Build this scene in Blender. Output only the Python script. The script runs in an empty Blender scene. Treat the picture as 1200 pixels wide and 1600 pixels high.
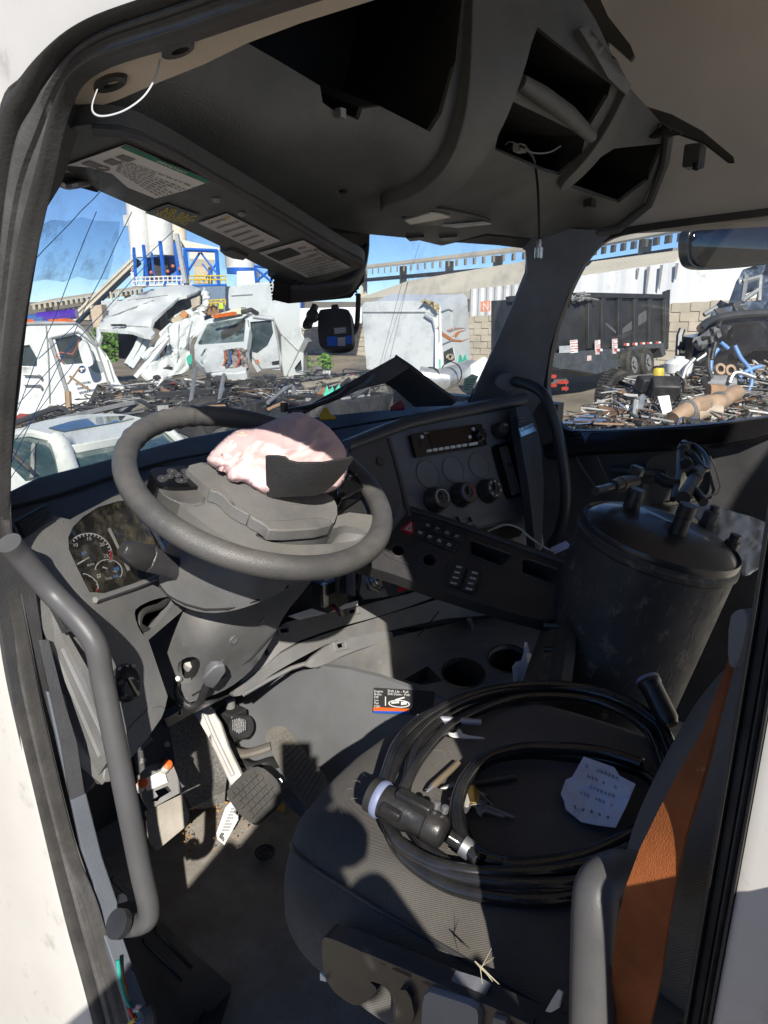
import bpy, bmesh, math, random
import numpy as np
from mathutils import Vector, Matrix, noise as mnoise
from mathutils.geometry import delaunay_2d_cdt
random.seed(7)
SC = bpy.context.scene
COL = SC.collection
R_ = math.radians

# ------------------------------------------------------------------ camera
# Axes: X = across the truck towards the passenger door, Y = truck forward, Z = up.
# The lens stands at the origin, 2.3 m above the yard, outside the driver's door.
GROUND = -2.3
YAW, PITCH, FPX = R_(35.0), R_(16.6), 1110.0
_h = Vector((math.cos(YAW), math.sin(YAW), 0)); RT = Vector((_h.y, -_h.x, 0))
FW = _h*math.cos(PITCH) - Vector((0, 0, math.sin(PITCH)))
UP = _h*math.sin(PITCH) + Vector((0, 0, math.cos(PITCH)))
cam_d = bpy.data.cameras.new('camera'); cam = bpy.data.objects.new('camera', cam_d); COL.objects.link(cam)
cam.matrix_world = Matrix(((RT.x, UP.x, -FW.x, 0), (RT.y, UP.y, -FW.y, 0), (RT.z, UP.z, -FW.z, 0), (0, 0, 0, 1)))
cam_d.sensor_fit = 'VERTICAL'; cam_d.sensor_height = 36.0; cam_d.lens = 36.0*FPX/1600.0
cam_d.clip_start = 0.02; cam_d.clip_end = 3000
SC.camera = cam

# ------------------------------------------------------------------ light
SUN_AZ = Vector((0.73, 0.683, 0)).normalized()      # the way the sunlight travels over the ground
SUN_EL = R_(34.0)
w = bpy.data.worlds.new('World'); SC.world = w; w.use_nodes = True
nt = w.node_tree; nt.nodes.clear()
sky = nt.nodes.new('ShaderNodeTexSky'); sky.sky_type = 'NISHITA'; sky.sun_disc = False
sky.sun_elevation = SUN_EL; sky.sun_rotation = math.atan2(-SUN_AZ.x, -SUN_AZ.y)
sky.air_density = 0.6; sky.dust_density = 0.0; sky.ozone_density = 6.0; sky.altitude = 1500.0
bg = nt.nodes.new('ShaderNodeBackground'); bg.inputs['Strength'].default_value = 0.08
wo = nt.nodes.new('ShaderNodeOutputWorld')
nt.links.new(sky.outputs[0], bg.inputs[0]); nt.links.new(bg.outputs[0], wo.inputs[0])
sun_d = bpy.data.lights.new('sun', 'SUN'); sun_d.energy = 4.0; sun_d.angle = R_(0.53); sun_d.color = (1.0, 0.95, 0.87)
sun = bpy.data.objects.new('sun', sun_d); COL.objects.link(sun)
sd = SUN_AZ*math.cos(SUN_EL) - Vector((0, 0, math.sin(SUN_EL)))
sun.rotation_euler = sd.to_track_quat('-Z', 'Y').to_euler(); sun.location = -sd*40
SC.view_settings.view_transform = 'Standard'; SC.view_settings.look = 'None'
SC.view_settings.gamma = 1.0; SC.view_settings.use_curve_mapping = False
SC.view_settings.exposure = 0.75
SC.cycles.max_bounces = 10; SC.cycles.diffuse_bounces = 6; SC.cycles.transparent_max_bounces = 24
SC.cycles.use_denoising = True

# ------------------------------------------------------------------ geometry of a view ray
def ray(px, py):
    return FW + RT*((px-600.0)/FPX) + UP*((800.0-py)/FPX)
def P(px, py, t=None, X=None, Y=None, Z=None):
    """Point on the ray through a photo pixel, on a plane X=, Y=, Z= or at depth t."""
    r = ray(px, py)
    if X is not None: t = X/r.x
    elif Y is not None: t = Y/r.y
    elif Z is not None: t = Z/r.z
    return r*t
def pix(v):
    v = Vector(v); d = v.dot(FW)
    return 600+FPX*v.dot(RT)/d, 800-FPX*v.dot(UP)/d
def plane_fn(p0, n):
    p0 = Vector(p0); n = Vector(n); k = p0.dot(n)
    return lambda px, py: k/ray(px, py).dot(n)
def plane3(a, b, c):
    a, b, c = Vector(a), Vector(b), Vector(c)
    return plane_fn(a, (b-a).cross(c-a))
def tps(ctrl):
    """Smooth depth surface through control points (px, py, 'X'|'Y'|'Z'|'t', value)."""
    pts = []; ts = []
    for px, py, k, v in ctrl:
        r = ray(px, py)
        ts.append(v if k == 't' else v/getattr(r, k.lower())); pts.append((px/1000., py/1000.))
    A = np.array(pts); n = len(A)
    if n == 3:
        co = np.linalg.solve(np.c_[np.ones(3), A], 1/np.array(ts))
        return lambda px, py: 1.0/(co[0]+co[1]*px/1000.+co[2]*py/1000.)
    d2 = ((A[:, None]-A[None])**2).sum(-1)
    K = np.where(d2 > 0, d2*np.log(d2+1e-12), 0)
    M = np.zeros((n+3, n+3)); M[:n, :n] = K+np.eye(n)*1e-6; M[:n, n] = 1; M[:n, n+1:] = A; M[n, :n] = 1; M[n+1:, :n] = A.T
    s = np.linalg.lstsq(M, np.r_[1/np.array(ts), 0, 0, 0], rcond=None)[0]
    def f(px, py):
        q = np.array((px/1000., py/1000.)); d = ((A-q)**2).sum(-1)
        return float(1.0/((s[:n]*np.where(d > 0, d*np.log(d+1e-12), 0)).sum()+s[n]+s[n+1]*q[0]+s[n+2]*q[1]))
    return f
def on(fn, px, py, lift=0.0):
    """Point on a depth surface, lifted off it towards the room by a real distance."""
    p = ray(px, py)*fn(px, py)
    if lift:
        p = p + nrm(fn, px, py)*lift
    return p
def nrm(fn, px, py):
    a = ray(px, py)*fn(px, py); b = ray(px+2, py)*fn(px+2, py); c = ray(px, py+2)*fn(px, py+2)
    n = (b-a).cross(c-a).normalized()
    return n if n.dot(a) < 0 else -n
def inside(p, poly):
    x, y = p; c = False; j = len(poly)-1
    for i in range(len(poly)):
        xi, yi = poly[i]; xj, yj = poly[j]
        if (yi > y) != (yj > y) and x < (xj-xi)*(y-yi)/(yj-yi)+xi: c = not c
        j = i
    return c
def chaikin(pts, n=2, closed=True):
    pts = [Vector(p) for p in pts]
    for _ in range(n):
        o = []; m = len(pts)
        for i in range(m if closed else m-1):
            a, b = pts[i], pts[(i+1) % m]
            o += [a*.75+b*.25, a*.25+b*.75]
        if not closed: o = [pts[0]]+o+[pts[-1]]
        pts = o
    return pts
def crom(pts, n=6, closed=False):
    pts = [Vector(p) for p in pts]; o = []; m = len(pts)
    for i in range(m if closed else m-1):
        if closed: a, b, c, d = pts[i-1], pts[i], pts[(i+1) % m], pts[(i+2) % m]
        else: a, b, c, d = pts[max(i-1, 0)], pts[i], pts[i+1], pts[min(i+2, m-1)]
        for k in range(n):
            t = k/n
            o.append(.5*((2*b)+(c-a)*t+(2*a-5*b+4*c-d)*t*t+(3*b-3*c+d-a)*t**3))
    if not closed: o.append(pts[-1])
    return o

# ------------------------------------------------------------------ materials
MATS = {}
def mat(name, col, rough=.5, metal=0., var=.15, vscale=6., bump=0., bscale=200., dust=0., dustcol=(.22, .19, .15), dscale=5., coat=0., spec=.5, col2=None, wave=None, stain=None, sheen=0.):
    if name in MATS: return MATS[name]
    m = bpy.data.materials.new(name); m.use_nodes = True; MATS[name] = m
    t = m.node_tree; N = t.nodes; L = t.links; b = N['Principled BSDF']
    tc = N.new('ShaderNodeTexCoord'); geo = N.new('ShaderNodeNewGeometry')
    def nz(scale, det=5., rgh=.6):
        x = N.new('ShaderNodeTexNoise'); x.inputs['Scale'].default_value = scale; x.inputs['Detail'].default_value = det
        x.inputs['Roughness'].default_value = rgh; L.new(geo.outputs['Position'], x.inputs['Vector']); return x
    def ramp(src, a, b_, ca=(0, 0, 0, 1), cb=(1, 1, 1, 1)):
        r = N.new('ShaderNodeValToRGB'); r.color_ramp.elements[0].position = a; r.color_ramp.elements[1].position = b_
        r.color_ramp.elements[0].color = ca; r.color_ramp.elements[1].color = cb; L.new(src, r.inputs[0]); return r
    def mixc(fac, a, b_):
        x = N.new('ShaderNodeMix'); x.data_type = 'RGBA'
        L.new(fac, x.inputs[0])
        for s, i in ((a, 6), (b_, 7)):
            if isinstance(s, tuple): x.inputs[i].default_value = (*s[:3], 1)
            else: L.new(s, x.inputs[i])
        return x.outputs[2]
    c2 = col2 or tuple(min(1, c*(1+var*2)+var*.01) for c in col)
    c1 = tuple(c*(1-var) for c in col)
    n1 = nz(vscale)
    cur = mixc(ramp(n1.outputs[0], .3, .72).outputs[0], c1, c2)
    if stain:
        sc_, lo, hi, scol = stain
        n3 = nz(sc_, 8., .7)
        cur = mixc(ramp(n3.outputs[0], lo, hi).outputs[0], cur, scol)
    if dust > 0:
        n2 = nz(dscale, 9., .72); r2 = ramp(n2.outputs[0], .42, .75)
        sx = N.new('ShaderNodeSeparateXYZ'); L.new(geo.outputs['Normal'], sx.inputs[0])
        mr = N.new('ShaderNodeMapRange'); mr.inputs[1].default_value = -.3; mr.inputs[2].default_value = 1.; mr.inputs[3].default_value = .25; mr.inputs[4].default_value = 1.
        L.new(sx.outputs[2], mr.inputs[0])
        mu = N.new('ShaderNodeMath'); mu.operation = 'MULTIPLY'; L.new(r2.outputs[0], mu.inputs[0]); L.new(mr.outputs[0], mu.inputs[1])
        m2 = N.new('ShaderNodeMath'); m2.operation = 'MULTIPLY'; L.new(mu.outputs[0], m2.inputs[0]); m2.inputs[1].default_value = dust
        cur = mixc(m2.outputs[0], cur, dustcol)
    L.new(cur, b.inputs['Base Color'])
    rn = nz(vscale*2.3, 6.)
    mr2 = N.new('ShaderNodeMapRange'); mr2.inputs[1].default_value = .3; mr2.inputs[2].default_value = .7
    mr2.inputs[3].default_value = max(.02, rough*.82); mr2.inputs[4].default_value = min(1., rough*1.2)
    L.new(rn.outputs[0], mr2.inputs[0]); L.new(mr2.outputs[0], b.inputs['Roughness'])
    b.inputs['Metallic'].default_value = metal
    b.inputs['Specular IOR Level'].default_value = spec
    b.inputs['Coat Weight'].default_value = coat
    if coat: b.inputs['Coat Roughness'].default_value = .06
    if sheen: b.inputs['Sheen Weight'].default_value = sheen
    if bump or wave:
        bp = N.new('ShaderNodeBump'); bp.inputs['Strength'].default_value = bump or .3; bp.inputs['Distance'].default_value = .002
        src = None
        if bump:
            bn = nz(bscale, 3., .55); src = bn.outputs[0]
        if wave:
            wv = N.new('ShaderNodeTexWave'); wv.inputs['Scale'].default_value = wave; wv.inputs['Distortion'].default_value = .3
            wv.inputs['Detail'].default_value = 2.; wv.bands_direction = 'DIAGONAL'; L.new(geo.outputs['Position'], wv.inputs['Vector'])
            if src is None: src = wv.outputs[1]
            else:
                ad = N.new('ShaderNodeMath'); ad.operation = 'ADD'; L.new(src, ad.inputs[0]); L.new(wv.outputs[1], ad.inputs[1]); src = ad.outputs[0]
        L.new(src, bp.inputs['Height']); L.new(bp.outputs[0], b.inputs['Normal'])
    return m
def glass_mat(name, tint=(1, 1, 1), dust=.06, dustcol=(.6, .6, .55), refl=.06, lo=.45, hi=.7, scale=7., base=0.):
    """Sheet glass: clear, with a little mirror reflection and a film of dust and scratches."""
    if name in MATS: return MATS[name]
    m = bpy.data.materials.new(name); m.use_nodes = True; MATS[name] = m
    t = m.node_tree; N = t.nodes; L = t.links; N.clear()
    o = N.new('ShaderNodeOutputMaterial'); tr = N.new('ShaderNodeBsdfTransparent'); tr.inputs[0].default_value = (*tint, 1)
    gl = N.new('ShaderNodeBsdfGlossy'); gl.inputs['Roughness'].default_value = .03
    fr = N.new('ShaderNodeLayerWeight'); fr.inputs[0].default_value = .5
    p5 = N.new('ShaderNodeMath'); p5.operation = 'POWER'; p5.inputs[1].default_value = 4.; L.new(fr.outputs['Facing'], p5.inputs[0])
    mul = N.new('ShaderNodeMath'); mul.operation = 'MULTIPLY_ADD'; mul.inputs[1].default_value = .5; mul.inputs[2].default_value = refl; L.new(p5.outputs[0], mul.inputs[0])
    mul.use_clamp = True
    mx = N.new('ShaderNodeMixShader'); L.new(mul.outputs[0], mx.inputs[0]); L.new(tr.outputs[0], mx.inputs[1]); L.new(gl.outputs[0], mx.inputs[2])
    df = N.new('ShaderNodeBsdfDiffuse'); df.inputs[0].default_value = (*dustcol, 1)
    tl = N.new('ShaderNodeBsdfTranslucent'); tl.inputs[0].default_value = (*dustcol, 1)
    dd = N.new('ShaderNodeMixShader'); dd.inputs[0].default_value = .5; L.new(df.outputs[0], dd.inputs[1]); L.new(tl.outputs[0], dd.inputs[2])
    geo = N.new('ShaderNodeNewGeometry')
    nz = N.new('ShaderNodeTexNoise'); nz.inputs['Scale'].default_value = scale; nz.inputs['Detail'].default_value = 9.; nz.inputs['Roughness'].default_value = .75
    L.new(geo.outputs['Position'], nz.inputs['Vector'])
    rp = N.new('ShaderNodeMapRange'); rp.inputs[1].default_value = lo; rp.inputs[2].default_value = hi; rp.inputs[3].default_value = base; rp.inputs[4].default_value = dust
    L.new(nz.outputs[0], rp.inputs[0])
    m2 = N.new('ShaderNodeMixShader'); L.new(rp.outputs[0], m2.inputs[0]); L.new(mx.outputs[0], m2.inputs[1]); L.new(dd.outputs[0], m2.inputs[2])
    L.new(m2.outputs[0], o.inputs[0])
    return m
def emat(name, col, s):
    if name in MATS: return MATS[name]
    m = bpy.data.materials.new(name); m.use_nodes = True; MATS[name] = m
    b = m.node_tree.nodes['Principled BSDF']; b.inputs['Base Color'].default_value = (*col, 1)
    b.inputs['Emission Color'].default_value = (*col, 1); b.inputs['Emission Strength'].default_value = s
    return m

# ------------------------------------------------------------------ things and parts
WLOC = {}
def tag(o, label=None, cat=None, group=None, kind=None):
    if label: o['label'] = label
    if cat: o['category'] = cat
    if group: o['group'] = group
    if kind: o['kind'] = kind
    return o
def thing(name, label, cat, loc, group=None, kind=None):
    o = bpy.data.objects.new(name, None); COL.objects.link(o); o.location = loc; o.empty_display_size = .05
    WLOC[o.name] = Vector(loc)
    return tag(o, label, cat, group, kind)
def link_mesh(name, me, m, parent=None, loc=(0, 0, 0)):
    o = bpy.data.objects.new(name, me); COL.objects.link(o)
    if m is not None and len(me.materials) == 0: me.materials.append(m)
    loc = Vector(loc); WLOC[o.name] = loc
    if parent is not None:
        o.parent = parent; o.location = loc-WLOC[parent.name]
    else: o.location = loc
    return o
def copy_tree(o, loc=None, parent=None, rot=None, scale=None):
    c = o.copy(); COL.objects.link(c)
    if parent is not None: c.parent = parent
    if loc is not None: c.location = loc; WLOC[c.name] = Vector(loc)
    if rot is not None: c.rotation_euler = rot
    if scale is not None: c.scale = scale
    for ch in list(o.children): copy_tree(ch, parent=c)
    return c
def frame_of(d, up=(0, 0, 1)):
    d = Vector(d).normalized(); up = Vector(up)
    if abs(d.dot(up)) > .97: up = Vector((1, 0, 0)) if abs(d.x) < .9 else Vector((0, 1, 0))
    x = up.cross(d).normalized(); y = d.cross(x)
    return x, y, d
class MB:
    def __init__(s): s.bm = bmesh.new()
    def v(s, p): return s.bm.verts.new(p)
    def face(s, pts):
        try: return s.bm.faces.new([s.v(p) for p in pts])
        except ValueError: return None
    def prism(s, pts, vec):
        vec = Vector(vec); a = [s.v(Vector(p)) for p in pts]; b = [s.v(Vector(p)+vec) for p in pts]; n = len(a)
        s.bm.faces.new(a); s.bm.faces.new(list(reversed(b)))
        for i in range(n): s.bm.faces.new((a[i], a[(i+1) % n], b[(i+1) % n], b[i]))
        return s
    def box(s, c, size, ax=None):
        c = Vector(c); X, Y, Z = ax if ax else (Vector((1, 0, 0)), Vector((0, 1, 0)), Vector((0, 0, 1)))
        hx, hy, hz = size[0]/2, size[1]/2, size[2]/2
        q = [c+X*(a*hx)+Y*(b*hy)-Z*hz for a, b in ((-1, -1), (1, -1), (1, 1), (-1, 1))]
        return s.prism(q, Z*size[2])
    def tube(s, path, r, n=8, closed=False, cap=True, flat=None):
        path = [Vector(p) for p in path]; m = len(path)
        rr = r if isinstance(r, (list, tuple)) else [r]*m
        rings = []; px = None
        for i in range(m):
            if closed: d = path[(i+1) % m]-path[i-1]
            else: d = path[min(i+1, m-1)]-path[max(i-1, 0)]
            if d.length < 1e-9: d = Vector((0, 0, 1))
            d.normalize()
            if px is None: x, y, _ = frame_of(d)
            else:
                x = px-d*px.dot(d)
                if x.length < 1e-6: x, y, _ = frame_of(d)
                x.normalize(); y = d.cross(x)
            px = x
            fy = flat if flat else 1.
            rings.append([s.v(path[i]+(x*math.cos(2*math.pi*k/n)+y*fy*math.sin(2*math.pi*k/n))*rr[i]) for k in range(n)])
        for i in range(m if closed else m-1):
            A, B = rings[i], rings[(i+1) % m]
            off = 0
            if closed and i == m-1:
                off = min(range(n), key=lambda o: (A[0].co-B[o].co).length)
            for k in range(n): s.bm.faces.new((A[k], A[(k+1) % n], B[(k+1+off) % n], B[(k+off) % n]))
        if cap and not closed:
            s.bm.faces.new(list(reversed(rings[0]))); s.bm.faces.new(rings[-1])
        return s
    def lathe(s, c, axis, prof, n=24, up=(0, 0, 1), cap=True, sx=1., sy=1.):
        x, y, d = frame_of(axis, up); c = Vector(c); rings = []
        for r, h in prof:
            rings.append([s.v(c+d*h+(x*sx*math.cos(2*math.pi*k/n)+y*sy*math.sin(2*math.pi*k/n))*max(r, 1e-5)) for k in range(n)])
        for A, B in zip(rings, rings[1:]):
            for k in range(n): s.bm.faces.new((A[k], A[(k+1) % n], B[(k+1) % n], B[k]))
        if cap:
            s.bm.faces.new(list(reversed(rings[0]))); s.bm.faces.new(rings[-1])
        return s
    def ball(s, c, r, nu=12, nv=8, ax=None, lump=0., seed=0.):
        c = Vector(c); r = r if isinstance(r, (tuple, list)) else (r, r, r)
        X, Y, Z = ax if ax else (Vector((1, 0, 0)), Vector((0, 1, 0)), Vector((0, 0, 1)))
        rings = []
        for j in range(1, nv):
            th = math.pi*j/nv; ring = []
            for i in range(nu):
                ph = 2*math.pi*i/nu; q = Vector((math.sin(th)*math.cos(ph), math.sin(th)*math.sin(ph), math.cos(th)))
                k = 1+lump*mnoise.noise(q*1.7+Vector((seed, seed*1.3, 0)))
                ring.append(s.v(c+X*(q.x*r[0]*k)+Y*(q.y*r[1]*k)+Z*(q.z*r[2]*k)))
            rings.append(ring)
        t = s.v(c+Z*r[2]); b = s.v(c-Z*r[2])
        for A, B in zip(rings, rings[1:]):
            for i in range(nu): s.bm.faces.new((A[i], B[i], B[(i+1) % nu], A[(i+1) % nu]))
        for i in range(nu):
            s.bm.faces.new((t, rings[0][i], rings[0][(i+1) % nu])); s.bm.faces.new((b, rings[-1][(i+1) % nu], rings[-1][i]))
        return s
    def loft(s, secs, closed=True, cap=True):
        rings = [[s.v(p) for p in sec] for sec in secs]; n = len(rings[0])
        for A, B in zip(rings, rings[1:]):
            for k in range(n if closed else n-1): s.bm.faces.new((A[k], A[(k+1) % n], B[(k+1) % n], B[k]))
        if cap and closed:
            s.bm.faces.new(list(reversed(rings[0]))); s.bm.faces.new(rings[-1])
        return s
    def panel(s, outer, fn, holes=(), g=25, thick=.006, lift=0., back=None):
        """Curved sheet: an outline (with holes) laid over a depth surface, given real thickness."""
        outer = [tuple(p)[:2] for p in outer]; vs = []; es = []
        def loop(pl):
            dense = []
            for i in range(len(pl)):
                a = Vector(pl[i]); b = Vector(pl[(i+1) % len(pl)]); k = max(1, int((b-a).length/g))
                dense += [a.lerp(b, j/k) for j in range(k)]
            o = len(vs); vs.extend(dense); m = len(dense)
            es.extend((o+i, o+(i+1) % m) for i in range(m))
        loop(outer)
        for h in holes: loop([tuple(p)[:2] for p in h])
        xs = [p[0] for p in outer]; ys = [p[1] for p in outer]
        x = min(xs)+g*.5
        nb = [Vector(p) for p in vs]
        while x < max(xs):
            y = min(ys)+g*.5
            while y < max(ys):
                if inside((x, y), outer) and not any(inside((x, y), h) for h in holes):
                    q = Vector((x, y))
                    if all((q-b).length_squared > (g*.45)**2 for b in nb): vs.append(q)
                y += g
            x += g
        V2, E2, F2, *_ = delaunay_2d_cdt([Vector(p) for p in vs], es, [], 0, 1e-4)
        ov = [on(fn, p[0], p[1], lift) for p in V2]
        keep = []
        for f in F2:
            c = (sum(V2[i][0] for i in f)/len(f), sum(V2[i][1] for i in f)/len(f))
            if inside(c, outer) and not any(inside(c, h) for h in holes): keep.append(f)
        # thickness along the sheet's own normals
        nn = [Vector((0, 0, 0)) for _ in ov]
        for f in keep:
            a, b, c = (ov[i] for i in f[:3]); n = (b-a).cross(c-a)
            if n.dot(a) > 0: n = -n
            for i in f: nn[i] += n
        used = set(i for f in keep for i in f)
        fr = {i: s.v(ov[i]) for i in used}
        bk = {i: s.v(ov[i]-(nn[i].normalized()*thick if back is None else -Vector(back))) for i in used}
        cnt = {}
        for f in keep:
            a, b, c = (ov[i] for i in f[:3])
            ff = list(f) if (b-a).cross(c-a).dot(a) < 0 else list(reversed(f))
            s.bm.faces.new([fr[i] for i in ff]); s.bm.faces.new([bk[i] for i in reversed(ff)])
            for i in range(len(ff)):
                e = (ff[i], ff[(i+1) % len(ff)]); cnt[e] = cnt.get(e, 0)+1
        for (a, b) in list(cnt):
            if (b, a) not in cnt: s.bm.faces.new((fr[b], fr[a], bk[a], bk[b]))
        return s
    def pocket(s, hole, fn, vec, taper=.92, lift=-.001):
        """Walls and bottom of a recess behind a hole in a panel."""
        vec = Vector(vec); a = [on(fn, p[0], p[1], lift) for p in hole]; c = sum(a, Vector())/len(a)
        b = [c+(p-c)*taper+vec for p in a]; n = len(a)
        A = [s.v(p) for p in a]; B = [s.v(p) for p in b]
        for i in range(n): s.bm.faces.new((A[i], A[(i+1) % n], B[(i+1) % n], B[i]))
        s.bm.faces.new(B)
        return s
    def jitter(s, amp, sc=3., seed=0.):
        for v in s.bm.verts:
            q = v.co*sc+Vector((seed, 0, 0))
            v.co += Vector((mnoise.noise(q), mnoise.noise(q+Vector((9, 0, 0))), mnoise.noise(q+Vector((0, 9, 0)))))*amp
        return s
    def build(s, name, m, parent=None, smooth=True, bevel=0., seg=2, kind=None, sub=0, ang=38, noise_disp=None):
        bm = s.bm
        bmesh.ops.recalc_face_normals(bm, faces=bm.faces[:]) if not getattr(s, 'keepn', False) else None
        if smooth:
            for f in bm.faces: f.smooth = True
            lim = R_(ang)
            for e in bm.edges:
                if len(e.link_faces) == 2 and e.calc_face_angle(0) > lim: e.smooth = False
        c = Vector()
        if bm.verts:
            lo = Vector((min(v.co.x for v in bm.verts), min(v.co.y for v in bm.verts), min(v.co.z for v in bm.verts)))
            hi = Vector((max(v.co.x for v in bm.verts), max(v.co.y for v in bm.verts), max(v.co.z for v in bm.verts)))
            c = (lo+hi)/2
        for v in bm.verts: v.co -= c
        me = bpy.data.meshes.new(name); bm.to_mesh(me); bm.free()
        o = link_mesh(name, me, m, parent, c)
        if bevel:
            b = o.modifiers.new('bevel', 'BEVEL'); b.width = bevel; b.segments = seg; b.limit_method = 'ANGLE'; b.angle_limit = R_(40)
            b.harden_normals = False
        if sub:
            u = o.modifiers.new('sub', 'SUBSURF'); u.levels = sub; u.render_levels = sub
        if kind: o['kind'] = kind
        return o
def panel(name, m, parent, outer, ctrl, holes=(), g=25, thick=.006, lift=0., rnd=0, bevel=0., **k):
    fn = ctrl if callable(ctrl) else tps(ctrl)
    if rnd: outer = chaikin([Vector(p) for p in outer], rnd)
    return MB().panel(outer, fn, holes, g, thick, lift).build(name, m, parent, bevel=bevel, **k), fn
def ell(cx, cy, rx, ry, rot=0., n=24):
    c, s_ = math.cos(R_(rot)), math.sin(R_(rot))
    return [(cx+rx*math.cos(2*math.pi*i/n)*c-ry*math.sin(2*math.pi*i/n)*s_, cy+rx*math.cos(2*math.pi*i/n)*s_+ry*math.sin(2*math.pi*i/n)*c) for i in range(n)]
def rquad(a, b, c, d, r=.2, n=3):
    """Rounded four-cornered outline."""
    q = [Vector(p) for p in (a, b, c, d)]; o = []
    for i in range(4):
        p0, p1, p2 = q[i-1], q[i], q[(i+1) % 4]
        u = p1.lerp(p0, r); v_ = p1.lerp(p2, r)
        for k in range(n+1):
            t = k/n; o.append(u*(1-t)**2+p1*2*t*(1-t)+v_*t*t)
    return o
def bil(q, u, v):
    a, b, c, d = (Vector(p) for p in q)
    return a.lerp(b, u).lerp(d.lerp(c, u), v)
def text3(s, org, xd, yd, size, m, parent, name='lettering', ext=.0004, fit=None):
    cu = bpy.data.curves.new('t', 'FONT'); cu.body = s; cu.size = 1; cu.extrude = 0; cu.align_x = 'LEFT'
    ob = bpy.data.objects.new('t', cu); COL.objects.link(ob)
    dg = bpy.context.evaluated_depsgraph_get(); me = bpy.data.meshes.new_from_object(ob.evaluated_get(dg))
    COL.objects.unlink(ob); bpy.data.objects.remove(ob); bpy.data.curves.remove(cu)
    xd = Vector(xd).normalized(); yd = Vector(yd); yd = yd.normalized(); org = Vector(org)
    w_ = max((v.co.x for v in me.vertices), default=1)
    kx = (fit/w_) if fit else size
    for v in me.vertices: v.co = xd*(v.co.x*kx)+yd*(v.co.y*size)
    me.materials.clear(); me.name = name
    return link_mesh(name, me, m, parent, org)
def ptext(s, fn, a, b, hpx, m, parent, name='lettering', lift=.0012, fit=True):
    """Lettering laid on a surface from photo point a to b; hpx = (dx, dy) of the letter height."""
    A = on(fn, *a, lift); B = on(fn, *b, lift); U = on(fn, a[0]+hpx[0], a[1]+hpx[1], lift)-A
    return text3(s, A, B-A, U, U.length/.72, m, parent, name, fit=(B-A).length if fit else None)
def print_lines(fn, quad, rows, m, parent, name='print', lift=.0012, fill=.55, seed=0, words=True):
    """Rows of small printed words too fine to read."""
    rnd = random.Random(seed); mb = MB()
    for r in range(rows):
        v0 = (r+.2)/rows; v1 = v0+fill/rows; u = 0.; end = 1. if rnd.random() < .7 else rnd.uniform(.5, .95)
        while u < end:
            l = rnd.uniform(.03, .1) if words else end
            q = [bil(quad, u, v0), bil(quad, min(end, u+l), v0), bil(quad, min(end, u+l), v1), bil(quad, u, v1)]
            mb.face([on(fn, p[0], p[1], lift) for p in q]); u += l+.032
    return mb.build(name, m, parent, smooth=False)
def decal(name, m, parent, outer, fn, lift=.0006, thick=.0004, g=40, **k):
    return MB().panel(outer, fn, (), g, thick, lift).build(name, m, parent, **k)
# ================================================================== the yard outside
M_dirt = mat('yard_dirt', (.25, .215, .17), .95, var=.25, vscale=.5, bump=.9, bscale=9, stain=(.25, .5, .7, (.34, .28, .19)), spec=.1)
M_cmu = mat('concrete_block', (.46, .41, .33), .9, var=.12, vscale=1.2, bump=.5, bscale=30, spec=.1)
M_mort = mat('mortar', (.3, .27, .22), .95)
M_sheet = mat('white_sheet_metal', (.68, .68, .68), .5, var=.05, vscale=.4, stain=(.7, .58, .72, (.3, .3, .31)))
M_cream2 = mat('cream_roofing', (.66, .6, .48), .7, var=.06, vscale=.2)
M_tan = mat('tan_steelwork', (.5, .45, .36), .7, var=.1, vscale=.5)
M_silo = mat('silo_paint', (.74, .73, .7), .5, var=.05, vscale=.15, stain=(.9, .58, .74, (.52, .5, .45)))
M_pblue = mat('plant_blue', (.015, .12, .5), .45, var=.15, vscale=.5)
M_pyel = mat('railing_yellow', (.6, .45, .05), .5)
M_wtruck = mat('truck_white', (.76, .78, .76), .35, var=.04, vscale=1.2, coat=.2, stain=(6., .64, .78, (.42, .4, .37)))
M_wtruck2 = mat('truck_pale_grey', (.6, .63, .63), .4, var=.06, vscale=1.5, coat=.2, stain=(6., .62, .78, (.36, .35, .33)))
M_dgl = mat('dark_window', (.03, .045, .05), .08, var=.4, vscale=2., coat=.4, stain=(3., .5, .7, (.1, .12, .12)))
M_dark = mat('scrap_black', (.022, .022, .023), .55, var=.5, vscale=3., dust=.5, dustcol=(.13, .11, .09), dscale=3)
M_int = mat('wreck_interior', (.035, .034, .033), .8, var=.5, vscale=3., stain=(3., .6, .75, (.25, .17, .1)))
M_tyre = mat('tyre_rubber', (.028, .027, .026), .8, var=.3, vscale=4., dust=.6, dustcol=(.16, .14, .11), dscale=4, bump=.4, bscale=30)
M_rim = mat('steel_rim', (.35, .35, .34), .45, metal=.6, var=.2, dust=.4)
M_trl = mat('trailer_black', (.02, .02, .021), .6, var=.3, vscale=1.2, dust=.4, dustcol=(.12, .11, .1), dscale=1.5)
M_leaf = mat('leaf_green', (.09, .2, .025), .6, var=.4, vscale=6)

gm = MB(); n = 120
def gz(x, y):
    d = math.hypot(x, y); k = min(1., d/12.)
    return GROUND+.05*k*mnoise.noise(Vector((x*.35, y*.35, 0)))+.25*min(1., d/60.)*mnoise.noise(Vector((x*.03, y*.03, 5)))
axs = sorted(set([round(math.copysign(abs(i/n)**2.6, i)*900, 3) for i in range(-n, n+1)]))
vv = [[gm.v((x+12, y+12, gz(x+12, y+12)-.02)) for x in axs] for y in axs]
for a in range(len(axs)-1):
    for b in range(len(axs)-1): gm.bm.faces.new((vv[a][b], vv[a][b+1], vv[a+1][b+1], vv[a+1][b]))
tag(gm.build('ground', M_dirt, ang=180), kind='structure')
rnd = random.Random(11)
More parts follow.
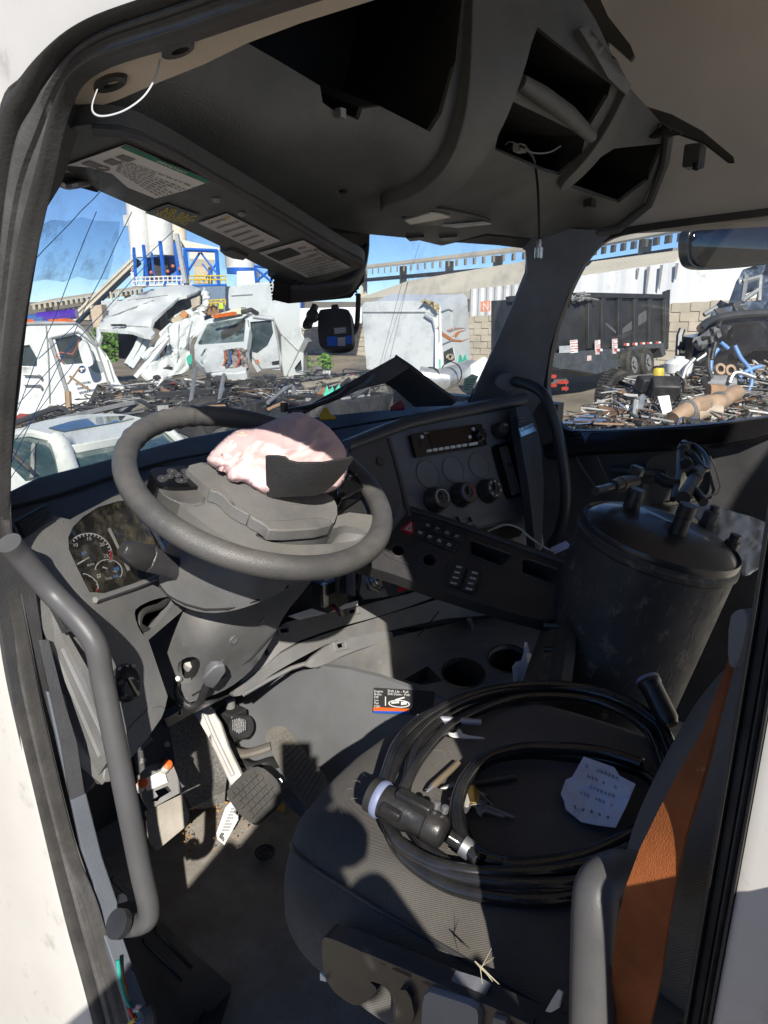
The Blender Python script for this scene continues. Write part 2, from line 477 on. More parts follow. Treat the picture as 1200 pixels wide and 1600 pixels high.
# ------------------------------------------------------------------ block wall with each block built
def wall(name, a0, a1, zrows, ncol, label):
    """a0/a1: (px, py, t) of the wall's top corners; blocks laid down to the ground."""
    A, B = P(a0[0], a0[1], t=a0[2]), P(a1[0], a1[1], t=a1[2])
    t = thing(name, label, 'wall', (A+B)/2+Vector((0, 0, GROUND-(A.z+B.z)/2)))
    dr = Vector((B.x-A.x, B.y-A.y, 0)); L = dr.length; dr.normalize(); nr = Vector((dr.y, -dr.x, 0)); nr = nr if nr.dot(A) < 0 else -nr
    MB().prism([A-Vector((0, 0, .02)), B-Vector((0, 0, .02)), Vector((B.x, B.y, GROUND-.3)), Vector((A.x, A.y, GROUND-.3))], -nr*.25).build('mortar_core', M_mort, t, smooth=False)
    me = None
    for c in range(ncol):
        for r in range(zrows):
            o = .5*(r % 2); u0, u1 = (c+o)/(ncol+.5), (c+o+1)/(ncol+.5)
            um = (u0+u1)/2; top = A.z+(B.z-A.z)*um; h = (top-GROUND+.05)/zrows
            cen = A+dr*(L*um); cen.z = top-h*(r+.5)
            if me is None:
                b = MB().box((0, 0, 0), (1, 1, 1)); bmesh.ops.bevel(b.bm, geom=b.bm.edges[:], offset=.02, segments=1, affect='EDGES')
                me = bpy.data.meshes.new('block'); b.bm.to_mesh(me); b.bm.free(); me.materials.append(M_cmu)
            ob = link_mesh('block', me, None, t, cen+nr*rnd.uniform(.0, .012))
            ob.rotation_euler = (0, 0, math.atan2(dr.y, dr.x)); ob.scale = (L*(u1-u0)-.025, .06, h-.02)
wall('block_wall', (455, 512, 33), (1260, 460, 22.5), 7, 33, 'tan concrete block wall along the back of the yard behind the trailers')
# ------------------------------------------------------------------ white sheet fence, warehouse roof, long canopy
def corr(name, a, b, h, step, depth, m, parent=None):
    """Ribbed sheet from a to b (top corners), h tall."""
    a, b = Vector(a), Vector(b); d = b-a; L = d.length; dn = d.normalized(); nr = Vector((dn.y, -dn.x, 0)).normalized()
    if nr.dot(a) > 0: nr = -nr
    mb = MB(); k = int(L/step); up = []; lo_ = []
    for i in range(k*4+1):
        o = depth if i % 4 in (1, 2) else 0; p = a+d*(i/(k*4))+nr*o
        up.append(mb.v(p)); lo_.append(mb.v(p-Vector((0, 0, h))))
    for i in range(k*4): mb.bm.faces.new((up[i], up[i+1], lo_[i+1], lo_[i]))
    o = mb.build(name, m, parent, smooth=False); s_ = o.modifiers.new('thick', 'SOLIDIFY'); s_.thickness = .02
    return o
SF = thing('sheet_fence', 'tall white ribbed metal sheeting standing above the block wall', 'fence', P(900, 470, t=28))
corr('metal_sheet', P(735, 452, t=34), P(870, 438, t=31), 1.6, .45, .07, M_sheet, SF)
corr('metal_sheet', P(868, 437, t=30), P(1085, 405, t=27), 2.2, .9, .03, mat('bright_white_sheet', (.78, .78, .79), .5, var=.04, vscale=.3, stain=(.5, .56, .7, (.42, .42, .44))), SF)
for k in range(9):
    a = P(895+k*20+rnd.uniform(-4, 4), 432-k*2.6, t=29.6-k*.3); l = rnd.uniform(.35, 1.2)
    MB().prism([a, a+RT*.12, a+RT*.08-Vector((0, 0, l)), a+RT*.02-Vector((0, 0, l*.9))], FW*-.012).build('rust_streak', mat('dark_streak', (.2, .2, .2), .8), SF, smooth=False)
fnl = plane_fn(P(757, 480, t=32.6), -_h)
lg = MB().panel([(751, 471), (766, 469.5), (766, 486), (751, 487.5)], fnl, (), 30, .03).build('orange_logo_panel', mat('logo_orange', (.6, .22, .12), .6), SF)
ptext('N', fnl, (754, 485.5), (763, 484.5), (0, -13), M_sheet, lg, lift=.02)
for q in ((620, 467, 470), (455, 497, 500)): pass
WH = thing('warehouse', 'long low warehouse with a pale cream roof behind the white metal fence', 'warehouse', P(800, 470, t=48))
MB().prism([P(560, 466, t=60), P(640, 438, t=62), P(880, 398, t=50), P(880, 440, t=40), P(700, 458, t=48)], Vector((0, 0, -.5))).build('roof', M_cream2, WH, smooth=False)
MB().prism([P(560, 468, t=60.2), P(880, 442, t=40.2), P(880, 490, t=40.2), P(560, 500, t=60.2)], _h*8).build('wall', M_cream2, WH, smooth=False)
W2 = thing('warehouse', 'ribbed cream roof of the warehouse seen through the passenger door window', 'warehouse', P(1000, 440, t=38))
ra, rb, rc_, rd = P(900, 438, t=34), P(1052, 416, t=34), P(1070, 393, t=40), P(925, 412, t=42)
mb = MB(); k = 22
for i in range(k):
    q = [ra.lerp(rb, (i+.06)/k), ra.lerp(rb, (i+.94)/k), rd.lerp(rc_, (i+.94)/k), rd.lerp(rc_, (i+.06)/k)]
    mb.prism(q, Vector((0, 0, .12)))
mb.build('roof_rib', M_cream2, W2, smooth=False)
MB().prism([ra, rb, rc_, rd], Vector((0, 0, -.3))).build('roof', M_cream2, W2, smooth=False)
MB().prism([rb, rc_, rc_-Vector((0, 0, 4)), rb-Vector((0, 0, 4))], RT*8).build('wall', M_sheet, W2, smooth=False)
MB().prism([ra, rb, rb-Vector((0, 0, 4)), ra-Vector((0, 0, 4))], FW*.3).build('wall', M_sheet, W2, smooth=False)
def canopy(label, a, b, dep, npur, posts, m=M_tan, th=.5):
    a, b = Vector(a), Vector(b); t = thing('canopy', label, 'canopy', a+Vector((0, 0, GROUND-a.z))); d = (b-a)
    bk_ = _h*dep
    MB().prism([a, b, b+bk_+Vector((0, 0, .6)), a+bk_+Vector((0, 0, .6))], Vector((0, 0, .15))).build('canopy_roof', m, t, smooth=False)
    for k in range(npur):
        p = a+d*((k+.5)/npur)-Vector((0, 0, .02))
        MB().box(p-Vector((0, 0, th*.5))+bk_*.06, (th*.55, dep*.12, th), (d.normalized(), _h, Vector((0, 0, 1)))).build('purlin_end', m, t, smooth=False)
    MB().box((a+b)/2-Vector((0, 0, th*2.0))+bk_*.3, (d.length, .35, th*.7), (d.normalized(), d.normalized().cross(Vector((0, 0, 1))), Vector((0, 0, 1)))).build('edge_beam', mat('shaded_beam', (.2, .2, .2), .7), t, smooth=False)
    for u in posts:
        p = a+d*u+bk_*.3
        MB().prism([p+RT*-.35, p+RT*.35, p+RT*.35+_h*.5, p+RT*-.35+_h*.5], Vector((0, 0, GROUND-p.z))).build('post', m, t, smooth=False)
canopy('long tan canopy with purlin ends above the cream roof, seen through the windscreen', P(560, 422, t=75), P(830, 392, t=52), 7, 22, (.04, .34, .63, .88))
canopy('tan canopy with a stout concrete post above the roof, seen through the door window', P(925, 388, t=52), P(1080, 360, t=42), 7, 9, (.72,))
canopy('tan canopy on short posts beside the conveyor at the far left', P(48, 477, t=80), P(222, 451, t=88), 6, 22, (.08, .4, .8))
# ------------------------------------------------------------------ silo plant
SP = thing('concrete_plant', 'white silos on bright blue steel legs with railings and a hopper tower', 'silo plant', P(290, 470, t=72)+Vector((0, 0, -2)))
T = 70.
def pp(x, y, t=T): return P(x, y, t=t)
def silo(x0, x1, y0, y1, t, m=M_silo, nm='silo', cone=None):
    r = (x1-x0)/2/FPX*t; c = pp((x0+x1)/2, y1, t); h = (y1-y0)/FPX*t
    prof = [(r, 0), (r, h*.97), (r*.9, h)] if not cone else [(r*cone, 0), (r, h*.35), (r, h*.6), (r*.4, h)]
    return MB().lathe(c, (0, 0, 1), prof, 28).build(nm, m, SP)
silo(205, 234, 320, 402, 71); silo(233, 272, 320, 399, 72)
silo(266, 292, 330, 386, 78, M_cream2); silo(353, 398, 388, 420, 74); silo(355, 399, 419, 428, 73.8, M_pblue, 'blue_band')
def bar(x0, y0, x1, y1, w_, m=M_pblue, nm='leg', t=T-1.5, t2=None):
    A, B = pp(x0, y0, t), pp(x1, y1, t2 or t); MB().tube([A, B], w_/2/FPX*t*1.2, 4).build(nm, m, SP, smooth=False)
for x0, y0, x1, y1, w_ in ((209, 387, 213, 447, 4), (224, 383, 231, 447, 4.5), (237, 395, 242, 445, 3), (250, 377, 258, 447, 5), (274, 380, 282, 445, 6), (289, 390, 295, 446, 5), (338, 391, 342, 446, 5)):
    bar(x0, y0, x1, y1, w_)
bar(287, 390, 340, 392, 5, nm='beam'); bar(300, 447, 354, 446, 4, nm='beam'); bar(207, 447, 300, 445, 3, M_silo, 'beam')
bar(293, 425, 312, 395, 3, nm='brace', t=69); bar(314, 395, 337, 425, 3, nm='brace', t=69); bar(318, 440, 338, 412, 2.5, nm='brace', t=69); bar(316, 412, 338, 440, 2.5, nm='brace', t=69)
MB().prism([pp(224, 402, 74), pp(280, 398, 74), pp(280, 440, 74), pp(224, 440, 74)], _h*3).build('blue_cladding', M_pblue, SP, smooth=False)
MB().prism([pp(234, 404, 72.5), pp(262, 404, 72.5), pp(262, 438, 72.5), pp(234, 438, 72.5)], _h*.5).build('dark_bay', M_int, SP, smooth=False)
bar(276, 366, 290, 443, 7, mat('galvanised', (.45, .47, .48), .5, metal=.3), 'chute', t=67)
for x, y in ((236, 426), (262, 424), (270, 416), (282, 412), (281, 420)):
    MB().ball(pp(x, y, 68), .17, 8, 6).build('motor', mat('motor_orange', (.6, .16, .06), .5), SP)
MB().loft([[pp(x, y, t) for x, y, t in q] for q in ([(296, 393, 71), (336, 395, 71), (336, 395, 75), (296, 393, 75)], [(296, 404, 71), (336, 406, 71), (336, 406, 75), (296, 404, 75)], [(308, 428, 72), (326, 429, 72), (326, 429, 74), (308, 428, 74)])]).build('hopper', M_cream2, SP, smooth=False)
MB().loft([[pp(x, y, t) for x, y, t in q] for q in ([(282, 374, 73), (345, 388, 73), (345, 388, 77), (282, 374, 77)], [(290, 388, 73), (338, 393, 73), (338, 393, 77), (290, 388, 77)])]).build('hopper_roof', M_cream2, SP, smooth=False)
MB().prism([pp(303, 417, 69), pp(325, 417, 69), pp(325, 443, 69), pp(303, 443, 69)], _h*2).build('machine_box', mat('machine_tan', (.45, .38, .26), .7), SP, smooth=False)
MB().prism([pp(370, 424, 68), pp(398, 423, 68), pp(398, 444, 68), pp(371, 446, 68)], _h*3).build('white_cabin', M_silo, SP, smooth=False)
for a in ((398, 415, 400, 442), (424, 418, 424, 442), (398, 416, 424, 419), (400, 440, 424, 420), (400, 420, 424, 440)):
    bar(*a, 3.2, nm='truss_bar', t=68)
def rail(x0, y0, x1, y1, hgt, n, m, t=66):
    mb = MB()
    for k in (0, .5): mb.tube([pp(x0, y0+hgt*k, t), pp(x1, y1+hgt*k, t)], .07, 4)
    for k in range(n+1): x = x0+(x1-x0)*k/n; y = y0+(y1-y0)*k/n; mb.tube([pp(x, y, t), pp(x, y+hgt, t)], .06, 4)
    mb.build('railing', m, SP, smooth=False)
rail(296, 431, 353, 431, 12, 7, M_pyel); rail(206, 434, 262, 432, 12, 8, M_silo); rail(262, 432, 290, 432, 12, 4, M_silo, 67); rail(322, 470, 352, 468, 9, 4, M_pyel, 64)
mb = MB()
for k in range(14):
    y = 330+k*8; mb.tube([pp(204, y), pp(211, y+.5)], .05, 4)
for x in (204, 211): mb.tube([pp(x, 322), pp(x+2, 445)], .07, 4)
for k in range(7): mb.tube([pp(204, 330+k*16), pp(211, 338+k*16)], .05, 4).tube([pp(211, 338+k*16), pp(204, 346+k*16)], .05, 4)
mb.build('ladder_cage', M_silo, SP, smooth=False)
MB().box(pp(201, 345), (.7, .7, 1.0)).build('ladder_platform', M_silo, SP, smooth=False)
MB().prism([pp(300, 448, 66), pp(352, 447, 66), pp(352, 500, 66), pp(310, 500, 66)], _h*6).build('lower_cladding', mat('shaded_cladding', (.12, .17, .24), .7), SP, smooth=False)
mb = MB()
for k in range(5): mb.box(pp(318+k*6, 478+k*3, 65), (.7, .5, .9))
mb.build('machinery', mat('machinery_rust', (.3, .18, .1), .8), SP, smooth=False)
CV = thing('conveyor', 'inclined lattice conveyor rising from the left up to the silos', 'conveyor', P(100, 505, t=70))
for dy, nm in ((0, 'top_chord'), (9, 'bottom_chord')):
    MB().tube([P(60, 547+dy, t=66), P(210, 402+dy, t=70)], .16, 4).tube([P(60, 547+dy, t=67.5), P(210, 402+dy, t=71.5)], .16, 4).build(nm, M_tan, CV, smooth=False)
mb = MB()
for k in range(26):
    u = k/26; x, y = 60+150*u, 547-145*u; v2 = (k+1)/26
    mb.tube([P(x, y, t=66+4*u), P(60+150*v2, 547-145*v2+9, t=66+4*v2)], .08, 4).tube([P(x, y, t=66+4*u), P(x, y+9, t=66+4*u)], .08, 4)
mb.build('lattice', M_tan, CV, smooth=False)
MB().tube([P(60, 556, t=66.7), P(215, 407, t=70.7)], .5, 6).build('belt', M_int, CV)
MB().prism([P(140, 478, t=60), P(158, 476, t=60), P(162, 512, t=60), P(146, 512, t=60)], _h*1.2).build('concrete_pier', mat('concrete_tan', (.45, .36, .27), .85), CV, smooth=False)
for x in (172, 186): MB().tube([P(x, 455, t=66), P(x+(6 if x < 180 else -6), 480, t=66)], .1, 4).build('lattice_leg', M_tan, CV)
tag(MB().prism([P(158, 470, t=62), P(215, 470, t=62), P(215, 492, t=62), P(158, 492, t=62)], _h*3).build('site_office', mat('office_grey', (.4, .42, .43), .7), smooth=False), 'plain grey site office behind the white wreck, below the conveyor', 'office')
# ------------------------------------------------------------------ wrecked trucks
def body(name, parent, outer, fn, back, m, holes=(), g=30, **k):
    return MB().panel(outer, fn, holes, g, .1, 0., back=back).build(name, m, parent, **k)
def pane(parent, q, fn, m=None, lift=.0, name='window'): return MB().panel(q, fn, (), 40, .03, lift).build(name, m or M_dgl, parent)
def vplane(p, yaw):
    """Vertical plane through p; yaw turns it from square-on to the camera."""
    n = -(_h*math.cos(R_(yaw))+RT*math.sin(R_(yaw))); return plane_fn(p, n)
# 1: white day cab at the left with a purple light bar
T1 = thing('wrecked_truck', 'white truck cab at far left with a purple light bar on its roof', 'truck', P(110, 655, t=12.5))
f1 = vplane(P(110, 570, t=12.), -16)
w1 = [(86, 530), (118, 523), (128, 528), (135, 560), (132, 568), (104, 570), (97, 566)]; w1b = [(28, 541), (46, 539), (58, 560), (58, 573), (24, 572)]
body('cab_body', T1, [tuple(p) for p in chaikin([(10, 540), (22, 512), (42, 504), (118, 503), (126, 508), (152, 538), (172, 560), (182, 592), (200, 612), (196, 622), (176, 630), (172, 620), (160, 622), (150, 645), (132, 658), (118, 640), (80, 632), (70, 640), (64, 654), (20, 664), (8, 640)], 1)], f1, Vector((ray(20, 560).x, ray(20, 560).y, 0)).normalized()*2.1, M_wtruck, [w1, w1b], 20, bevel=.03)
for w_ in (w1, w1b): pane(T1, w_, lambda x, y: f1(x, y)+.05)
MB().tube([on(f1, x, y, .02) for x, y in ((78, 528), (90, 565), (105, 612), (108, 640))], .035, 6).build('door_seam', mat('seam_grey', (.3, .31, .31), .6), T1)
MB().tube([on(f1, x, y, .02) for x, y in ((78, 528), (122, 518), (150, 540), (170, 600), (165, 618))], .02, 6).build('door_seam', MATS['seam_grey'], T1)
MB().panel([tuple(p) for p in chaikin([(125, 532), (140, 529), (150, 560), (149, 568), (138, 571), (133, 562)], 2)], f1, (), 12, .22, .45).build('door_mirror', M_wtruck, T1, bevel=.03)
MB().panel([tuple(p) for p in chaikin([(140, 565), (155, 562), (164, 575), (158, 584), (144, 580)], 1)], f1, (), 12, .02, .012).build('vent_window', mat('grey_glass', (.3, .34, .35), .15), T1)
lg = MB().panel(ell(128, 577, 6, 6), f1, (), 9, .01, .01).build('round_badge', mat('navy_print', (.02, .05, .12), .5), T1)
MB().panel([(124, 575), (132, 574.5), (132, 577), (128.5, 577.2), (128.5, 581), (126.5, 581), (126.5, 577.4), (124, 577.6)], f1, (), 9, .01, .02).build('badge_letter', M_wtruck, lg)
print_lines(f1, [Vector(p) for p in ((117, 597), (140, 594), (150, 612), (126, 618))], 3, MATS['navy_print'], T1, 'door_lettering', .012, .5, 3)
MB().tube([on(f1, x, y, .06) for x, y in ((100, 566), (88, 556), (96, 550), (114, 553), (122, 540), (124, 530))], .009, 5).build('red_scrawl', mat('red_marker', (.5, .12, .08), .6), T1)
for q, c in (((35, 500, 70, 497), (.05, .12, .3)), ((60, 496, 120, 490), (.07, .03, .3))):
    MB().tube([P(q[0], q[1], t=12.6), P(q[2], q[3], t=12.6)], .09, 10).build('light_bar', mat('bar_%d' % q[0], c, .15, coat=.5), T1)
for x, y in ((44, 501), (85, 501), (100, 500), (108, 503)): MB().box(P(x, y, t=12.3), (.16, .08, .05)).build('marker_lamp', mat('amber_lamp', (.6, .14, .03), .3), T1)
for y in (585, 600): MB().tube(crom([on(f1, 38, y, .06), on(f1, 62, y+1, .06), on(f1, 66, y+8, .03)], 4), .02, 6).build('grab_rail', mat('rail_steel', (.4, .4, .4), .4, metal=.7), T1)
MB().panel([(160, 608), (166, 598), (168, 602), (163, 612)], f1, (), 10, .01, .012).build('orange_reflector', mat('amber_lamp', (.6, .14, .03), .3), T1)
MB().tube([P(108, 642, t=11.), P(106, 612, t=11.)], .05, 6).tube([P(106, 600, t=11.), P(124, 575, t=11.2)], .015, 5).tube([P(109, 588, t=11.), P(140, 610, t=11.)], .02, 5).build('loose_rod', mat('rod_rust', (.3, .2, .12), .7), T1)
for q in ([(176, 622), (198, 612), (196, 618), (178, 628)],):
    MB().panel(q, f1, (), 10, .02, .02).build('bumper_edge', M_int, T1)
MB().tube([on(f1, x, y, .015) for x, y in ((22, 512), (44, 506), (118, 505), (128, 512), (152, 540))], .02, 6).build('roof_gutter', MATS['seam_grey'], T1)
MB().tube([on(f1, x, y, .015) for x, y in ((72, 508), (76, 560), (78, 630))], .012, 5).build('panel_seam', MATS['seam_grey'], T1)
MB().panel([(152, 600), (172, 596), (174, 616), (166, 620), (158, 618), (152, 640), (136, 652), (132, 640)], f1, (), 9, .02, .012).build('wheel_arch', M_int, T1)
for a_, b_ in (((140, 516), (165, 556)), ((168, 562), (178, 596))): MB().tube([on(f1, *a_, .01), on(f1, *b_, .01)], .012, 5).build('panel_seam', MATS['seam_grey'], T1)
# 2: crushed white cab
T2 = thing('wrecked_truck', 'crushed white truck cab with its roof torn open, in the middle of the yard', 'truck', P(260, 600, t=14))
fr2 = tps([(155, 512, 't', 13.5), (230, 522, 't', 13.2), (190, 475, 't', 14.6), (240, 450, 't', 15.8), (310, 449, 't', 16.4), (245, 500, 't', 13.9), (285, 468, 't', 15.0)])
def fr2n(x, y): return fr2(x, y)-.25*mnoise.noise(Vector((x/16., y/14., 0)))
MB().panel([(154, 514), (158, 500), (172, 484), (196, 466), (236, 452), (270, 446), (298, 445), (314, 452), (306, 457), (292, 462), (280, 464), (262, 480), (250, 490), (238, 500), (236, 512), (242, 520), (236, 526), (224, 524), (206, 518), (176, 515)], fr2n, (), 7, .06).build('torn_roof', M_wtruck, T2)
for x in (180, 187, 194): MB().box(on(fr2n, x, 513, .06), (.09, .05, .04)).build('marker_lamp', M_int, T2)
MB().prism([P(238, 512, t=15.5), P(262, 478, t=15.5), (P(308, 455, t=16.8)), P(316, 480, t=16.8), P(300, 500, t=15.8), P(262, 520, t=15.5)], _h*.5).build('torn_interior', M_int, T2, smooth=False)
fs2 = tps([(224, 580, 't', 13.4), (250, 512, 't', 14.), (318, 500, 't', 15.), (300, 585, 't', 14.2), (240, 604, 't', 13.2)])
def fs2n(x, y): return fs2(x, y)-.3*abs(mnoise.noise(Vector((x/13., y/17., 2.))))
MB().panel([(222, 584), (230, 560), (240, 552), (258, 540), (252, 520), (268, 506), (292, 497), (318, 495), (322, 510), (312, 520), (300, 530), (296, 548), (300, 575), (284, 584), (262, 588), (240, 604), (232, 594)], fs2n, [[(252, 545), (262, 538), (258, 556), (250, 560)]], 6, .05).build('crumpled_door', M_wtruck, T2)
MB().panel([(318, 448), (328, 462), (324, 482), (312, 492), (306, 486), (316, 476)], lambda x, y: 16.2-.3*abs(mnoise.noise(Vector((x/6., y/7., 2.)))), (), 4, .05).build('torn_panel', M_wtruck, T2)
MB().panel([(262, 500), (280, 488), (305, 480), (322, 492), (318, 500), (290, 500), (268, 508)], lambda x, y: 15.2-.3*abs(mnoise.noise(Vector((x/8., y/7., 2.)))), (), 5, .05).build('torn_panel', M_wtruck, T2)
for q, c in (([(280, 492), (288, 484), (294, 490), (288, 500)], (.45, .2, .08)), ([(266, 500), (280, 490), (286, 498), (272, 506)], (.45, .38, .28)), ([(298, 468), (312, 462), (312, 476), (300, 482)], (.42, .36, .28)), ([(248, 490), (258, 480), (262, 520), (252, 524)], (.2, .18, .15))):
    MB().panel(q, lambda x, y: 15.0, (), 9, .1).build('torn_lining', mat('lining_%d' % q[0][0], c, .85), T2)
for a, b in (((155, 514), (150, 545)), ((222, 524), (198, 570)), ((232, 530), (205, 575)), ((262, 522), (222, 560)), ((262, 528), (212, 590)), ((245, 540), (225, 560))):
    MB().tube([P(*a, t=13.6), P((a[0]+b[0])/2+3, (a[1]+b[1])/2-2, t=13.5), P(*b, t=13.4)], .06, 6).build('pillar', M_wtruck2, T2)
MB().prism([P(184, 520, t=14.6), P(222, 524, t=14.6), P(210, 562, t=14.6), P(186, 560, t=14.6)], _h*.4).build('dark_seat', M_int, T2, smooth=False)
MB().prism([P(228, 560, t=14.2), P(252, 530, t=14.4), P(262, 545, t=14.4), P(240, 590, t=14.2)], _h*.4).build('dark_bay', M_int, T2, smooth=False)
MB().panel([(292, 557), (299, 552), (300, 568), (294, 570)], lambda x, y: fs2(x, y)-.35, (), 6, .02).build('green_paint_mark', mat('green_spray', (.05, .5, .35), .7), T2)
for a_, b_ in (((165, 498), (240, 470)), ((200, 470), (262, 462)), ((172, 508), (232, 512))):
    MB().tube([on(fr2n, a_[0]+(b_[0]-a_[0])*k/6, a_[1]+(b_[1]-a_[1])*k/6, .01) for k in range(7)], .012, 5).build('roof_crease', MATS['seam_grey'], T2)
for a_, b_ in (((262, 512), (268, 560)), ((280, 505), (276, 578)), ((300, 502), (290, 545))):
    MB().tube([on(fs2n, a_[0]+(b_[0]-a_[0])*k/6, a_[1]+(b_[1]-a_[1])*k/6, .01) for k in range(7)], .014, 5).build('door_crease', MATS['seam_grey'], T2)
for c_ in ((262, 575), (245, 590)): MB().panel(ell(c_[0], c_[1], 6, 2.4, -10), fs2n, (), 5, .02, .03).build('door_handle', M_int, T2)
# 3: pale grey cab with a sleeper box
T3 = thing('wrecked_truck', 'pale grey truck with a crumpled bonnet, cracked windscreen and tall sleeper', 'truck', P(390, 600, t=14.5))
f3 = vplane(P(400, 540, t=14.5), 22); f3f = tps([(305, 540, 't', 14.2), (385, 540, 't', 13.9), (310, 500, 't', 15.0), (385, 497, 't', 14.7), (300, 585, 't', 13.0), (385, 580, 't', 12.8)])
w3 = [(391, 503), (424, 500), (427, 520), (418, 540), (402, 552), (393, 550)]
body('cab_side', T3, [(384, 498), (396, 493), (426, 496), (432, 520), (440, 560), (438, 578), (410, 577), (402, 582), (390, 560)], f3, Vector((ray(400, 540).x, ray(400, 540).y, 0)).normalized()*1.3, M_wtruck2, [w3], 16, bevel=.02)
pane(T3, w3, lambda x, y: f3(x, y)+.05)
ws3 = [(309, 535), (324, 504), (380, 495), (383, 500), (380, 533), (312, 538)]
MB().panel([(303, 540), (320, 500), (328, 497), (384, 490), (392, 496), (386, 540), (384, 580), (370, 583), (330, 584), (304, 560)], f3f, [ws3], 14, .2).build('cab_front', M_wtruck2, T3, bevel=.02)
pane(T3, ws3, lambda x, y: f3f(x, y)+.06, mat('cracked_glass', (.12, .16, .16), .12, var=.4, vscale=3, stain=(4., .52, .62, (.03, .04, .04))), name='windscreen')
MB().panel([(345, 518), (370, 505), (382, 498), (380, 512), (360, 525), (346, 530)], lambda x, y: f3f(x, y)+.03, (), 9, .02).build('windscreen_hole', M_int, T3)
MB().panel([(320, 545), (350, 540), (352, 576), (322, 578), (316, 560)], lambda x, y: f3f(x, y)-.15-.2*abs(mnoise.noise(Vector((x/10., y/9., 1)))), (), 5, .05).build('crumpled_bonnet', M_wtruck2, T3)
mb = MB()
for k in range(60): mb.tube(crom([P(352+rnd.uniform(0, 34), 546+rnd.uniform(0, 32), t=13.2+rnd.uniform(-.2, .2)) for _ in range(3)], 3), rnd.uniform(.015, .045), 5)
tag(mb.build('torn_wiring', mat('torn_wires', (.2, .13, .11), .6, var=.8, vscale=5, col2=(.4, .35, .32)), T3), kind='stuff')
for k, c in ((350, (.5, .12, .03)), (358, (.02, .1, .4)), (372, (.5, .06, .05))):
    MB().tube(crom([P(k, 548, t=13), P(k+3, 560, t=12.9), P(k-2, 572, t=13)], 3), .014, 6).build('wire', mat('w3_%d' % k, c, .5), T3)
MB().panel([(398, 562), (404, 562), (406, 568), (400, 568)], f3, (), 9, .01, .015).build('orange_reflector', MATS['amber_lamp'], T3)
MB().panel([(425, 565), (437, 563), (437, 569), (426, 570)], f3, (), 9, .02, .015).build('door_handle', M_int, T3)
MB().tube([on(f3, x, y, .01) for x, y in ((388, 500), (394, 556), (410, 577), (438, 574), (436, 540), (428, 500), (396, 496))], .018, 5).build('door_seam', MATS['seam_grey'], T3)
f3b = vplane(P(415, 520, t=16.2), 20)
body('sleeper_box', T3, [tuple(p) for p in chaikin([(356, 452), (362, 446), (420, 440), (462, 440), (468, 452), (470, 520), (478, 530), (452, 592), (440, 590), (438, 500), (390, 490), (357, 492)], 1)], f3b, Vector((ray(400, 520).x, ray(400, 520).y, 0)).normalized()*1.8, M_wtruck2, (), 18, bevel=.03)
MB().panel([(476, 528), (482, 534), (452, 594), (446, 590)], lambda x, y: f3b(x, y)-.1, (), 9, .2).build('torn_edge', mat('edge_grey', (.22, .23, .23), .6), T3)
MB().tube([on(f3b, 362, 462, .01), on(f3b, 395, 460, .01)], .012, 5).tube([on(f3b, 438, 520, .01), on(f3b, 466, 548, .01)], .012, 5).build('box_crease', MATS['seam_grey'], T3)
w3c = [(460, 575), (470, 562), (472, 578), (462, 582)]
body('rear_corner', T3, [(450, 585), (468, 550), (474, 552), (474, 585), (452, 592)], lambda x, y: f3b(x, y)-.2, _h*.8, M_wtruck2, [w3c], 9)
pane(T3, w3c, lambda x, y: f3b(x, y)-.1)
MB().prism([P(331, 493, t=14.7), P(376, 480, t=14.7), P(378, 490, t=14.7), P(332, 496, t=14.7)], _h*.6).build('roof_box', mat('roof_cream', (.5, .5, .36), .6), T3, smooth=False)
for x in (338, 347, 356, 364): MB().box(P(x, 494-(x-338)*.15, t=14.2), (.12, .08, .07)).build('marker_lamp', MATS['amber_lamp'], T3)
MB().tube([P(378, 488, t=14.5), P(392, 484, t=14.6), P(402, 490, t=14.8)], .05, 6).build('roof_horn', M_int, T3)
# 4: white sleeper box
T4 = thing('sleeper_box', 'white truck sleeper box with an orange swoosh and a smashed top corner', 'truck sleeper', P(650, 600, t=13.5))
a4 = [P(566, 477, t=14.2), P(684, 482, t=12.8), P(728, 462, t=14.6), P(608, 462, t=16.2)]
b4 = [P(572, 575, t=14.2), P(686, 583, t=12.8), P(733, 566, t=14.6), P(612, 560, t=16.2)]
fb4 = plane3(a4[0], a4[1], b4[1]); fs4 = plane3(a4[1], a4[2], b4[2])
win4 = [(693, 550), (708, 542), (712, 562), (694, 571)]
MB().panel([(565, 478), (570, 472), (600, 470), (670, 470), (686, 478), (690, 583), (680, 584), (573, 577)], fb4, (), 25, .05).build('rear_wall', M_wtruck, T4, bevel=.03)
MB().panel([(684, 480), (700, 464), (724, 458), (730, 464), (735, 560), (733, 567), (690, 583), (685, 580)], fs4, [win4], 16, .06).build('side_wall', M_wtruck, T4, bevel=.03)
MB().prism([P(567, 478, t=14.2), P(684, 480, t=12.9), P(727, 460, t=14.6), P(610, 459, t=16.2)], Vector((0, 0, -.1))).build('roof', M_wtruck, T4, bevel=.04)
MB().prism([P(572, 576, t=14.3), P(688, 583, t=12.95), P(733, 566, t=14.6), P(612, 562, t=16.2)], Vector((0, 0, -.12))).build('floor_pan', M_int, T4)
body('far_wall', T4, [(612, 465), (727, 462), (731, 560), (614, 560)], plane3(a4[3], a4[2], b4[2]), _h*.05, M_wtruck, (), 40)
pane(T4, win4, lambda x, y: fs4(x, y)+.04, M_int)
MB().panel(ell(702, 558, 5, 5), fs4, [ell(702, 558, 3, 3)], 6, .03, .03).build('torn_lining', mat('lining_tan', (.45, .38, .28), .8), T4)
MB().tube([on(fs4, x, y, .012) for x, y in ((686, 488), (700, 483), (706, 486), (709, 530), (690, 538), (686, 534), (684, 490))], .012, 5, closed=True).build('hatch_seam', MATS['seam_grey'], T4)
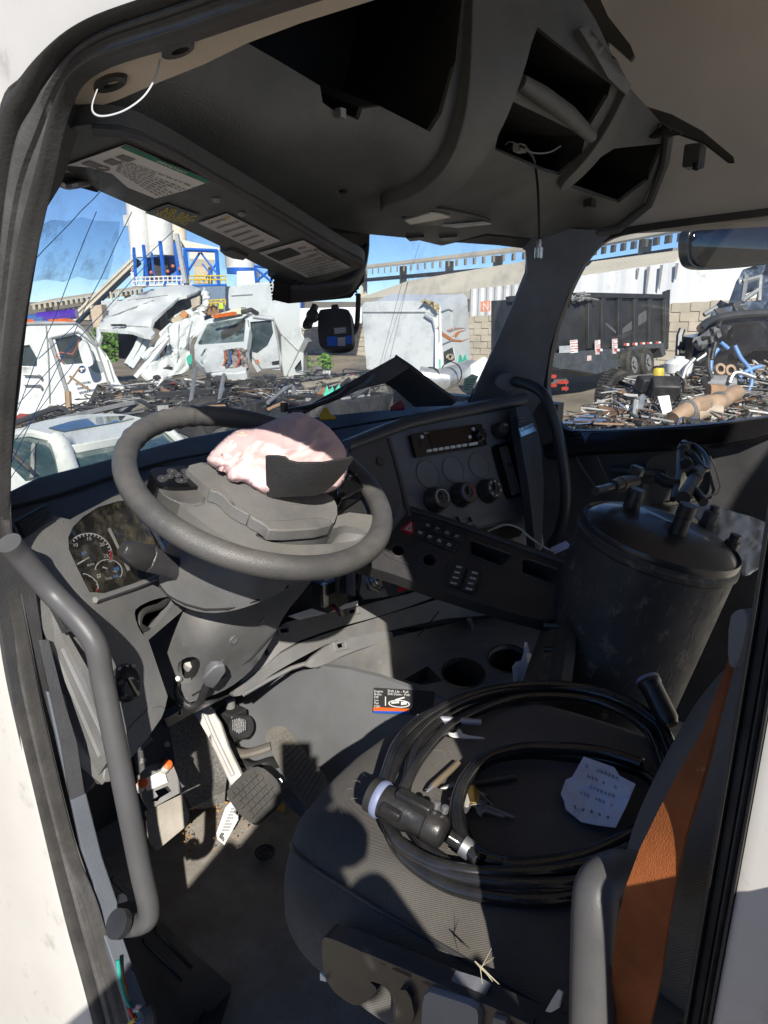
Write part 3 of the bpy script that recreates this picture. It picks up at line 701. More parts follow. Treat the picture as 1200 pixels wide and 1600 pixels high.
M_sw = mat('orange_stripe', (.6, .2, .04), .5); M_sw2 = mat('pale_red_stripe', (.5, .28, .22), .5)
MB().panel([(681, 508), (692, 520), (708, 530), (722, 532), (734, 528), (720, 534), (704, 533), (690, 524)], fs4, (), 5, .005, .012).panel([(706, 525), (714, 518), (728, 515), (718, 519), (712, 527)], fs4, (), 5, .005, .012).build('orange_swoosh', M_sw, T4)
MB().panel([(697, 516), (710, 512), (728, 512), (712, 515), (702, 519)], fs4, (), 5, .005, .012).build('red_swoosh', M_sw2, T4)
MB().panel([(684, 476), (676, 470), (664, 470), (660, 473), (672, 477), (680, 484), (684, 492)], lambda x, y: fb4(x, y)-.12-.1*mnoise.noise(Vector((x/4., y/4., 0))), (), 4, .05).build('torn_foam', mat('torn_foam', (.42, .34, .2), .9), T4)
MB().tube([on(fb4, 568, 488, .01), on(fb4, 664, 488, .01), on(fb4, 682, 496, .02)], .012, 5).build('wall_seam', MATS['seam_grey'], T4)
MB().tube([on(fb4, 666, 492, .02), on(fb4, 680, 500, .03), on(fb4, 683, 516, .02)], .04, 5).build('dent_ridge', M_wtruck2, T4)
for q in ([(686, 562), (690, 558), (691, 574), (687, 577)], [(715, 566), (717, 554), (720, 556), (722, 564), (726, 552), (729, 564), (726, 566), (720, 570)]):
    MB().panel(q, fs4, (), 5, .005, .012).build('green_paint_mark', mat('green_spray', (.05, .5, .35), .7), T4)
MB().tube([P(655, 590, t=12.6), P(690, 594, t=12.6), P(735, 578, t=13.6)], [.2, .2, .2], 18).build('fuel_tank', mat('tank_aluminium', (.55, .56, .57), .35, metal=.6), T4)
mb = MB()
for x in (672, 704): mb.lathe(P(x, 592-(x-672)*.25, t=12.55), P(735, 578, t=13.6)-P(690, 594, t=12.6), [(.2, 0), (.207, 0), (.207, .05), (.2, .05)], 18, cap=False)
mb.build('tank_strap', M_int, T4)
MB().panel([(690, 590), (732, 572), (756, 556), (764, 560), (770, 590), (750, 600), (742, 596)], lambda x, y: 13.2, (), 12, .6).build('rear_fairing', M_wtruck, T4, bevel=.04)
tag(MB().prism([P(468, 482, t=29), P(565, 480, t=29), P(565, 505, t=29), P(468, 512, t=29)], _h*2).build('box_trailer', mat('trailer_white', (.75, .75, .76), .5), smooth=False), 'plain white trailer box behind the dash camera, in front of the block wall', 'trailer')
tag(MB().prism([P(425, 470, t=40), P(470, 466, t=40), P(470, 486, t=40), P(425, 486, t=40)], _h*2).build('blue_container', M_pblue, smooth=False), 'small blue steel container glimpsed between the grey truck and the dash camera', 'container')
# ------------------------------------------------------------------ black dump trailer
DT = thing('dump_trailer', 'black high sided dump trailer with twin rear wheels, by the block wall', 'trailer', P(960, 590, t=19))
ta, tb = P(820, 462, t=15.5), P(1038, 463, t=21.5); ba = P(820, 580, t=15.5)
fdt = plane3(ta, tb, ba)
body('side_wall', DT, [(790, 470), (860, 466), (905, 460), (1037, 464), (1036, 540), (968, 548), (868, 556), (790, 560)], fdt, _h*2.1, M_trl, (), 25, bevel=.02)
for x in (918, 939, 965, 990, 1013, 1036):
    MB().panel([(x-3, 464), (x+3, 464), (x+3, 545-(x-918)*.05), (x-3, 546-(x-918)*.05)], fdt, (), 30, .08, .08).build('side_post', M_trl, DT, bevel=.01)
MB().panel([(790, 464), (905, 458), (1038, 461), (1038, 467), (905, 466), (790, 473)], fdt, (), 30, .1, .1).build('top_rail', M_trl, DT, bevel=.01)
MB().panel([(1036, 456), (1043, 453), (1042, 470), (1040, 546), (1034, 548)], fdt, (), 20, .12, .09).build('tailgate_post', M_trl, DT, bevel=.01)
MB().panel([(790, 556), (868, 552), (970, 544), (970, 566), (960, 572), (915, 578), (790, 588)], fdt, (), 25, .3, .1).build('chassis_rail', mat('chassis_grey', (.05, .055, .06), .45, var=.3, dust=.5, dustcol=(.15, .14, .12), dscale=2), DT, bevel=.02)
MB().panel([(868, 578), (915, 566), (962, 562), (960, 574), (918, 587)], fdt, (), 25, .3, .2).build('lower_skirt', MATS['chassis_grey'], DT, bevel=.02)
MB().panel([(968, 552), (974, 544), (990, 540), (1024, 538), (1028, 556), (1022, 560), (1018, 546), (985, 549), (980, 566), (970, 572)], fdt, (), 12, .5, .25).build('fender', MATS['chassis_grey'], DT, bevel=.02)
wn_ = nrm(fdt, 1000, 560)
for x, y, t_ in ((991, 570, 18.9), (1013, 566, 19.6)):
    c = P(x, y, t=t_); WH_ = MB().lathe(c-wn_*.3, wn_, [(.2, 0), (.36, .0), (.41, .06), (.41, .26), (.36, .32), (.24, .33), (.22, .28), (.1, .26), (.1, .33), (.0, .33)], 28).build('wheel', M_tyre, DT)
    MB().lathe(c-wn_*.02, wn_, [(.23, .02), (.2, .0), (.1, .02), (.09, .07), (.02, .08)], 24).build('rim', M_rim, WH_)
    for k in range(8):
        u, v_, _ = frame_of(wn_); e = u*math.cos(k*math.pi/4)+v_*math.sin(k*math.pi/4); MB().lathe(c+e*.14-wn_*.01, wn_, [(.025, 0), (.025, .03)], 6).build('wheel_nut', M_rim, WH_)
M_wl = mat('label_white', (.75, .75, .74), .5)
for q in ([(884, 533), (895, 532), (896, 552), (884, 553)], [(923, 533), (931, 532), (931, 548), (923, 549)], [(950, 531), (958, 530), (958, 545), (950, 546)], [(911, 557), (917, 556), (917, 564), (911, 565)], [(924, 549), (930, 549), (930, 555), (924, 555)], [(951, 547), (956, 546), (956, 554), (951, 554)]):
    o_ = MB().panel(q, fdt, (), 20, .01, .12).build('white_label', M_wl, DT)
    print_lines(fdt, [Vector(p) for p in q], 5, mat('label_red', (.5, .06, .04), .5), o_, 'label_print', .125, .4, int(q[0][0]))
for x in (930, 957, 972, 985, 997, 1008, 1022):
    y = 548 if x < 960 else 540-(x-960)*.05
    MB().panel([(x-4, y-2), (x, y-2), (x, y+2), (x-4, y+2)], fdt, (), 20, .01, .13).build('red_reflector', MATS['label_red'], DT); MB().panel([(x, y-2), (x+4, y-2), (x+4, y+2), (x, y+2)], fdt, (), 20, .01, .13).build('white_reflector', M_wl, DT)
MB().panel([(867, 542), (884, 541), (884, 552), (867, 553)], fdt, (), 20, .01, .12).build('white_label', mat('faded_label', (.4, .42, .44), .5), DT)
MB().box(on(fdt, 917, 568, .15), (.1, .06, .07)).build('marker_lamp', MATS['amber_lamp'], DT); MB().box(on(fdt, 926, 569, .15), (.14, .06, .1)).build('yellow_plate', M_pyel, DT)
mb = MB()
for k in range(14): mb.tube([on(fdt, 880+rnd.uniform(0, 40), 458+rnd.uniform(0, 14), .12), on(fdt, 880+rnd.uniform(0, 45), 460+rnd.uniform(0, 14), .2)], .03, 4)
mb.build('crumpled_tarp', mat('torn_tarp', (.2, .2, .2), .6), DT)
MB().panel([(938, 500), (950, 506), (965, 520), (1000, 490), (1022, 478), (1012, 500), (990, 514), (965, 524)], fdt, [], 10, .004, .004).build('scrape_mark', mat('pale_scrape', (.1, .1, .1), .7), DT)
TL2 = thing('flatbed_trailer', 'end of a low black flatbed trailer with red lamps left of the dump trailer', 'trailer', P(870, 612, t=15))
MB().prism([P(850, 578, t=15.5), P(884, 580, t=14.6), P(887, 592, t=14.4), P(850, 596, t=15)], _h*1.5).build('flatbed_deck', M_trl, TL2, smooth=False)
MB().prism([P(850, 594, t=14.3), P(886, 592, t=14.3), P(885, 612, t=14.3), P(880, 612, t=14.3), P(878, 600, t=14.3), P(850, 606, t=14.3)], _h*.2).build('bumper', M_trl, TL2, smooth=False)
for x, y in ((864, 588), (865, 602), (876, 597), (883, 597), (883, 607)): MB().box(P(x, y, t=14.15), (.1, .1, .06)).build('tail_lamp', MATS['label_red'], TL2)
# ------------------------------------------------------------------ white car in front
CR = thing('white_car', 'white car with a black glass sunroof parked just beyond the windscreen', 'car', P(150, 760, t=4.6)+Vector((0, 0, -.9)))
M_car = mat('car_white', (.84, .86, .8), .45, var=.02, coat=.15)
frf = tps([(20, 676, 't', 4.0), (110, 650, 't', 4.9), (215, 652, 't', 5.2), (255, 668, 't', 4.9), (100, 692, 't', 4.0), (180, 682, 't', 4.3), (150, 668, 't', 4.55)])
MB().panel([tuple(p) for p in chaikin([(16, 680), (40, 664), (80, 654), (140, 646), (190, 646), (228, 654), (262, 672), (240, 676), (180, 684), (104, 698), (84, 690), (50, 680)], 1)], frf, (), 14, .05).build('roof', M_car, CR, bevel=.01)
MB().panel([(76, 670), (110, 660), (150, 653), (198, 651), (209, 655), (190, 660), (150, 667), (100, 676)], frf, (), 14, .01, .008).build('sunroof', M_dgl, CR)
fsg = tps([(100, 698, 't', 4.0), (262, 674, 't', 4.85), (110, 745, 't', 3.75), (290, 705, 't', 4.5), (200, 720, 't', 4.1)])
MB().panel([(98, 698), (182, 682), (258, 672), (300, 712), (320, 760), (108, 770)], fsg, (), 20, .02).build('rear_window', mat('car_glass', (.05, .09, .085), .06, var=.3, vscale=4, coat=.5, stain=(7., .5, .66, (.2, .24, .22))), CR)
MB().tube([on(fsg, x, y, .01) for x, y in ((256, 669), (275, 686), (292, 703), (320, 735))], .03, 8).build('window_frame', M_car, CR)
MB().tube([on(fsg, x, y, .01) for x, y in ((88, 690), (96, 702), (102, 722), (108, 745), (112, 780))], [.05, .055, .055, .06, .07], 10).build('corner_pillar', M_car, CR)
fsl = tps([(10, 690, 't', 3.7), (80, 694, 't', 3.95), (95, 740, 't', 3.7), (10, 760, 't', 3.4)])
MB().panel([(0, 688), (40, 682), (78, 692), (88, 704), (96, 742), (60, 756), (0, 770)], fsl, (), 20, .02).build('side_window', MATS['car_glass'], CR)
MB().tube([on(fsl, x, y, .01) for x, y in ((0, 684), (40, 678), (76, 687), (90, 698))], .028, 8).build('window_frame', M_car, CR)
MB().panel([(49, 695), (54, 694), (52, 748), (46, 750)], fsl, (), 14, .02, .012).build('inner_pillar', mat('pale_trim', (.35, .34, .3), .7), CR)
MB().panel([(-20, 720), (10, 722), (40, 752), (100, 744), (112, 770), (330, 750), (330, 900), (-20, 900)], lambda x, y: fsl(x, y)-.06 if x < 100 else fsg(x, y)-.05, (), 25, .05).build('car_body', M_car, CR)
MB().tube([on(fsl, x, y, .07) for x, y in ((10, 725), (26, 738), (42, 752))], .012, 6).build('body_seam', M_int, CR)
mb = MB()
for k in range(22): mb.ball(P(rnd.uniform(60, 95), rnd.uniform(735, 752), t=4.1), .03, 6, 5)
mb.build('cargo', mat('cargo_tan', (.3, .24, .17), .9, var=.5, vscale=9), CR)
MB().box(P(150, 720, t=5.0)+Vector((0, 0, -.55)), (1.5, 2.2, .7), (RT, _h, Vector((0, 0, 1)))).build('car_underbody', M_int, CR, bevel=.1)
# ------------------------------------------------------------------ stripped chassis and scrap in the middle of the yard
def chassis(label, a, b, w_, wheels, cols):
    a, b = Vector(a), Vector(b); t = thing('stripped_chassis', label, 'chassis', a+Vector((0, 0, GROUND-a.z+.3))); d = b-a; dn = d.normalized(); sd_ = dn.cross(Vector((0, 0, 1))).normalized()
    for s_ in (0, w_): MB().box((a+b)/2+sd_*s_, (d.length, .09, .26), (dn, sd_, dn.cross(sd_)*-1)).build('frame_rail', M_dark, t, smooth=False, bevel=.01)
    for k in range(6): MB().box(a+d*((k+.5)/6)+sd_*(w_/2), (.1, w_, .12), (dn, sd_, dn.cross(sd_)*-1)).build('cross_member', M_dark, t, smooth=False)
    for u, s_ in wheels:
        c = a+d*u+sd_*s_-Vector((0, 0, .25)); o = MB().lathe(c-sd_*.14, sd_, [(.25, 0), (.46, 0), (.51, .06), (.51, .22), (.46, .28), (.3, .28), (.28, .2), (.12, .2), (.1, .28), (0, .28)], 24).build('wheel', M_tyre, t)
        for e in (-1, 1): MB().lathe(c+sd_*(.1*e), sd_*e, [(.29, .03), (.26, 0), (.13, .0), (.12, .06), (0, .07)], 20).build('rim', M_rim, o)
    for k in range(cols):
        c = a+d*rnd.uniform(.05, .95)+sd_*rnd.uniform(0, w_)+Vector((0, 0, rnd.uniform(.02, .2)))
        m_ = rnd.choice((M_dark, M_dark, M_dark, M_rim, MATS['machinery_rust'], mat('scrap_grey', (.2, .2, .21), .5), mat('scrap_dark_grey', (.06, .06, .065), .5), mat('scrap_red', (.3, .03, .03), .5) if rnd.random() < .35 else M_dark))
        if rnd.random() < .5: MB().box(c, (rnd.uniform(.06, .26), rnd.uniform(.05, .18), rnd.uniform(.04, .14)), frame_of(Vector((rnd.uniform(-1, 1), rnd.uniform(-1, 1), .3)))).build('bolted_part', m_, t, bevel=.01)
        else: MB().tube(crom([c, c+Vector((rnd.uniform(-.3, .3), rnd.uniform(-.3, .3), rnd.uniform(0, .15))), c+dn*rnd.uniform(-.7, .7)], 4), rnd.uniform(.01, .03), 6).build('hose', m_, t)
chassis('stripped black truck chassis with a big wheel, right behind the steering wheel', P(250, 660, t=9.5), P(470, 630, t=11.5), .9, ((.32, -.1), (.32, 1.0), (.05, 1.0)), 26)
chassis('stripped chassis with red parts and green paint marks below the dash camera', P(395, 645, t=9.2), P(575, 614, t=11), .9, ((.12, 1.), (.9, 1.)), 26)
chassis('tangle of black frame rails beneath the crushed white cab', P(205, 618, t=12), P(430, 602, t=14), .9, ((.6, 1.),), 22)
chassis('low black frame rails behind the roof of the white car', P(20, 690, t=7.5), P(260, 656, t=8.6), .9, ((.2, 1.), (.75, .9)), 26)
chassis('rusty black frame with parts piled on it beneath the grey truck', P(420, 606, t=13.5), P(566, 590, t=15), .9, ((.3, .9), (.8, .9)), 22)
tag(MB().prism([P(128, 652, t=9), P(225, 628, t=10.5), P(232, 634, t=10.4), P(140, 664, t=8.9)], Vector((0, 0, -.05))).build('plank', mat('weathered_wood', (.3, .26, .2), .85, var=.2, bump=.5, bscale=20), smooth=False), 'long weathered plank lying across the scrap behind the white car', 'plank')
tag(MB().prism([P(470, 598, t=12.2), P(560, 585, t=13.4), P(566, 590, t=13.3), P(476, 606, t=12)], Vector((0, 0, -.06))).build('plank', MATS['weathered_wood'], smooth=False), 'grey plank resting on the chassis below the dash camera', 'plank')
GP = MB().panel([(505, 620), (511, 602), (514, 612), (520, 603), (522, 612), (530, 600), (532, 606), (524, 618)], lambda x, y: 9.3, (), 6, .02).build('green_paint_mark', mat('green_spray', (.05, .5, .35), .7)); tag(GP, 'bright green spray paint mark on the side of the scrap chassis', 'paint mark')
M_sc = [mat('scrap_mix_%d' % i, c, .6, var=.4, vscale=4, dust=.4) for i, c in enumerate(((.02, .02, .022), (.05, .05, .052), (.2, .19, .18), (.16, .09, .05), (.3, .04, .035), (.5, .49, .47), (.06, .1, .2)))]
def heap(name, label, region, t0, t1, n, seed, wts=(9, 7, 2.2, .8, .12, .8, .3), cuts=(.18, .30, .62, .86)):
    """Loose broken parts lying over the ground; region is the outline as seen in the photo."""
    r_ = random.Random(seed); xs = [p[0] for p in region]; ys_ = [p[1] for p in region]; mbs = [MB() for _ in M_sc]; k = 0
    while k < n:
        x, y = r_.uniform(min(xs), max(xs)), r_.uniform(min(ys_), max(ys_))
        if not inside((x, y), region): continue
        k += 1; v = (y-min(ys_))/(max(ys_)-min(ys_)); c = P(x, y, t=t1+(t0-t1)*v+r_.uniform(-.3, .3))
        i = r_.choices(range(7), wts)[0]; mb = mbs[i]; q = r_.random(); s_ = (t0+t1)/2/11.*.42
        if q < cuts[0]: mb.box(c, (r_.uniform(.08, .5)*s_, r_.uniform(.04, .2)*s_, r_.uniform(.03, .18)*s_), frame_of(Vector((r_.uniform(-1, 1), r_.uniform(-1, 1), r_.uniform(-.5, .5)))))
        elif q < cuts[1]: mb.prism([c+Vector((r_.uniform(-.3, .3), r_.uniform(-.3, .3), r_.uniform(-.06, .1))) for _ in range(3)], Vector((.01, .0, .02)))
        elif q < cuts[2]: mb.tube(crom([c+Vector((r_.uniform(-.5, .5), r_.uniform(-.5, .5), r_.uniform(-.06, .16)))*s_*2 for _ in range(4)], 3), r_.uniform(.006, .014)*s_*2, 4)
        elif q < cuts[3]: mb.tube(crom([c, c+Vector((r_.uniform(-.4, .4), r_.uniform(-.4, .4), r_.uniform(-.1, .3)))*s_, c+Vector((r_.uniform(-.7, .7), r_.uniform(-.7, .7), r_.uniform(-.2, .2)))*s_], 3), r_.uniform(.012, .05)*s_, 5)
        else: mb.ball(c, r_.uniform(.05, .16)*s_, 7, 5, lump=.8, seed=k)
    t = thing(name, label, 'scrap heap', P((min(xs)+max(xs))/2, max(ys_), t=t0))
    for mb in mbs:
        if len(mb.bm.verts): tag(mb.build('scrap_parts', M_sc[mbs.index(mb)], t), kind='stuff')
        else: mb.bm.free()
heap('scrap_heap', 'dark scrap parts heaped around the stripped chassis beyond the dash', [(20, 664), (110, 648), (190, 606), (300, 596), (400, 596), (500, 592), (572, 590), (575, 625), (500, 650), (400, 690), (300, 690), (200, 690), (60, 700)], 8.2, 13.5, 2600, 21)
heap('scrap_heap', 'broken engine parts heaped in front of the blackened truck at the right', [(885, 655), (950, 630), (1010, 590), (1060, 575), (1200, 570), (1230, 600), (1230, 650), (1080, 668), (900, 672)], 9.5, 12.5, 1500, 22, (4, 6, 6, 2.2, .3, 3.5, .5), (.3, .42, .56, .78))
for x0, y0, x1, y1 in ((350, 585, 336, 660), (306, 575, 296, 640)):
    tag(MB().tube([P(x0, y0, t=10.5), P((x0+x1)/2, (y0+y1)/2, t=10.2), P(x1, y1, t=10)], .03, 6).build('metal_strap', MATS['rail_steel']), 'bent grey metal strap leaning in the scrap, '+('left' if x0 < 320 else 'right')+' of the pair', 'strap')
# ------------------------------------------------------------------ burnt truck, engine and pipes at the right
BT2 = thing('burnt_truck', 'blackened truck front with crumpled bonnet and cab at the right edge', 'truck', P(1150, 590, t=13))
fbt = tps([(1095, 560, 't', 12.2), (1110, 500, 't', 12.6), (1200, 488, 't', 12.8), (1260, 560, 't', 12.), (1150, 580, 't', 11.8)])
def fbtn(x, y): return fbt(x, y)-.25*mnoise.noise(Vector((x/22., y/20., 4)))
M_bk = mat('burnt_paint', (.012, .012, .013), .25, var=.6, vscale=2, coat=.3, stain=(2., .6, .75, (.1, .1, .1)))
MB().panel([(1078, 580), (1084, 540), (1094, 512), (1110, 500), (1150, 493), (1280, 486), (1290, 600), (1100, 604)], fbtn, [[(1150, 560), (1180, 545), (1230, 540), (1240, 580), (1160, 590)]], 9, .06).build('burnt_bonnet', M_bk, BT2)
MB().tube(crom([P(1094, 514, t=12.1), P(1112, 500, t=12.3), P(1150, 492, t=12.4), P(1210, 488, t=12.5), P(1280, 486, t=12.5)], 4), .07, 8).build('bonnet_lip', mat('grey_lip', (.04, .042, .045), .4), BT2)
fbc = tps([(1115, 480, 't', 14), (1160, 415, 't', 15), (1230, 410, 't', 14.5), (1230, 500, 't', 13.5)])
def fbcn(x, y): return fbc(x, y)-.4*mnoise.noise(Vector((x/18., y/15., 7)))
hl1 = [(1166, 460), (1186, 452), (1180, 470), (1160, 470)]
MB().panel([(1110, 500), (1116, 482), (1128, 470), (1138, 474), (1150, 440), (1164, 420), (1190, 412), (1270, 400), (1280, 500)], fbcn, [hl1], 8, .05).build('crushed_cab', mat('dark_blue_wreck', (.04, .06, .095), .4, var=.6, vscale=3, coat=.2, stain=(3., .55, .7, (.25, .27, .3))), BT2)
for a, b in (((1160, 470), (1186, 452)), ((1160, 440), (1190, 432)), ((1166, 430), (1160, 472)), ((1188, 432), (1186, 470)), ((1120, 480), (1100, 492))):
    MB().tube([P(*a, t=13.2), P(*b, t=13.2)], .045, 6).build('bent_frame', mat('bent_grey', (.2, .21, .22), .5), BT2)
MB().panel([(1160, 462), (1174, 456), (1172, 468), (1158, 470)], lambda x, y: 13.3, (), 9, .03).build('white_plate', M_wl, BT2)
for k in range(10):
    a = (1108+rnd.uniform(0, 80), 470+rnd.uniform(0, 26)); MB().panel([(a[0], a[1]), (a[0]+rnd.uniform(8, 18), a[1]-rnd.uniform(-5, 8)), (a[0]+rnd.uniform(4, 14), a[1]+rnd.uniform(5, 11))], lambda x, y: 12.9, (), 20, .04).build('torn_sheet', rnd.choice((M_bk, M_bk, MATS['dark_blue_wreck'])), BT2)
MB().tube([P(1060, 555, t=12.8), P(1062, 525, t=12.8), P(1066, 514, t=12.8)], .06, 6).build('exhaust_stub', M_bk, BT2)
MB().panel([(1064, 533), (1072, 532), (1070, 552), (1063, 552)], lambda x, y: 12.7, (), 9, .1).build('step_plate', M_bk, BT2)
MB().panel([(1088, 530), (1110, 512), (1124, 508), (1128, 525), (1112, 536), (1092, 540)], lambda x, y: 11.9-.2*mnoise.noise(Vector((x/8., y/8., 0))), (), 5, .1).build('melted_part', mat('ash_grey', (.1, .102, .105), .7, var=.4, vscale=6), BT2)
MB().prism([P(1086, 528, t=13.9), P(1300, 500, t=13.9), P(1300, 640, t=13.4), P(1092, 612, t=13.4)], _h*.8).build('burnt_engine_bay', M_bk, BT2, smooth=False)
EN = thing('scrapped_engine', 'scrapped engine with tan exhaust pipes, blue hoses and a white fluid tank', 'engine', P(1100, 650, t=10.4))
M_ex = mat('heat_tan', (.34, .23, .15), .6, var=.25, vscale=4)
MB().tube(crom([P(1052, 655, t=9.6), P(1075, 640, t=9.7), P(1100, 632, t=9.9), P(1120, 630, t=10), P(1140, 620, t=10.2), P(1152, 612, t=10.3)], 5), [.11]*8+[.13]*8+[.11]*10, 16).build('exhaust_pipe', M_ex, EN)
for x, y in ((1072, 642), (1096, 634), (1122, 628)): MB().lathe(P(x, y, t=9.7+(x-1072)*.008), P(1100, 632, t=9.9)-P(1075, 640, t=9.7), [(.145, 0), (.145, .06)], 18).build('pipe_flange', M_rim, EN)
MB().tube(crom([P(1082, 648, t=9.8), P(1100, 642, t=9.9), P(1125, 645, t=9.9)], 5), .12, 14).build('exhaust_pipe', mat('pale_tan_pipe', (.42, .33, .25), .6, var=.2), EN)
M_hose = mat('blue_hose', (.12, .25, .5), .4)
for q in ([(1148, 540), (1158, 560), (1172, 578), (1174, 600), (1168, 612)], [(1122, 545), (1112, 560), (1110, 585)], [(1126, 535), (1138, 545)], [(1190, 572), (1170, 578), (1155, 590)]):
    MB().tube(crom([P(x, y, t=11) for x, y in q], 5), .034, 10).build('blue_hose', M_hose, EN)
for q in ([(1108, 545), (1106, 570), (1112, 592)], [(1118, 535), (1112, 562)], [(1085, 560), (1072, 575), (1066, 592)], [(1098, 610), (1110, 622), (1118, 640)], [(1056, 582), (1070, 596), (1068, 612)], [(1180, 590), (1150, 582), (1140, 598)]):
    MB().tube(crom([P(x, y, t=10.8) for x, y in q], 5), .032, 8).build('coolant_hose', rnd.choice((MATS['rail_steel'], M_dark)), EN)
MB().lathe(P(1060, 572, t=11.2), (0, 0, 1), [(.1, -.12), (.2, -.1), (.22, .04), (.14, .1), (.08, .12), (.08, .15)], 16).build('fluid_tank', M_wl, EN)
MB().lathe(P(1027, 598, t=11.), (0, 0, 1), [(.085, 0), (.085, .2), (.065, .23)], 16).build('yellow_canister', M_pyel, EN)
MB().lathe(P(1027, 590, t=11.), (0, 0, 1), [(.08, .1), (.08, .16), (.05, .18)], 16).build('canister_cap', M_dark, EN)
MB().prism([P(1028, 620, t=9.9), P(1046, 618, t=9.9), P(1050, 642, t=9.9), P(1036, 648, t=9.9)], _h*.05).build('pale_cover', M_wl, EN, smooth=False)
MB().tube([P(1100, 600, t=11), P(1145, 600, t=11)], .14, 12).build('cross_tube', MATS['scrap_grey'], EN); MB().tube([P(1106, 612, t=10.6), P(1130, 614, t=10.6)], .12, 12).build('cross_tube', MATS['machinery_rust'], EN)
for x, y in ((1122, 578), (1138, 580)): MB().lathe(P(x, y, t=11), Vector((-.6, -.6, .3)), [(.05, 0), (.09, 0), (.09, .07), (.05, .07)], 14, cap=False).build('metal_ring', M_ex, EN)
MB().box(P(1010, 600, t=10.8), (.3, .22, .2), frame_of((.4, .6, .2))).build('gear_case', M_dark, EN, bevel=.03); MB().box(P(1040, 606, t=10.6), (.4, .25, .3), frame_of((.7, .3, .4))).build('engine_block', M_dark, EN, bevel=.03)
for q in ([(1000, 640), (1004, 618)], [(990, 655), (994, 625)]): MB().tube([P(x, y, t=9.8) for x, y in q], .04, 6).build('bracket_bar', MATS['rail_steel'], EN)
tag(MB().prism([P(880, 660, t=10.4), P(925, 636, t=11.4), P(942, 640, t=11.3), P(935, 655, t=10.6), P(900, 672, t=10)], Vector((0, 0, -.08))).build('aluminium_plate', mat('plate_pale', (.6, .62, .58), .5, var=.1), smooth=False), 'pale flat metal plate on the gravel at the left end of the engine scrap', 'metal plate')
TY = P(962, 616, t=12.6); dty = (RT*.5-_h*.75).normalized()
tt = thing('loose_tyre', 'big worn truck tyre standing in front of the engine scrap', 'tyre', TY-Vector((0, 0, .5)))
MB().lathe(TY-dty*.15, dty, [(.27, .02), (.38, 0), (.42, .04), (.435, .1), (.435, .2), (.42, .26), (.38, .3), (.27, .28)], 36, cap=False).build('tyre_carcass', M_tyre, tt)
u, v_, _ = frame_of(dty)
for k in range(44):
    e = u*math.cos(k*math.pi/22)+v_*math.sin(k*math.pi/22); g_ = e.cross(dty)
    for j in (.05, .12, .19): MB().box(TY-dty*.15+dty*(j+.03)+e*.437, (.042, .055, .02), (g_, dty, e)).build('tread_block', M_tyre, tt, smooth=False)
# ------------------------------------------------------------------ passenger mirror outside
PM = thing('wing_mirror', 'rounded convex wing mirror outside the passenger window', 'mirror', P(1150, 380, t=2.9))
fpm = plane_fn(P(1140, 385, t=2.75), -(_h*.9-RT*.35))
mo = [tuple(p) for p in chaikin([(1074, 362), (1090, 356), (1150, 348), (1260, 336), (1270, 400), (1200, 414), (1130, 421), (1088, 422), (1074, 408)], 2)]
MB().panel(mo, fpm, (), 18, .05).build('mirror_housing', mat('mirror_shell', (.02, .022, .026), .25, coat=.3), PM, bevel=.015, seg=3)
m_m = mat('mirror_glass', (.09, .095, .105), .03, metal=1., var=.01)  # dark tint stands in for the dark truck side it would reflect
def fcm(x, y): return fpm(x, y)-.006-.018*(1-((x-1170)/100.)**2-((y-380)/50.)**2)
MB().panel([(1150+(x-1150)*.95, 386+(y-386)*.9) for x, y in mo], fcm, (), 8, .004).build('mirror_glass', m_m, PM, ang=180)
# ------------------------------------------------------------------ weeds and bush
def bush(name, label, c, r, n, seed, ls):
    r_ = random.Random(seed); t = thing(name, label, name, c-Vector((0, 0, r[2])))
    mb = MB()
    for k in range(n):
        q = Vector((r_.gauss(0, .5), r_.gauss(0, .5), r_.gauss(0, .5))); 
        if q.length > 1: q.normalize()
        p = c+Vector((q.x*r[0], q.y*r[1], q.z*r[2])); a, b, d = frame_of(Vector((r_.uniform(-1, 1), r_.uniform(-1, 1), r_.uniform(-.2, 1)))); l = ls*r_.uniform(.6, 1.3)
        mb.face([p-a*l*.5, p+b*l*.3, p+a*l*.5, p-b*l*.3])
    tag(mb.build('foliage', M_leaf, t, smooth=False), kind='stuff'); MB().tube([c-Vector((0, 0, r[2]*1.1)), c], [.05*r[2], .02*r[2]], 5).build('stem', mat('stem_brown', (.1, .07, .04), .9), t)
bush('bush', 'bright green bush seen through the crushed white cab', P(166, 538, t=20), (.55, .5, .5), 700, 4, .14)
bush('weed', 'green weed at the foot of the wall, right of the grey truck', P(509, 566, t=22), (.28, .25, .3), 160, 5, .12)
bush('weed', 'small weed beside the grey truck sleeper under the visor', P(478, 572, t=20), (.2, .2, .3), 120, 6, .1)
# ================================================================== materials of the cab
M_white = mat('white_paint', (0.62, 0.6, 0.56), .35, var=.03, coat=.3, stain=(14., .58, .72, (.45, .42, .37)))
M_seal = mat('rubber_seal', (0.032, 0.031, 0.03), .55, bump=.3, bscale=260, dust=.55, dustcol=(.16, .145, .125), dscale=14, var=.3)
M_jamb = mat('jamb_rubber', (0.07, 0.068, 0.067), .5, bump=.35, bscale=220, dust=.6, dustcol=(.3, .28, .24), dscale=12, var=.2)
M_blk = mat('black_plastic', (.042, .042, .044), .38, bump=.35, bscale=420, dust=.3, dustcol=(.1, .09, .075), dscale=7, var=.3)
M_blk2 = mat('satin_black_plastic', (0.03, 0.03, 0.031), .34, bump=.15, bscale=380, dust=.15, dustcol=(.08, .075, .065), var=.25)
M_gry = mat('grey_plastic', (0.15, 0.152, 0.155), .48, bump=.4, bscale=480, dust=.9, dustcol=(.27, .24, .19), dscale=9, var=.2, stain=(45., .66, .72, (.3, .28, .24)))
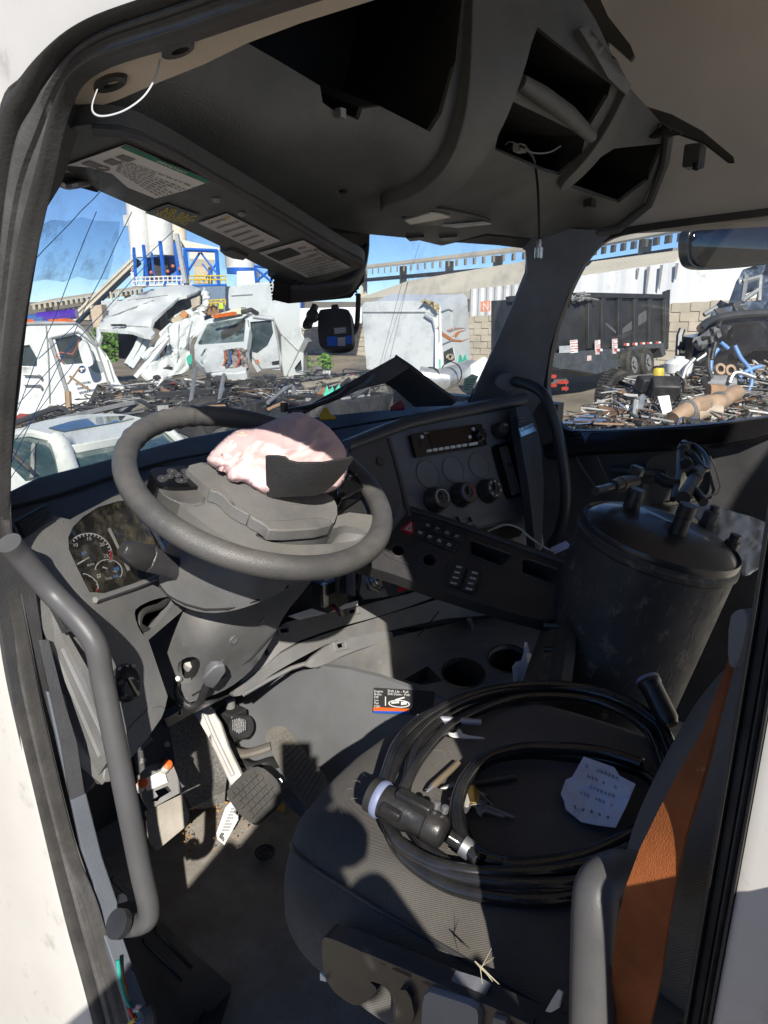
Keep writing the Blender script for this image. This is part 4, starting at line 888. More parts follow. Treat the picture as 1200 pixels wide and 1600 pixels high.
M_gry2 = mat('pale_grey_plastic', (0.2, 0.2, 0.2), .5, bump=.3, bscale=450, dust=.6, dustcol=(.25, .21, .15), dscale=7, var=.15)
M_stack = mat('blue_grey_plastic', (0.1, 0.112, 0.13), .5, bump=.35, bscale=480, dust=.2, dustcol=(.1, .09, .08), var=.15)
M_over = mat('overhead_plastic', (0.1, 0.103, 0.101), .45, bump=.6, bscale=330, var=.2, dust=.25, dustcol=(.09, .1, .085), dscale=4)
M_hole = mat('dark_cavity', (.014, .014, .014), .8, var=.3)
M_liner = mat('headliner_cloth', (0.62, 0.58, 0.52), .95, bump=.3, bscale=700, var=.08, vscale=2.5, spec=.1)
M_beige = mat('beige_trim', (0.56, 0.5, 0.42), .7, var=.05, bump=.15)
M_rub = mat('matt_black_rubber', (0.035, 0.034, 0.033), .7, bump=.4, bscale=250, dust=.4, dustcol=(.15, .13, .1), dscale=9)
M_wheel = mat('wheel_leather', (0.075, 0.074, 0.073), .42, bump=.45, bscale=520, dust=.45, dustcol=(.24, .215, .18), dscale=16, var=.15, stain=(80., .67, .71, (.2, .18, .155)))
M_gloss = mat('gloss_black', (.006, .006, .007), .12, var=.2, coat=.4)
M_metal = mat('bare_metal', (.55, .54, .52), .32, metal=1., var=.15)
M_steel = mat('dull_steel', (.32, .32, .33), .45, metal=.8, var=.2, dust=.4)
M_alu = mat('dusty_aluminium', (.62, .6, .57), .5, metal=.3, var=.12, dust=.6, dustcol=(.4, .36, .3), dscale=20)
M_cream = mat('printed_white', (.75, .75, .73), .55, var=.02)
M_pap = mat('white_paper', (.78, .79, .83), .8, var=.03, bump=.3, bscale=60)
M_ink = mat('black_ink', (.03, .03, .03), .7, var=.1)
M_inkg = mat('grey_ink', (.22, .22, .22), .7, var=.1)
M_green = mat('green_print', (.02, .2, .13), .6, var=.05)
M_yel = mat('yellow_print', (.6, .48, .02), .6, var=.05)
M_red = mat('red_plastic', (.45, .012, .02), .3, var=.1)
M_blue = mat('blue_tape', (.02, .1, .5), .45, var=.1)
M_orange = mat('orange_plastic', (.75, .13, .02), .5, var=.1)
M_carpet = mat('rubber_carpet', (.3, .275, .24), .9, bump=.8, bscale=180, dust=.85, dustcol=(.2, .165, .115), dscale=5, var=.3, spec=.15)
M_cloth = mat('seat_cloth', (0.095, 0.086, 0.075), .95, bump=.5, bscale=900, wave=170., dust=.35, dustcol=(.1, .085, .07), dscale=16, var=.25, spec=.15, sheen=.2)
M_glass = glass_mat('windscreen_glass', (.985, 1.0, .995), dust=.28, dustcol=(.75, .76, .72), refl=.05, lo=.5, hi=.74, scale=13., base=.045)
M_glass2 = glass_mat('door_glass', (.97, .985, .98), dust=.1, dustcol=(.7, .68, .6), refl=.05, lo=.45, hi=.75, scale=5., base=.01)

# ================================================================== the cab shell
CAB = thing('truck_cab', 'white truck cab seen through its open door, dark rubber seals around the opening', 'truck cab', (1.25, .4, -1.3))
L_in = [(.055, .16), (.12, .19), (.35, .19), (.47, .188), (.592, .186), (.64, .164), (.684, .105), (.748, .012), (.802, -.09), (.852, -.216), (.871, -.293), (.865, -.425), (.854, -.565), (.824, -.739), (.787, -.818), (.745, -1.0), (.70, -1.13), (.6, -1.2), (.2, -1.2), (.06, -1.15), (.043, -1.0), (.043, -.5), (.042, -.1)]
L_out = [(.02, .13), (.08, .158), (.25, .16), (.36, .16), (.42, .16), (.462, .154), (.50, .142), (.538, .12), (.60, .0), (.638, -.13), (.652, -.22), (.655, -.30), (.655, -.37), (.641, -.483), (.622, -.628), (.597, -.763), (.56, -1.08), (.5, -1.22), (.2, -1.24), (.05, -1.2), (.018, -1.0), (.018, -.4), (.017, -.1)]
li = crom([Vector((y, z, 0)) for y, z in L_in], 6, True); lo = crom([Vector((y, z, 0))*(4/3) for y, z in L_out], 6, True)
def dloop(u, dx=0., grow=1.):
    x = .40+.02*u+dx; c = Vector((.35, -.5, 0)); o = []
    for a, b in zip(lo, li):
        q = a.lerp(b, u); q = c+(q-c)*grow; o.append(Vector((x, q.x, q.y)))
    return o
MB().loft([dloop(0, .006), dloop(0, -.003), dloop(0, -.006, 1.02), dloop(0, -.012, 1.2), dloop(0, -.03, 1.9)], cap=False).build('body_side', M_white, CAB, ang=60)
def band(name, m, prof): return MB().loft([dloop(u, dx) for u, dx in prof], cap=False).build(name, m, CAB, ang=70)
band('outer_seal', M_seal, [(0, .004), (.02, -.002), (.06, -.007), (.12, -.007), (.17, -.002), (.19, .004), (.2, .012)])
band('door_jamb', M_jamb, [(.195, .012), (.22, .004), (.34, .0), (.45, .005), (.465, .0), (.48, .005), (.66, .003), (.72, .0), (.76, .012)])
band('inner_seal', M_seal, [(.75, .012), (.77, -.002), (.82, -.008), (.88, -.008), (.93, -.004), (.97, .001), (1.0, .002), (1.01, .004)])

MB().box((.335, -.48, -.80), (.12, .89, 1.07)).build('side_shade_box', M_white, CAB, bevel=.02, seg=3)  # unseen box added to cast shade on the rear pillar and belt
# headliner of the raised roof: one vaulted sheet with unseen openings added at the back to let sunlight in
sec = [(2.07, .18), (2.12, .32), (2.11, .6), (2.0, .88), (1.7, 1.03), (1.25, 1.07), (.8, 1.03), (.56, .9), (.46, .6), (.45, .36), (.45, .2)]
secs = crom([Vector((x, z, 0)) for x, z in sec], 5)
hm = MB(); ys = [.96, .93, .85, .7, .5, .25, .05, -.15, -.4, -.7, -.98, -1.13, -1.34, -1.6, -1.85]
rows = []
for y in ys:
    k = .18 if y > .94 else .6 if y > .9 else .85 if y > .8 else 1.
    rows.append([hm.v((p.x, y, .2+(p.y-.2)*k)) for p in secs])
for A, B in zip(rows, rows[1:]):
    for i in range(len(A)-1):
        c = (A[i].co+A[i+1].co+B[i].co+B[i+1].co)/4
        if (c.y < -1.34 and c.x < .62) or (-1.13 < c.y < -.98 and .6 < c.z and c.x < .75): continue
        hm.bm.faces.new((A[i], A[i+1], B[i+1], B[i]))
hl = hm.build('headliner', M_liner, CAB, ang=80); sm_ = hl.modifiers.new('thick', 'SOLIDIFY'); sm_.thickness = .03; sm_.offset = 0
wl = MB()
wl.box((.435, -.68, -.5), (.03, 1.32, 1.4)); wl.box((2.1, -.9, -.5), (.03, 2.2, 1.4))
wl.build('sleeper_wall', mat('sleeper_bounce', (.72, .69, .62), .8, var=.05), CAB, smooth=False)  # unseen walls, pale colour chosen to bounce sunlight into the cab
MB().box((1.25, -.23, -1.24), (1.72, 3.24, .06)).build('cab_floor', M_carpet, CAB)
MB().box((1.25, 1.38, -.85), (1.75, .04, .95)).build('firewall', M_blk, CAB)
MB().box((.42, 1.12, -.75), (.05, .5, .9)).build('cowl_side', M_blk, CAB)
MB().box((2.08, 1.1, -.75), (.05, .6, .9)).build('cowl_side', M_blk, CAB)
# beige edge over the door and its two slotted clips
fn_be = tps([(110, 160, 'X', .455), (150, 100, 'X', .43), (485, -10, 'X', .43), (590, -5, 'X', .47), (385, 68, 'X', .47), (250, 128, 'X', .465)])
panel('roof_edge_trim', M_beige, CAB, [(95, 190), (120, 120), (150, 95), (300, 50), (500, -20), (640, -30), (585, 0), (470, 36), (385, 68), (320, 100), (250, 128), (180, 158), (110, 180)], fn_be, g=30, thick=.004)
for cx, cy, a in ((278, 80, -18), (172, 133, -15)):
    e = ell(cx, cy, 27, 11, a); h = ell(cx+4, cy, 15, 4.5, a)
    fnc = lambda x, y: fn_be(x, y)-.008
    c_ = MB().panel(e, fnc, [h], 8, .008).build('trim_clip', M_blk2, CAB)
# windscreen with its pale film of dust, cracks and the black printed edge
fn_ws = tps([(15, 765, 'Y', 1.0), (290, 690, 'Y', 1.2), (500, 655, 'Y', 1.22), (740, 630, 'X', 1.95), (818, 385, 'X', 1.92), (580, 362, 'Y', .96), (300, 300, 'Y', .92), (85, 275, 'Y', .8)])
WS = panel('windscreen', M_glass, CAB, [(60, 240), (300, 280), (575, 330), (700, 350), (840, 360), (845, 400), (795, 520), (735, 660), (500, 690), (290, 725), (-40, 810), (-40, 600), (20, 400)], fn_ws, g=40, thick=.005)[0]
M_crack = mat('crack_line', (.25, .5, .95), .4, var=.1)  # blue colour stands for sky reflected in the cracks
for a, b in (((185, 268), (30, 430)), ((30, 430), (15, 460)), ((150, 330), (18, 660)), ((205, 330), (12, 735)), ((240, 400), (20, 640)), ((270, 360), (60, 560)), ((60, 560), (14, 600)), ((60, 690), (14, 748)), ((120, 560), (14, 700))):
    if a in ((30, 430), (60, 560)): continue
    pth = [on(fn_ws, a[0]+(b[0]-a[0])*k/8+random.uniform(-1.5, 1.5), a[1]+(b[1]-a[1])*k/8, .001) for k in range(9)]
    MB().tube(pth, .0006, 5).build('crack', M_crack, WS)
M_scr = mat('scratch_line', (.55, .55, .55), .3, var=.1)
for a, b in (((628, 440), (575, 640)), ((637, 440), (590, 640)), ((655, 380), (600, 560)), ((500, 590), (470, 660)), ((512, 570), (480, 655)), ((520, 560), (488, 650))):
    MB().tube([on(fn_ws, a[0]+(b[0]-a[0])*k/6, a[1]+(b[1]-a[1])*k/6, .001) for k in range(7)], .0005, 4).build('scratch', M_scr, WS)
M_res = glass_mat('sticker_residue', (.9, .94, .97), dust=.42, dustcol=(.55, .66, .72), refl=.03, lo=.48, hi=.74, scale=30., base=.04)
MB().panel([(66, 350), (80, 343), (104, 345), (128, 339), (150, 345), (187, 346), (184, 372), (178, 384), (176, 404), (168, 436), (140, 437), (120, 432), (98, 440), (70, 436), (46, 441), (50, 410), (58, 385)], fn_ws, (), 15, .0006, .001).build('sticker_residue', M_res, WS)
# black print: along the right pillar, along the header, and round the mirror mount
M_frit = mat('black_glass_print', (.008, .008, .009), .35, var=.1)
def frit(outer, dots, dr=2.0):
    mb = MB().panel(outer, fn_ws, (), 25, .001, .0008)
    for i in range(len(dots)-1):
        a, b = Vector(dots[i]), Vector(dots[i+1]); n = max(1, int((b-a).length/5.2)); d = (b-a).normalized(); pr = Vector((-d.y, d.x))
        for k in range(n):
            for row, rr in ((0, 1.), (1, .62)):
                q = a+(b-a)*((k+.5*row)/n)+pr*(2.2+row*4.4)
                e = [on(fn_ws, q.x+math.cos(j*math.pi/3)*dr*rr, q.y+math.sin(j*math.pi/3)*dr*rr, .0012) for j in range(6)]
                mb.face(e)
    mb.build('black_print', M_frit, WS, smooth=False)
frit([(80, 262), (150, 285), (150, 300), (84, 282)], [(150, 300), (84, 280)])
frit([(818, 372), (845, 372), (800, 520), (738, 650), (722, 645), (742, 605), (790, 500), (820, 425), (822, 400)], [(722, 640), (742, 605), (790, 500), (820, 425), (820, 395), (812, 384)])
frit([(570, 345), (700, 362), (820, 372), (818, 388), (700, 374), (578, 362)], [(818, 386), (700, 374), (578, 362)])
frit([(395, 380), (430, 425), (425, 468), (450, 474), (520, 468), (548, 465), (568, 440), (580, 345), (480, 340)], [(578, 362), (570, 430), (556, 462), (520, 466), (450, 473), (424, 468), (420, 440), (426, 425)])
# left pillar trim strip and right windscreen pillar
panel('windscreen_pillar', M_stack, CAB, [(795, 350), (960, 362), (945, 376), (912, 415), (885, 465), (860, 540), (848, 610), (845, 690), (800, 680), (728, 645), (742, 610), (790, 503), (824, 425), (822, 392), (800, 375)],
      [(818, 385, 'X', 1.9), (735, 630, 'X', 1.92), (850, 600, 'X', 2.04), (945, 372, 'X', 2.03), (780, 530, 'X', 1.9), (810, 560, 'X', 1.95)], g=25, thick=.012)
panel('windscreen_pillar', M_blk, CAB, [(110, 150), (128, 190), (95, 290), (70, 330), (45, 480), (26, 640), (12, 790), (-20, 840), (-30, 600), (20, 400), (60, 280)],
      [(110, 150, 'X', .45), (95, 290, 'X', .46), (45, 480, 'X', .445), (14, 790, 'X', .44), (-30, 600, 'X', .43), (60, 280, 'X', .43)], g=30, thick=.01)
# instruction plate of the pillar handle
# ------------------------------------------------------------------ passenger door
PD = thing('passenger_door', 'black passenger door with its window up, on the far side of the cab', 'door', (2.1, .3, -1.2))
fn_pd = plane_fn((2.08, .4, -.35), (-1, 0, -.06))
win = chaikin([(948, 374), (1000, 362), (1200, 337), (1300, 325), (1330, 480), (1300, 640), (1200, 650), (1100, 664), (905, 674), (878, 668), (862, 640), (856, 600), (866, 530), (890, 460), (918, 405)], 2)
wn = [tuple(p) for p in win]
cwin = (1060, 520)
ring = [(cwin[0]+(x-cwin[0])*1.05+(-4 if x < 950 else 0), cwin[1]+(y-cwin[1])*1.07) for x, y in wn]
MB().panel(ring, fn_pd, [wn], 30, .03, .012).build('window_frame', M_blk2, PD, bevel=.004)
MB().panel([(p[0]*1.0, p[1]) for p in ring], fn_pd, (), 60, .005, -.012).build('window_glass', M_glass2, PD)
panel('white_door_edge', M_white, PD, [(812, 610), (832, 560), (850, 505), (880, 440), (905, 400), (915, 408), (888, 462), (866, 530), (853, 602), (850, 640), (820, 640)], lambda x, y: fn_pd(x, y)+.01, g=20, thick=.02)
fn_pt = tps([(860, 690, 'X', 2.06), (1210, 640, 'X', 2.05), (890, 710, 'X', 2.0), (1150, 692, 'X', 1.98), (1230, 665, 'X', 2.02)])
panel('gloss_trim', M_gloss, PD, [(845, 672), (905, 676), (1100, 668), (1240, 646), (1240, 662), (1180, 684), (1120, 694), (900, 706), (880, 712), (850, 712)], fn_pt, g=20, thick=.02, bevel=.004)
pk = chaikin([(1012, 712), (1080, 702), (1105, 720), (1112, 768), (1090, 785), (1018, 800), (1000, 790), (1008, 740)], 2)
fn_dp = plane_fn((2.05, .4, -.5), (-1, .0, .02))
DPN = MB().panel([(840, 700), (900, 706), (1240, 680), (1300, 900), (1240, 1300), (900, 1200), (790, 1000), (800, 800)], fn_dp, [[tuple(p) for p in pk]], 40, .02).build('door_panel', M_blk, PD)
MB().pocket([tuple(p) for p in pk], fn_dp, (.05, 0, 0)).build('pull_recess', mat('recess_plastic', (.11, .11, .095), .5, bump=.3, var=.1), PD)
MB().tube([P(895, 706, X=2.03), P(915, 740, X=2.03), P(940, 775, X=2.03)], .004, 6).tube([P(930, 706, X=2.03), P(955, 765, X=2.03)], .003, 6).build('panel_rib', M_blk, PD)
MB().tube([P(1100, 695, X=2.03), P(1118, 730, X=2.03), P(1126, 760, X=2.03), P(1120, 772, X=2.03), P(1040, 784, X=2.03)], .003, 6).build('panel_seam', M_hole, PD)
hb = MB(); hb.loft([[P(x, y, X=xx) for x, y in ((972, 742), (1042, 736), (1044, 750), (1030, 756), (972, 756))] for xx in (2.06, 2.0)])
hb.build('door_handle', M_blk2, PD, bevel=.004)
hb = MB(); hb.tube([P(960, 735, X=2.04), P(1000, 738, X=2.0), P(1040, 742, X=2.02)], .014, 8); hb.build('arm_rest', M_blk, PD)
MB().panel([(878, 676), (905, 674), (902, 686), (878, 688)], fn_pt, (), 20, .006, .004).build('switch_bank', M_blk2, PD)
for k in range(3):
    MB().panel([(881+k*8, 677), (887+k*8, 676.5), (886+k*8, 684), (880+k*8, 684.5)], fn_pt, (), 20, .003, .009).build('window_switch', M_gloss, PD)

# ================================================================== overhead console
OC = thing('overhead_console', 'black overhead console with empty open bins above the windscreen', 'console', (1.25, .75, .2))
fn_oc = tps([(105, 165, 'X', .5), (150, 172, 'Y', .72), (400, 60, 'Y', .69), (700, -20, 'Y', .64), (850, -20, 'Y', .56), (980, 130, 'Y', .48), (1040, 210, 'Y', .5), (880, 250, 'Y', .6), (640, 310, 'Y', .74), (400, 240, 'Y', .73), (880, 345, 'Y', .76), (600, 352, 'Y', .88), (430, 330, 'Y', .88), (215, 215, 'Y', .76), (700, 380, 'Y', .92), (820, 385, 'Y', .84), (960, 350, 'Y', .66)])
bin1 = [(388, 68), (440, 98), (500, 134), (504, 160), (520, 172), (560, 188), (566, 170), (594, 166), (672, 206), (690, 178), (712, 95), (722, 0), (724, -50), (520, -50)]
bin2 = [(840, 42), (862, 60), (955, 132), (950, 150), (922, 196), (880, 178), (815, 122), (826, 80)]
bin3 = [(800, 158), (915, 213), (908, 246), (874, 274), (850, 268), (773, 234), (782, 196)]
bin4 = [(938, 246), (960, 232), (1036, 224), (1012, 282), (966, 317), (884, 290), (905, 270)]
OB = MB().panel([(100, 168), (110, 180), (180, 158), (250, 128), (385, 66), (520, 20), (640, -60), (900, -60), (905, -10), (930, 30), (978, 130), (1045, 205), (1030, 260), (1005, 320), (965, 352), (900, 362), (830, 372), (760, 365), (690, 384), (640, 372), (578, 366), (480, 350), (360, 305), (215, 222), (120, 200)], fn_oc, [bin1, bin2, bin3, bin4], 26, .008).build('console_shell', M_over, OC)
for nm, b, v in (('open_bin', bin1, (.1, .25, .1)), ('open_bin', bin2, (.08, .2, .04)), ('open_bin', bin3, (.08, .2, .04)), ('open_bin', bin4, (.08, .2, .03))):
    MB().pocket(b, fn_oc, v).build(nm, M_hole, OC, smooth=False)
rib = chaikin([(726, -40), (838, -40), (826, 50), (800, 130), (757, 220), (706, 285), (650, 322), (590, 314), (600, 300), (645, 288), (688, 246), (712, 180), (722, 90)], 2)
MB().panel([tuple(p) for p in rib], fn_oc, (), 18, .03, .022).build('curved_rib', M_over, OC, bevel=.008, seg=3)
MB().tube([on(fn_oc, x, y, .012) for x, y in ((806, 128), (842, 148), (880, 172), (918, 206))], [.012, .016, .016, .012], 10).build('bin_lip', M_over, OC)
MB().panel([(895, 50), (908, 44), (976, 128), (970, 142), (940, 118)], fn_oc, (), 15, .02, .016).build('bin_edge', M_gry, OC, bevel=.004)
rb2 = chaikin([(972, 134), (980, 138), (960, 200), (925, 250), (880, 292), (868, 286), (912, 240), (945, 190)], 2)
MB().panel([tuple(p) for p in rb2], fn_oc, (), 12, .02, .014).build('curved_rib', M_over, OC, bevel=.005)
MB().tube([on(fn_oc, x, y, .01) for x, y in ((1040, 205), (1034, 250), (1010, 315), (965, 352), (900, 364))], .011, 8).build('console_edge', M_over, OC)
MB().box(on(fn_oc, 530, 176, .003), (.012, .01, .012)).build('bin_clip', M_steel, OC)
mb = MB().box(on(fn_oc, 921, 313, .006), (.03, .02, .02)); mb.tube([on(fn_oc, 915, 308, .02), on(fn_oc, 917, 318, .02)], .003, 6).build('bin_latch', M_blk2, OC)
lamp = chaikin([(622, 336), (668, 321), (690, 322), (768, 340), (764, 348), (700, 350), (640, 346)], 2)
MB().panel([tuple(p) for p in lamp], fn_oc, (), 15, .012, .006).build('dome_lamp', M_blk2, OC, bevel=.002)
M_lens = mat('lamp_lens', (.5, .5, .47), .15, var=.1)
for q in ([(632, 336), (670, 325), (686, 327), (702, 332), (640, 343)], [(690, 346), (755, 341), (766, 344), (712, 349)]):
    MB().panel(q, fn_oc, (), 15, .003, .010).build('lamp_lens', M_lens, OC)
M_hd = mat('header_trim', (.02, .02, .021), .5, bump=.3, bscale=300)
panel('header_trim', M_hd, OC, [(360, 305), (480, 350), (578, 366), (640, 372), (690, 384), (760, 368), (830, 374), (818, 386), (700, 378), (575, 366), (470, 362), (350, 320)], lambda x, y: fn_oc(x, y)+.01, g=20, thick=.01)
for x in (650, 702):
    MB().panel([(x-16, 368), (x+12, 366), (x+8, 371), (x-10, 373)], fn_oc, (), 20, .006, .006).build('trim_clip', M_blk2, OC)
# console hole plugs near the visor
for x, y in ((272, 226), (537, 298), (450, 316)):
    MB().lathe(on(fn_oc, x, y, .0), nrm(fn_oc, x, y), [(.007, 0), (.006, .003), (.002, .003)], 12).build('trim_plug', M_hole, OC)
# loose broken covers hanging from the console
M_cov = mat('broken_cover_plastic', (.017, .017, .018), .42, bump=.5, bscale=500, var=.25)
def cover(label, pts, ctrl, extra):
    t = thing('broken_cover', label, 'broken cover', on(tps(ctrl), *pts[0]))
    fn = tps(ctrl); MB().panel(pts, fn, (), 14, .006).build('cover_panel', M_cov, t, bevel=.0015); extra(t, fn)
def ex1(t, fn):
    mb = MB()
    for k in range(4): mb.tube([on(fn, 865+k*9, 20-k*4, .012), on(fn, 872+k*9, 38-k*5, .02)], .004, 6)
    mb.build('clip_bracket', M_blk2, t)
    MB().box(on(fn, 872, 14, .014), (.03, .02, .012)).build('clip_bracket', M_blk2, t)
    MB().lathe(on(fn, 945, 57, -.004), (0, -.3, -1), [(.004, 0), (.004, .014), (.002, .018)], 8).build('clip_peg', M_blk2, t)
cover('pointed black broken trim cover hanging at the top of the overhead console', [(830, -30), (925, -30), (950, 25), (985, 70), (991, 86), (985, 94), (945, 58), (915, 40), (885, 28), (862, 34), (845, 10)],
      [(830, -30, 't', 1.42), (925, -30, 't', 1.36), (990, 90, 't', 1.22), (862, 34, 't', 1.4), (930, 40, 't', 1.3)], ex1)
def ex2(t, fn):
    mb = MB()
    for k in range(5): mb.tube([on(fn, 985+k*16, 168+k*9, .004), on(fn, 1000+k*16, 195+k*6, .016)], .0035, 6)
    mb.build('clip_bracket', M_blk2, t)
    MB().box(on(fn, 1086, 232, -.02), (.05, .035, .045)).build('latch_box', M_blk2, t, bevel=.004)
    MB().lathe(on(fn, 1090, 248, -.01), (0, 0, -1), [(.009, 0), (.009, .012), (.004, .015)], 10).build('latch_pin', M_gloss, t)
    MB().tube([on(fn, 962, 190, .005), on(fn, 975, 205, .02), on(fn, 995, 185, .02)], .004, 6).build('clip_bracket', M_blk2, t)
cover('long black broken trim cover dangling over the passenger window', [(965, 165), (985, 158), (1050, 178), (1098, 204), (1146, 244), (1148, 252), (1138, 252), (1100, 222), (1060, 208), (1020, 214), (988, 206), (965, 190)],
      [(965, 175, 't', 1.62), (1040, 185, 't', 1.55), (1100, 210, 't', 1.5), (1147, 250, 't', 1.44), (1000, 208, 't', 1.56)], ex2)
# antenna lead hanging out of the middle bin
AL = thing('antenna_cable', 'thin black cable with a metal end hanging from the overhead console', 'cable', P(842, 400, t=1.35))
t0 = fn_oc(800, 232)
pth = crom([P(795, 232, t=t0+.02), P(806, 228, t=t0-.03), P(822, 232, t=t0-.05), P(834, 250, t=1.40), P(840, 290, t=1.39), P(842, 330, t=1.385), P(843, 376, t=1.38)], 6)
MB().tube(pth, .0028, 8).build('cable', M_blk2, AL)
MB().lathe(P(843, 374, t=1.38), (0, 0, -1), [(.003, 0), (.0045, .004), (.0045, .014), (.008, .015), (.008, .034), (.006, .036)], 12).build('connector', M_metal, AL)
MB().box(P(812, 232, t=t0-.04), (.024, .014, .012)).build('plug', M_gry2, AL)
MB().tube(crom([P(790, 226, t=t0), P(800, 222, t=t0-.03), P(830, 238, t=t0-.02), P(858, 238, t=t0+.01), P(876, 228, t=t0+.03)], 5), .0014, 6).build('wire', M_gry2, AL)

# zip tie
ZT = tag(MB().tube(crom([P(250, 92, t=.59), P(243, 120, t=.585), P(225, 150, t=.58), P(195, 172, t=.58), P(165, 181, t=.585), P(148, 178, t=.59), P(144, 165, t=.6), P(152, 140, t=.61)], 8), .0009, 6, flat=.6).build('cable_tie', mat('tie_nylon', (.42, .42, .42), .5)), 'white plastic cable tie looped through the roof trim clips above the door', 'cable tie')

# ================================================================== sun visor
fa, fb, fc = P(95, 250, Y=.78), P(530, 432, Y=.92), P(215, 216, Y=.66)
fn_vi = plane3(fa, fb, fc)
VI = thing('sun_visor', 'dark grey sun visor covered in warning stickers, tilted across the windscreen top', 'sun visor', fa)
M_vis = mat('visor_vinyl', (0.07, 0.072, 0.07), .5, bump=.4, bscale=420, var=.12, dust=.2, dustcol=(.09, .09, .08))
vo = chaikin([(84, 268), (88, 225), (102, 200), (145, 193), (186, 195), (215, 203), (273, 232), (328, 264), (413, 313), (472, 349), (540, 391), (569, 405), (570, 416), (530, 432), (490, 446), (478, 443), (430, 428), (360, 392), (260, 345), (140, 292)], 2)
MB().panel([tuple(p) for p in vo], fn_vi, (), 25, .018).build('visor_board', M_vis, VI, bevel=.005, seg=3)
MB().tube([on(fn_vi, x, y, .004) for x, y in ((145, 196), (186, 198), (215, 206), (273, 235), (328, 267), (413, 316), (472, 352), (540, 394), (566, 408))], .006, 8).build('visor_piping', M_blk, VI)
s1 = [(105, 255), (197, 222), (331, 279), (245, 308)]
st = MB().panel([(105, 255), (197, 222), (260, 250), (331, 279), (290, 294), (243, 307), (200, 290), (175, 268), (140, 258)], fn_vi, (), 20, .0006, .0025).build('notice_sticker', M_cream, VI)
MB().panel([(197, 222), (331, 279), (322, 282.5), (188, 226)], fn_vi, (), 20, .0003, .0032).build('green_band', M_green, st)
ptext('IMPORTANT', fn_vi, (243, 246), (289, 265.5), (4.5, -2.5), M_cream, st, lift=.0045)
print_lines(fn_vi, [(190, 243), (305, 287), (245, 304), (180, 262)], 9, M_inkg, st, 'notice_print', .0036, .4, 1)
for q in ([(180, 241), (191, 237), (212, 244), (201, 248)], [(160, 248), (174, 243), (190, 250), (176, 254)], [(126, 251), (140, 246), (160, 254), (146, 258)]):
    MB().panel(q, fn_vi, (), 20, .0003, .0034).build('notice_picture', M_inkg, st)
MB().panel(ell(160, 258, 12, 4, 8), fn_vi, [ell(160, 258, 7, 2, 8)], 8, .0003, .0036).build('notice_picture', M_inkg, st)
wl_ = MB().panel([(226, 330), (262, 316), (313, 334), (283, 350)], fn_vi, (), 20, .0003, .0022).build('warning_label', M_blk2, VI)
ptext('AIR BAG', fn_vi, (252, 327.5), (301, 343), (6, -9.5), M_yel, wl_, lift=.0032)
ptext('WARNING', fn_vi, (241, 333), (289, 348.5), (6, -9.5), M_yel, wl_, lift=.0032)
s2 = MB().panel([(310, 346), (354, 331), (438, 374), (396, 388)], fn_vi, (), 20, .0005, .0024).build('notice_sticker', mat('grey_sticker', (.5, .5, .49), .6, var=.04), VI)
print_lines(fn_vi, [(322, 344), (356, 333), (432, 373), (396, 385)], 6, M_inkg, s2, 'notice_print', .0034, .3, 2)
MB().panel([(352, 336), (356, 334.5), (360, 337), (355, 338.5)], fn_vi, (), 9, .0003, .0036).build('warning_symbol', M_yel, s2)
s3 = MB().panel([(404, 393), (474, 373), (548, 416), (480, 432)], fn_vi, (), 20, .0005, .0024).build('notice_sticker', mat('grey_sticker', (.5,) * 3), VI)
MB().panel([(416, 395), (452, 384), (471, 394), (436, 405)], fn_vi, (), 20, .0003, .0034).build('notice_picture', M_ink, s3)
print_lines(fn_vi, [(446, 408), (490, 394), (545, 417), (484, 430)], 7, M_inkg, s3, 'notice_print', .0036, .4, 3)
print_lines(fn_vi, [(462, 384), (475, 380), (512, 402), (496, 406)], 4, M_inkg, s3, 'notice_print', .0036, .4, 5)
MB().panel([(490, 387), (496, 385), (526, 403), (520, 405)], fn_vi, [[(491.5, 387.5), (496, 386), (524, 402.8), (520, 404)]], 20, .0004, .0036).build('print_box', M_ink, s3)
for x, y in ((338, 310), (378, 332)):
    MB().lathe(on(fn_vi, x, y, .001), nrm(fn_vi, x, y), [(.006, 0), (.005, .003), (.002, .004)], 8).build('visor_screw', M_steel, VI)
for q in ([(343, 390), (362, 386), (388, 398), (380, 404), (362, 401), (350, 396)], [(418, 428), (432, 425), (458, 438), (450, 443), (436, 440)]):
    MB().panel(q, fn_vi, (), 12, .014, .004).build('visor_clip', M_blk2, VI, bevel=.003)
MB().tube(crom([on(fn_vi, 84, 262, .01), on(fn_vi, 100, 270, .014), on(fn_vi, 118, 272, .012), on(fn_vi, 138, 286, .0)], 5), [.004]*16, 6).build('visor_pivot', M_steel, VI)
MB().box(on(fn_vi, 126, 285, -.01), (.05, .03, .02)).build('pivot_mount', M_blk2, VI, bevel=.004)
# ------------------------------------------------------------------ housing behind the visor end, dash camera and its lead
HS = thing('sensor_housing', 'black sensor housing on the windscreen behind the end of the sun visor', 'sensor housing', P(520, 420, t=1.5))
fn_hs = tps([(430, 400, 't', 1.5), (575, 360, 't', 1.55), (560, 455, 't', 1.5), (430, 460, 't', 1.45)])
MB().panel([tuple(p) for p in chaikin([(465, 360), (578, 345), (578, 400), (562, 430), (548, 442), (510, 447), (462, 450), (448, 442), (446, 425)], 2)], fn_hs, (), 18, .05).build('housing_shell', M_blk, HS, bevel=.01, seg=3)
MB().tube([on(fn_hs, 456, 442, .004), on(fn_hs, 500, 441, .006), on(fn_hs, 542, 436, .004)], .004, 6).build('housing_seam', M_blk2, HS)
DC = thing('dash_camera', 'small black dash camera with a blue label stuck on the windscreen', 'dash camera', P(520, 500, t=1.4))
fn_dc = plane_fn(P(522, 510, t=1.36), FW*-1-RT*.12)
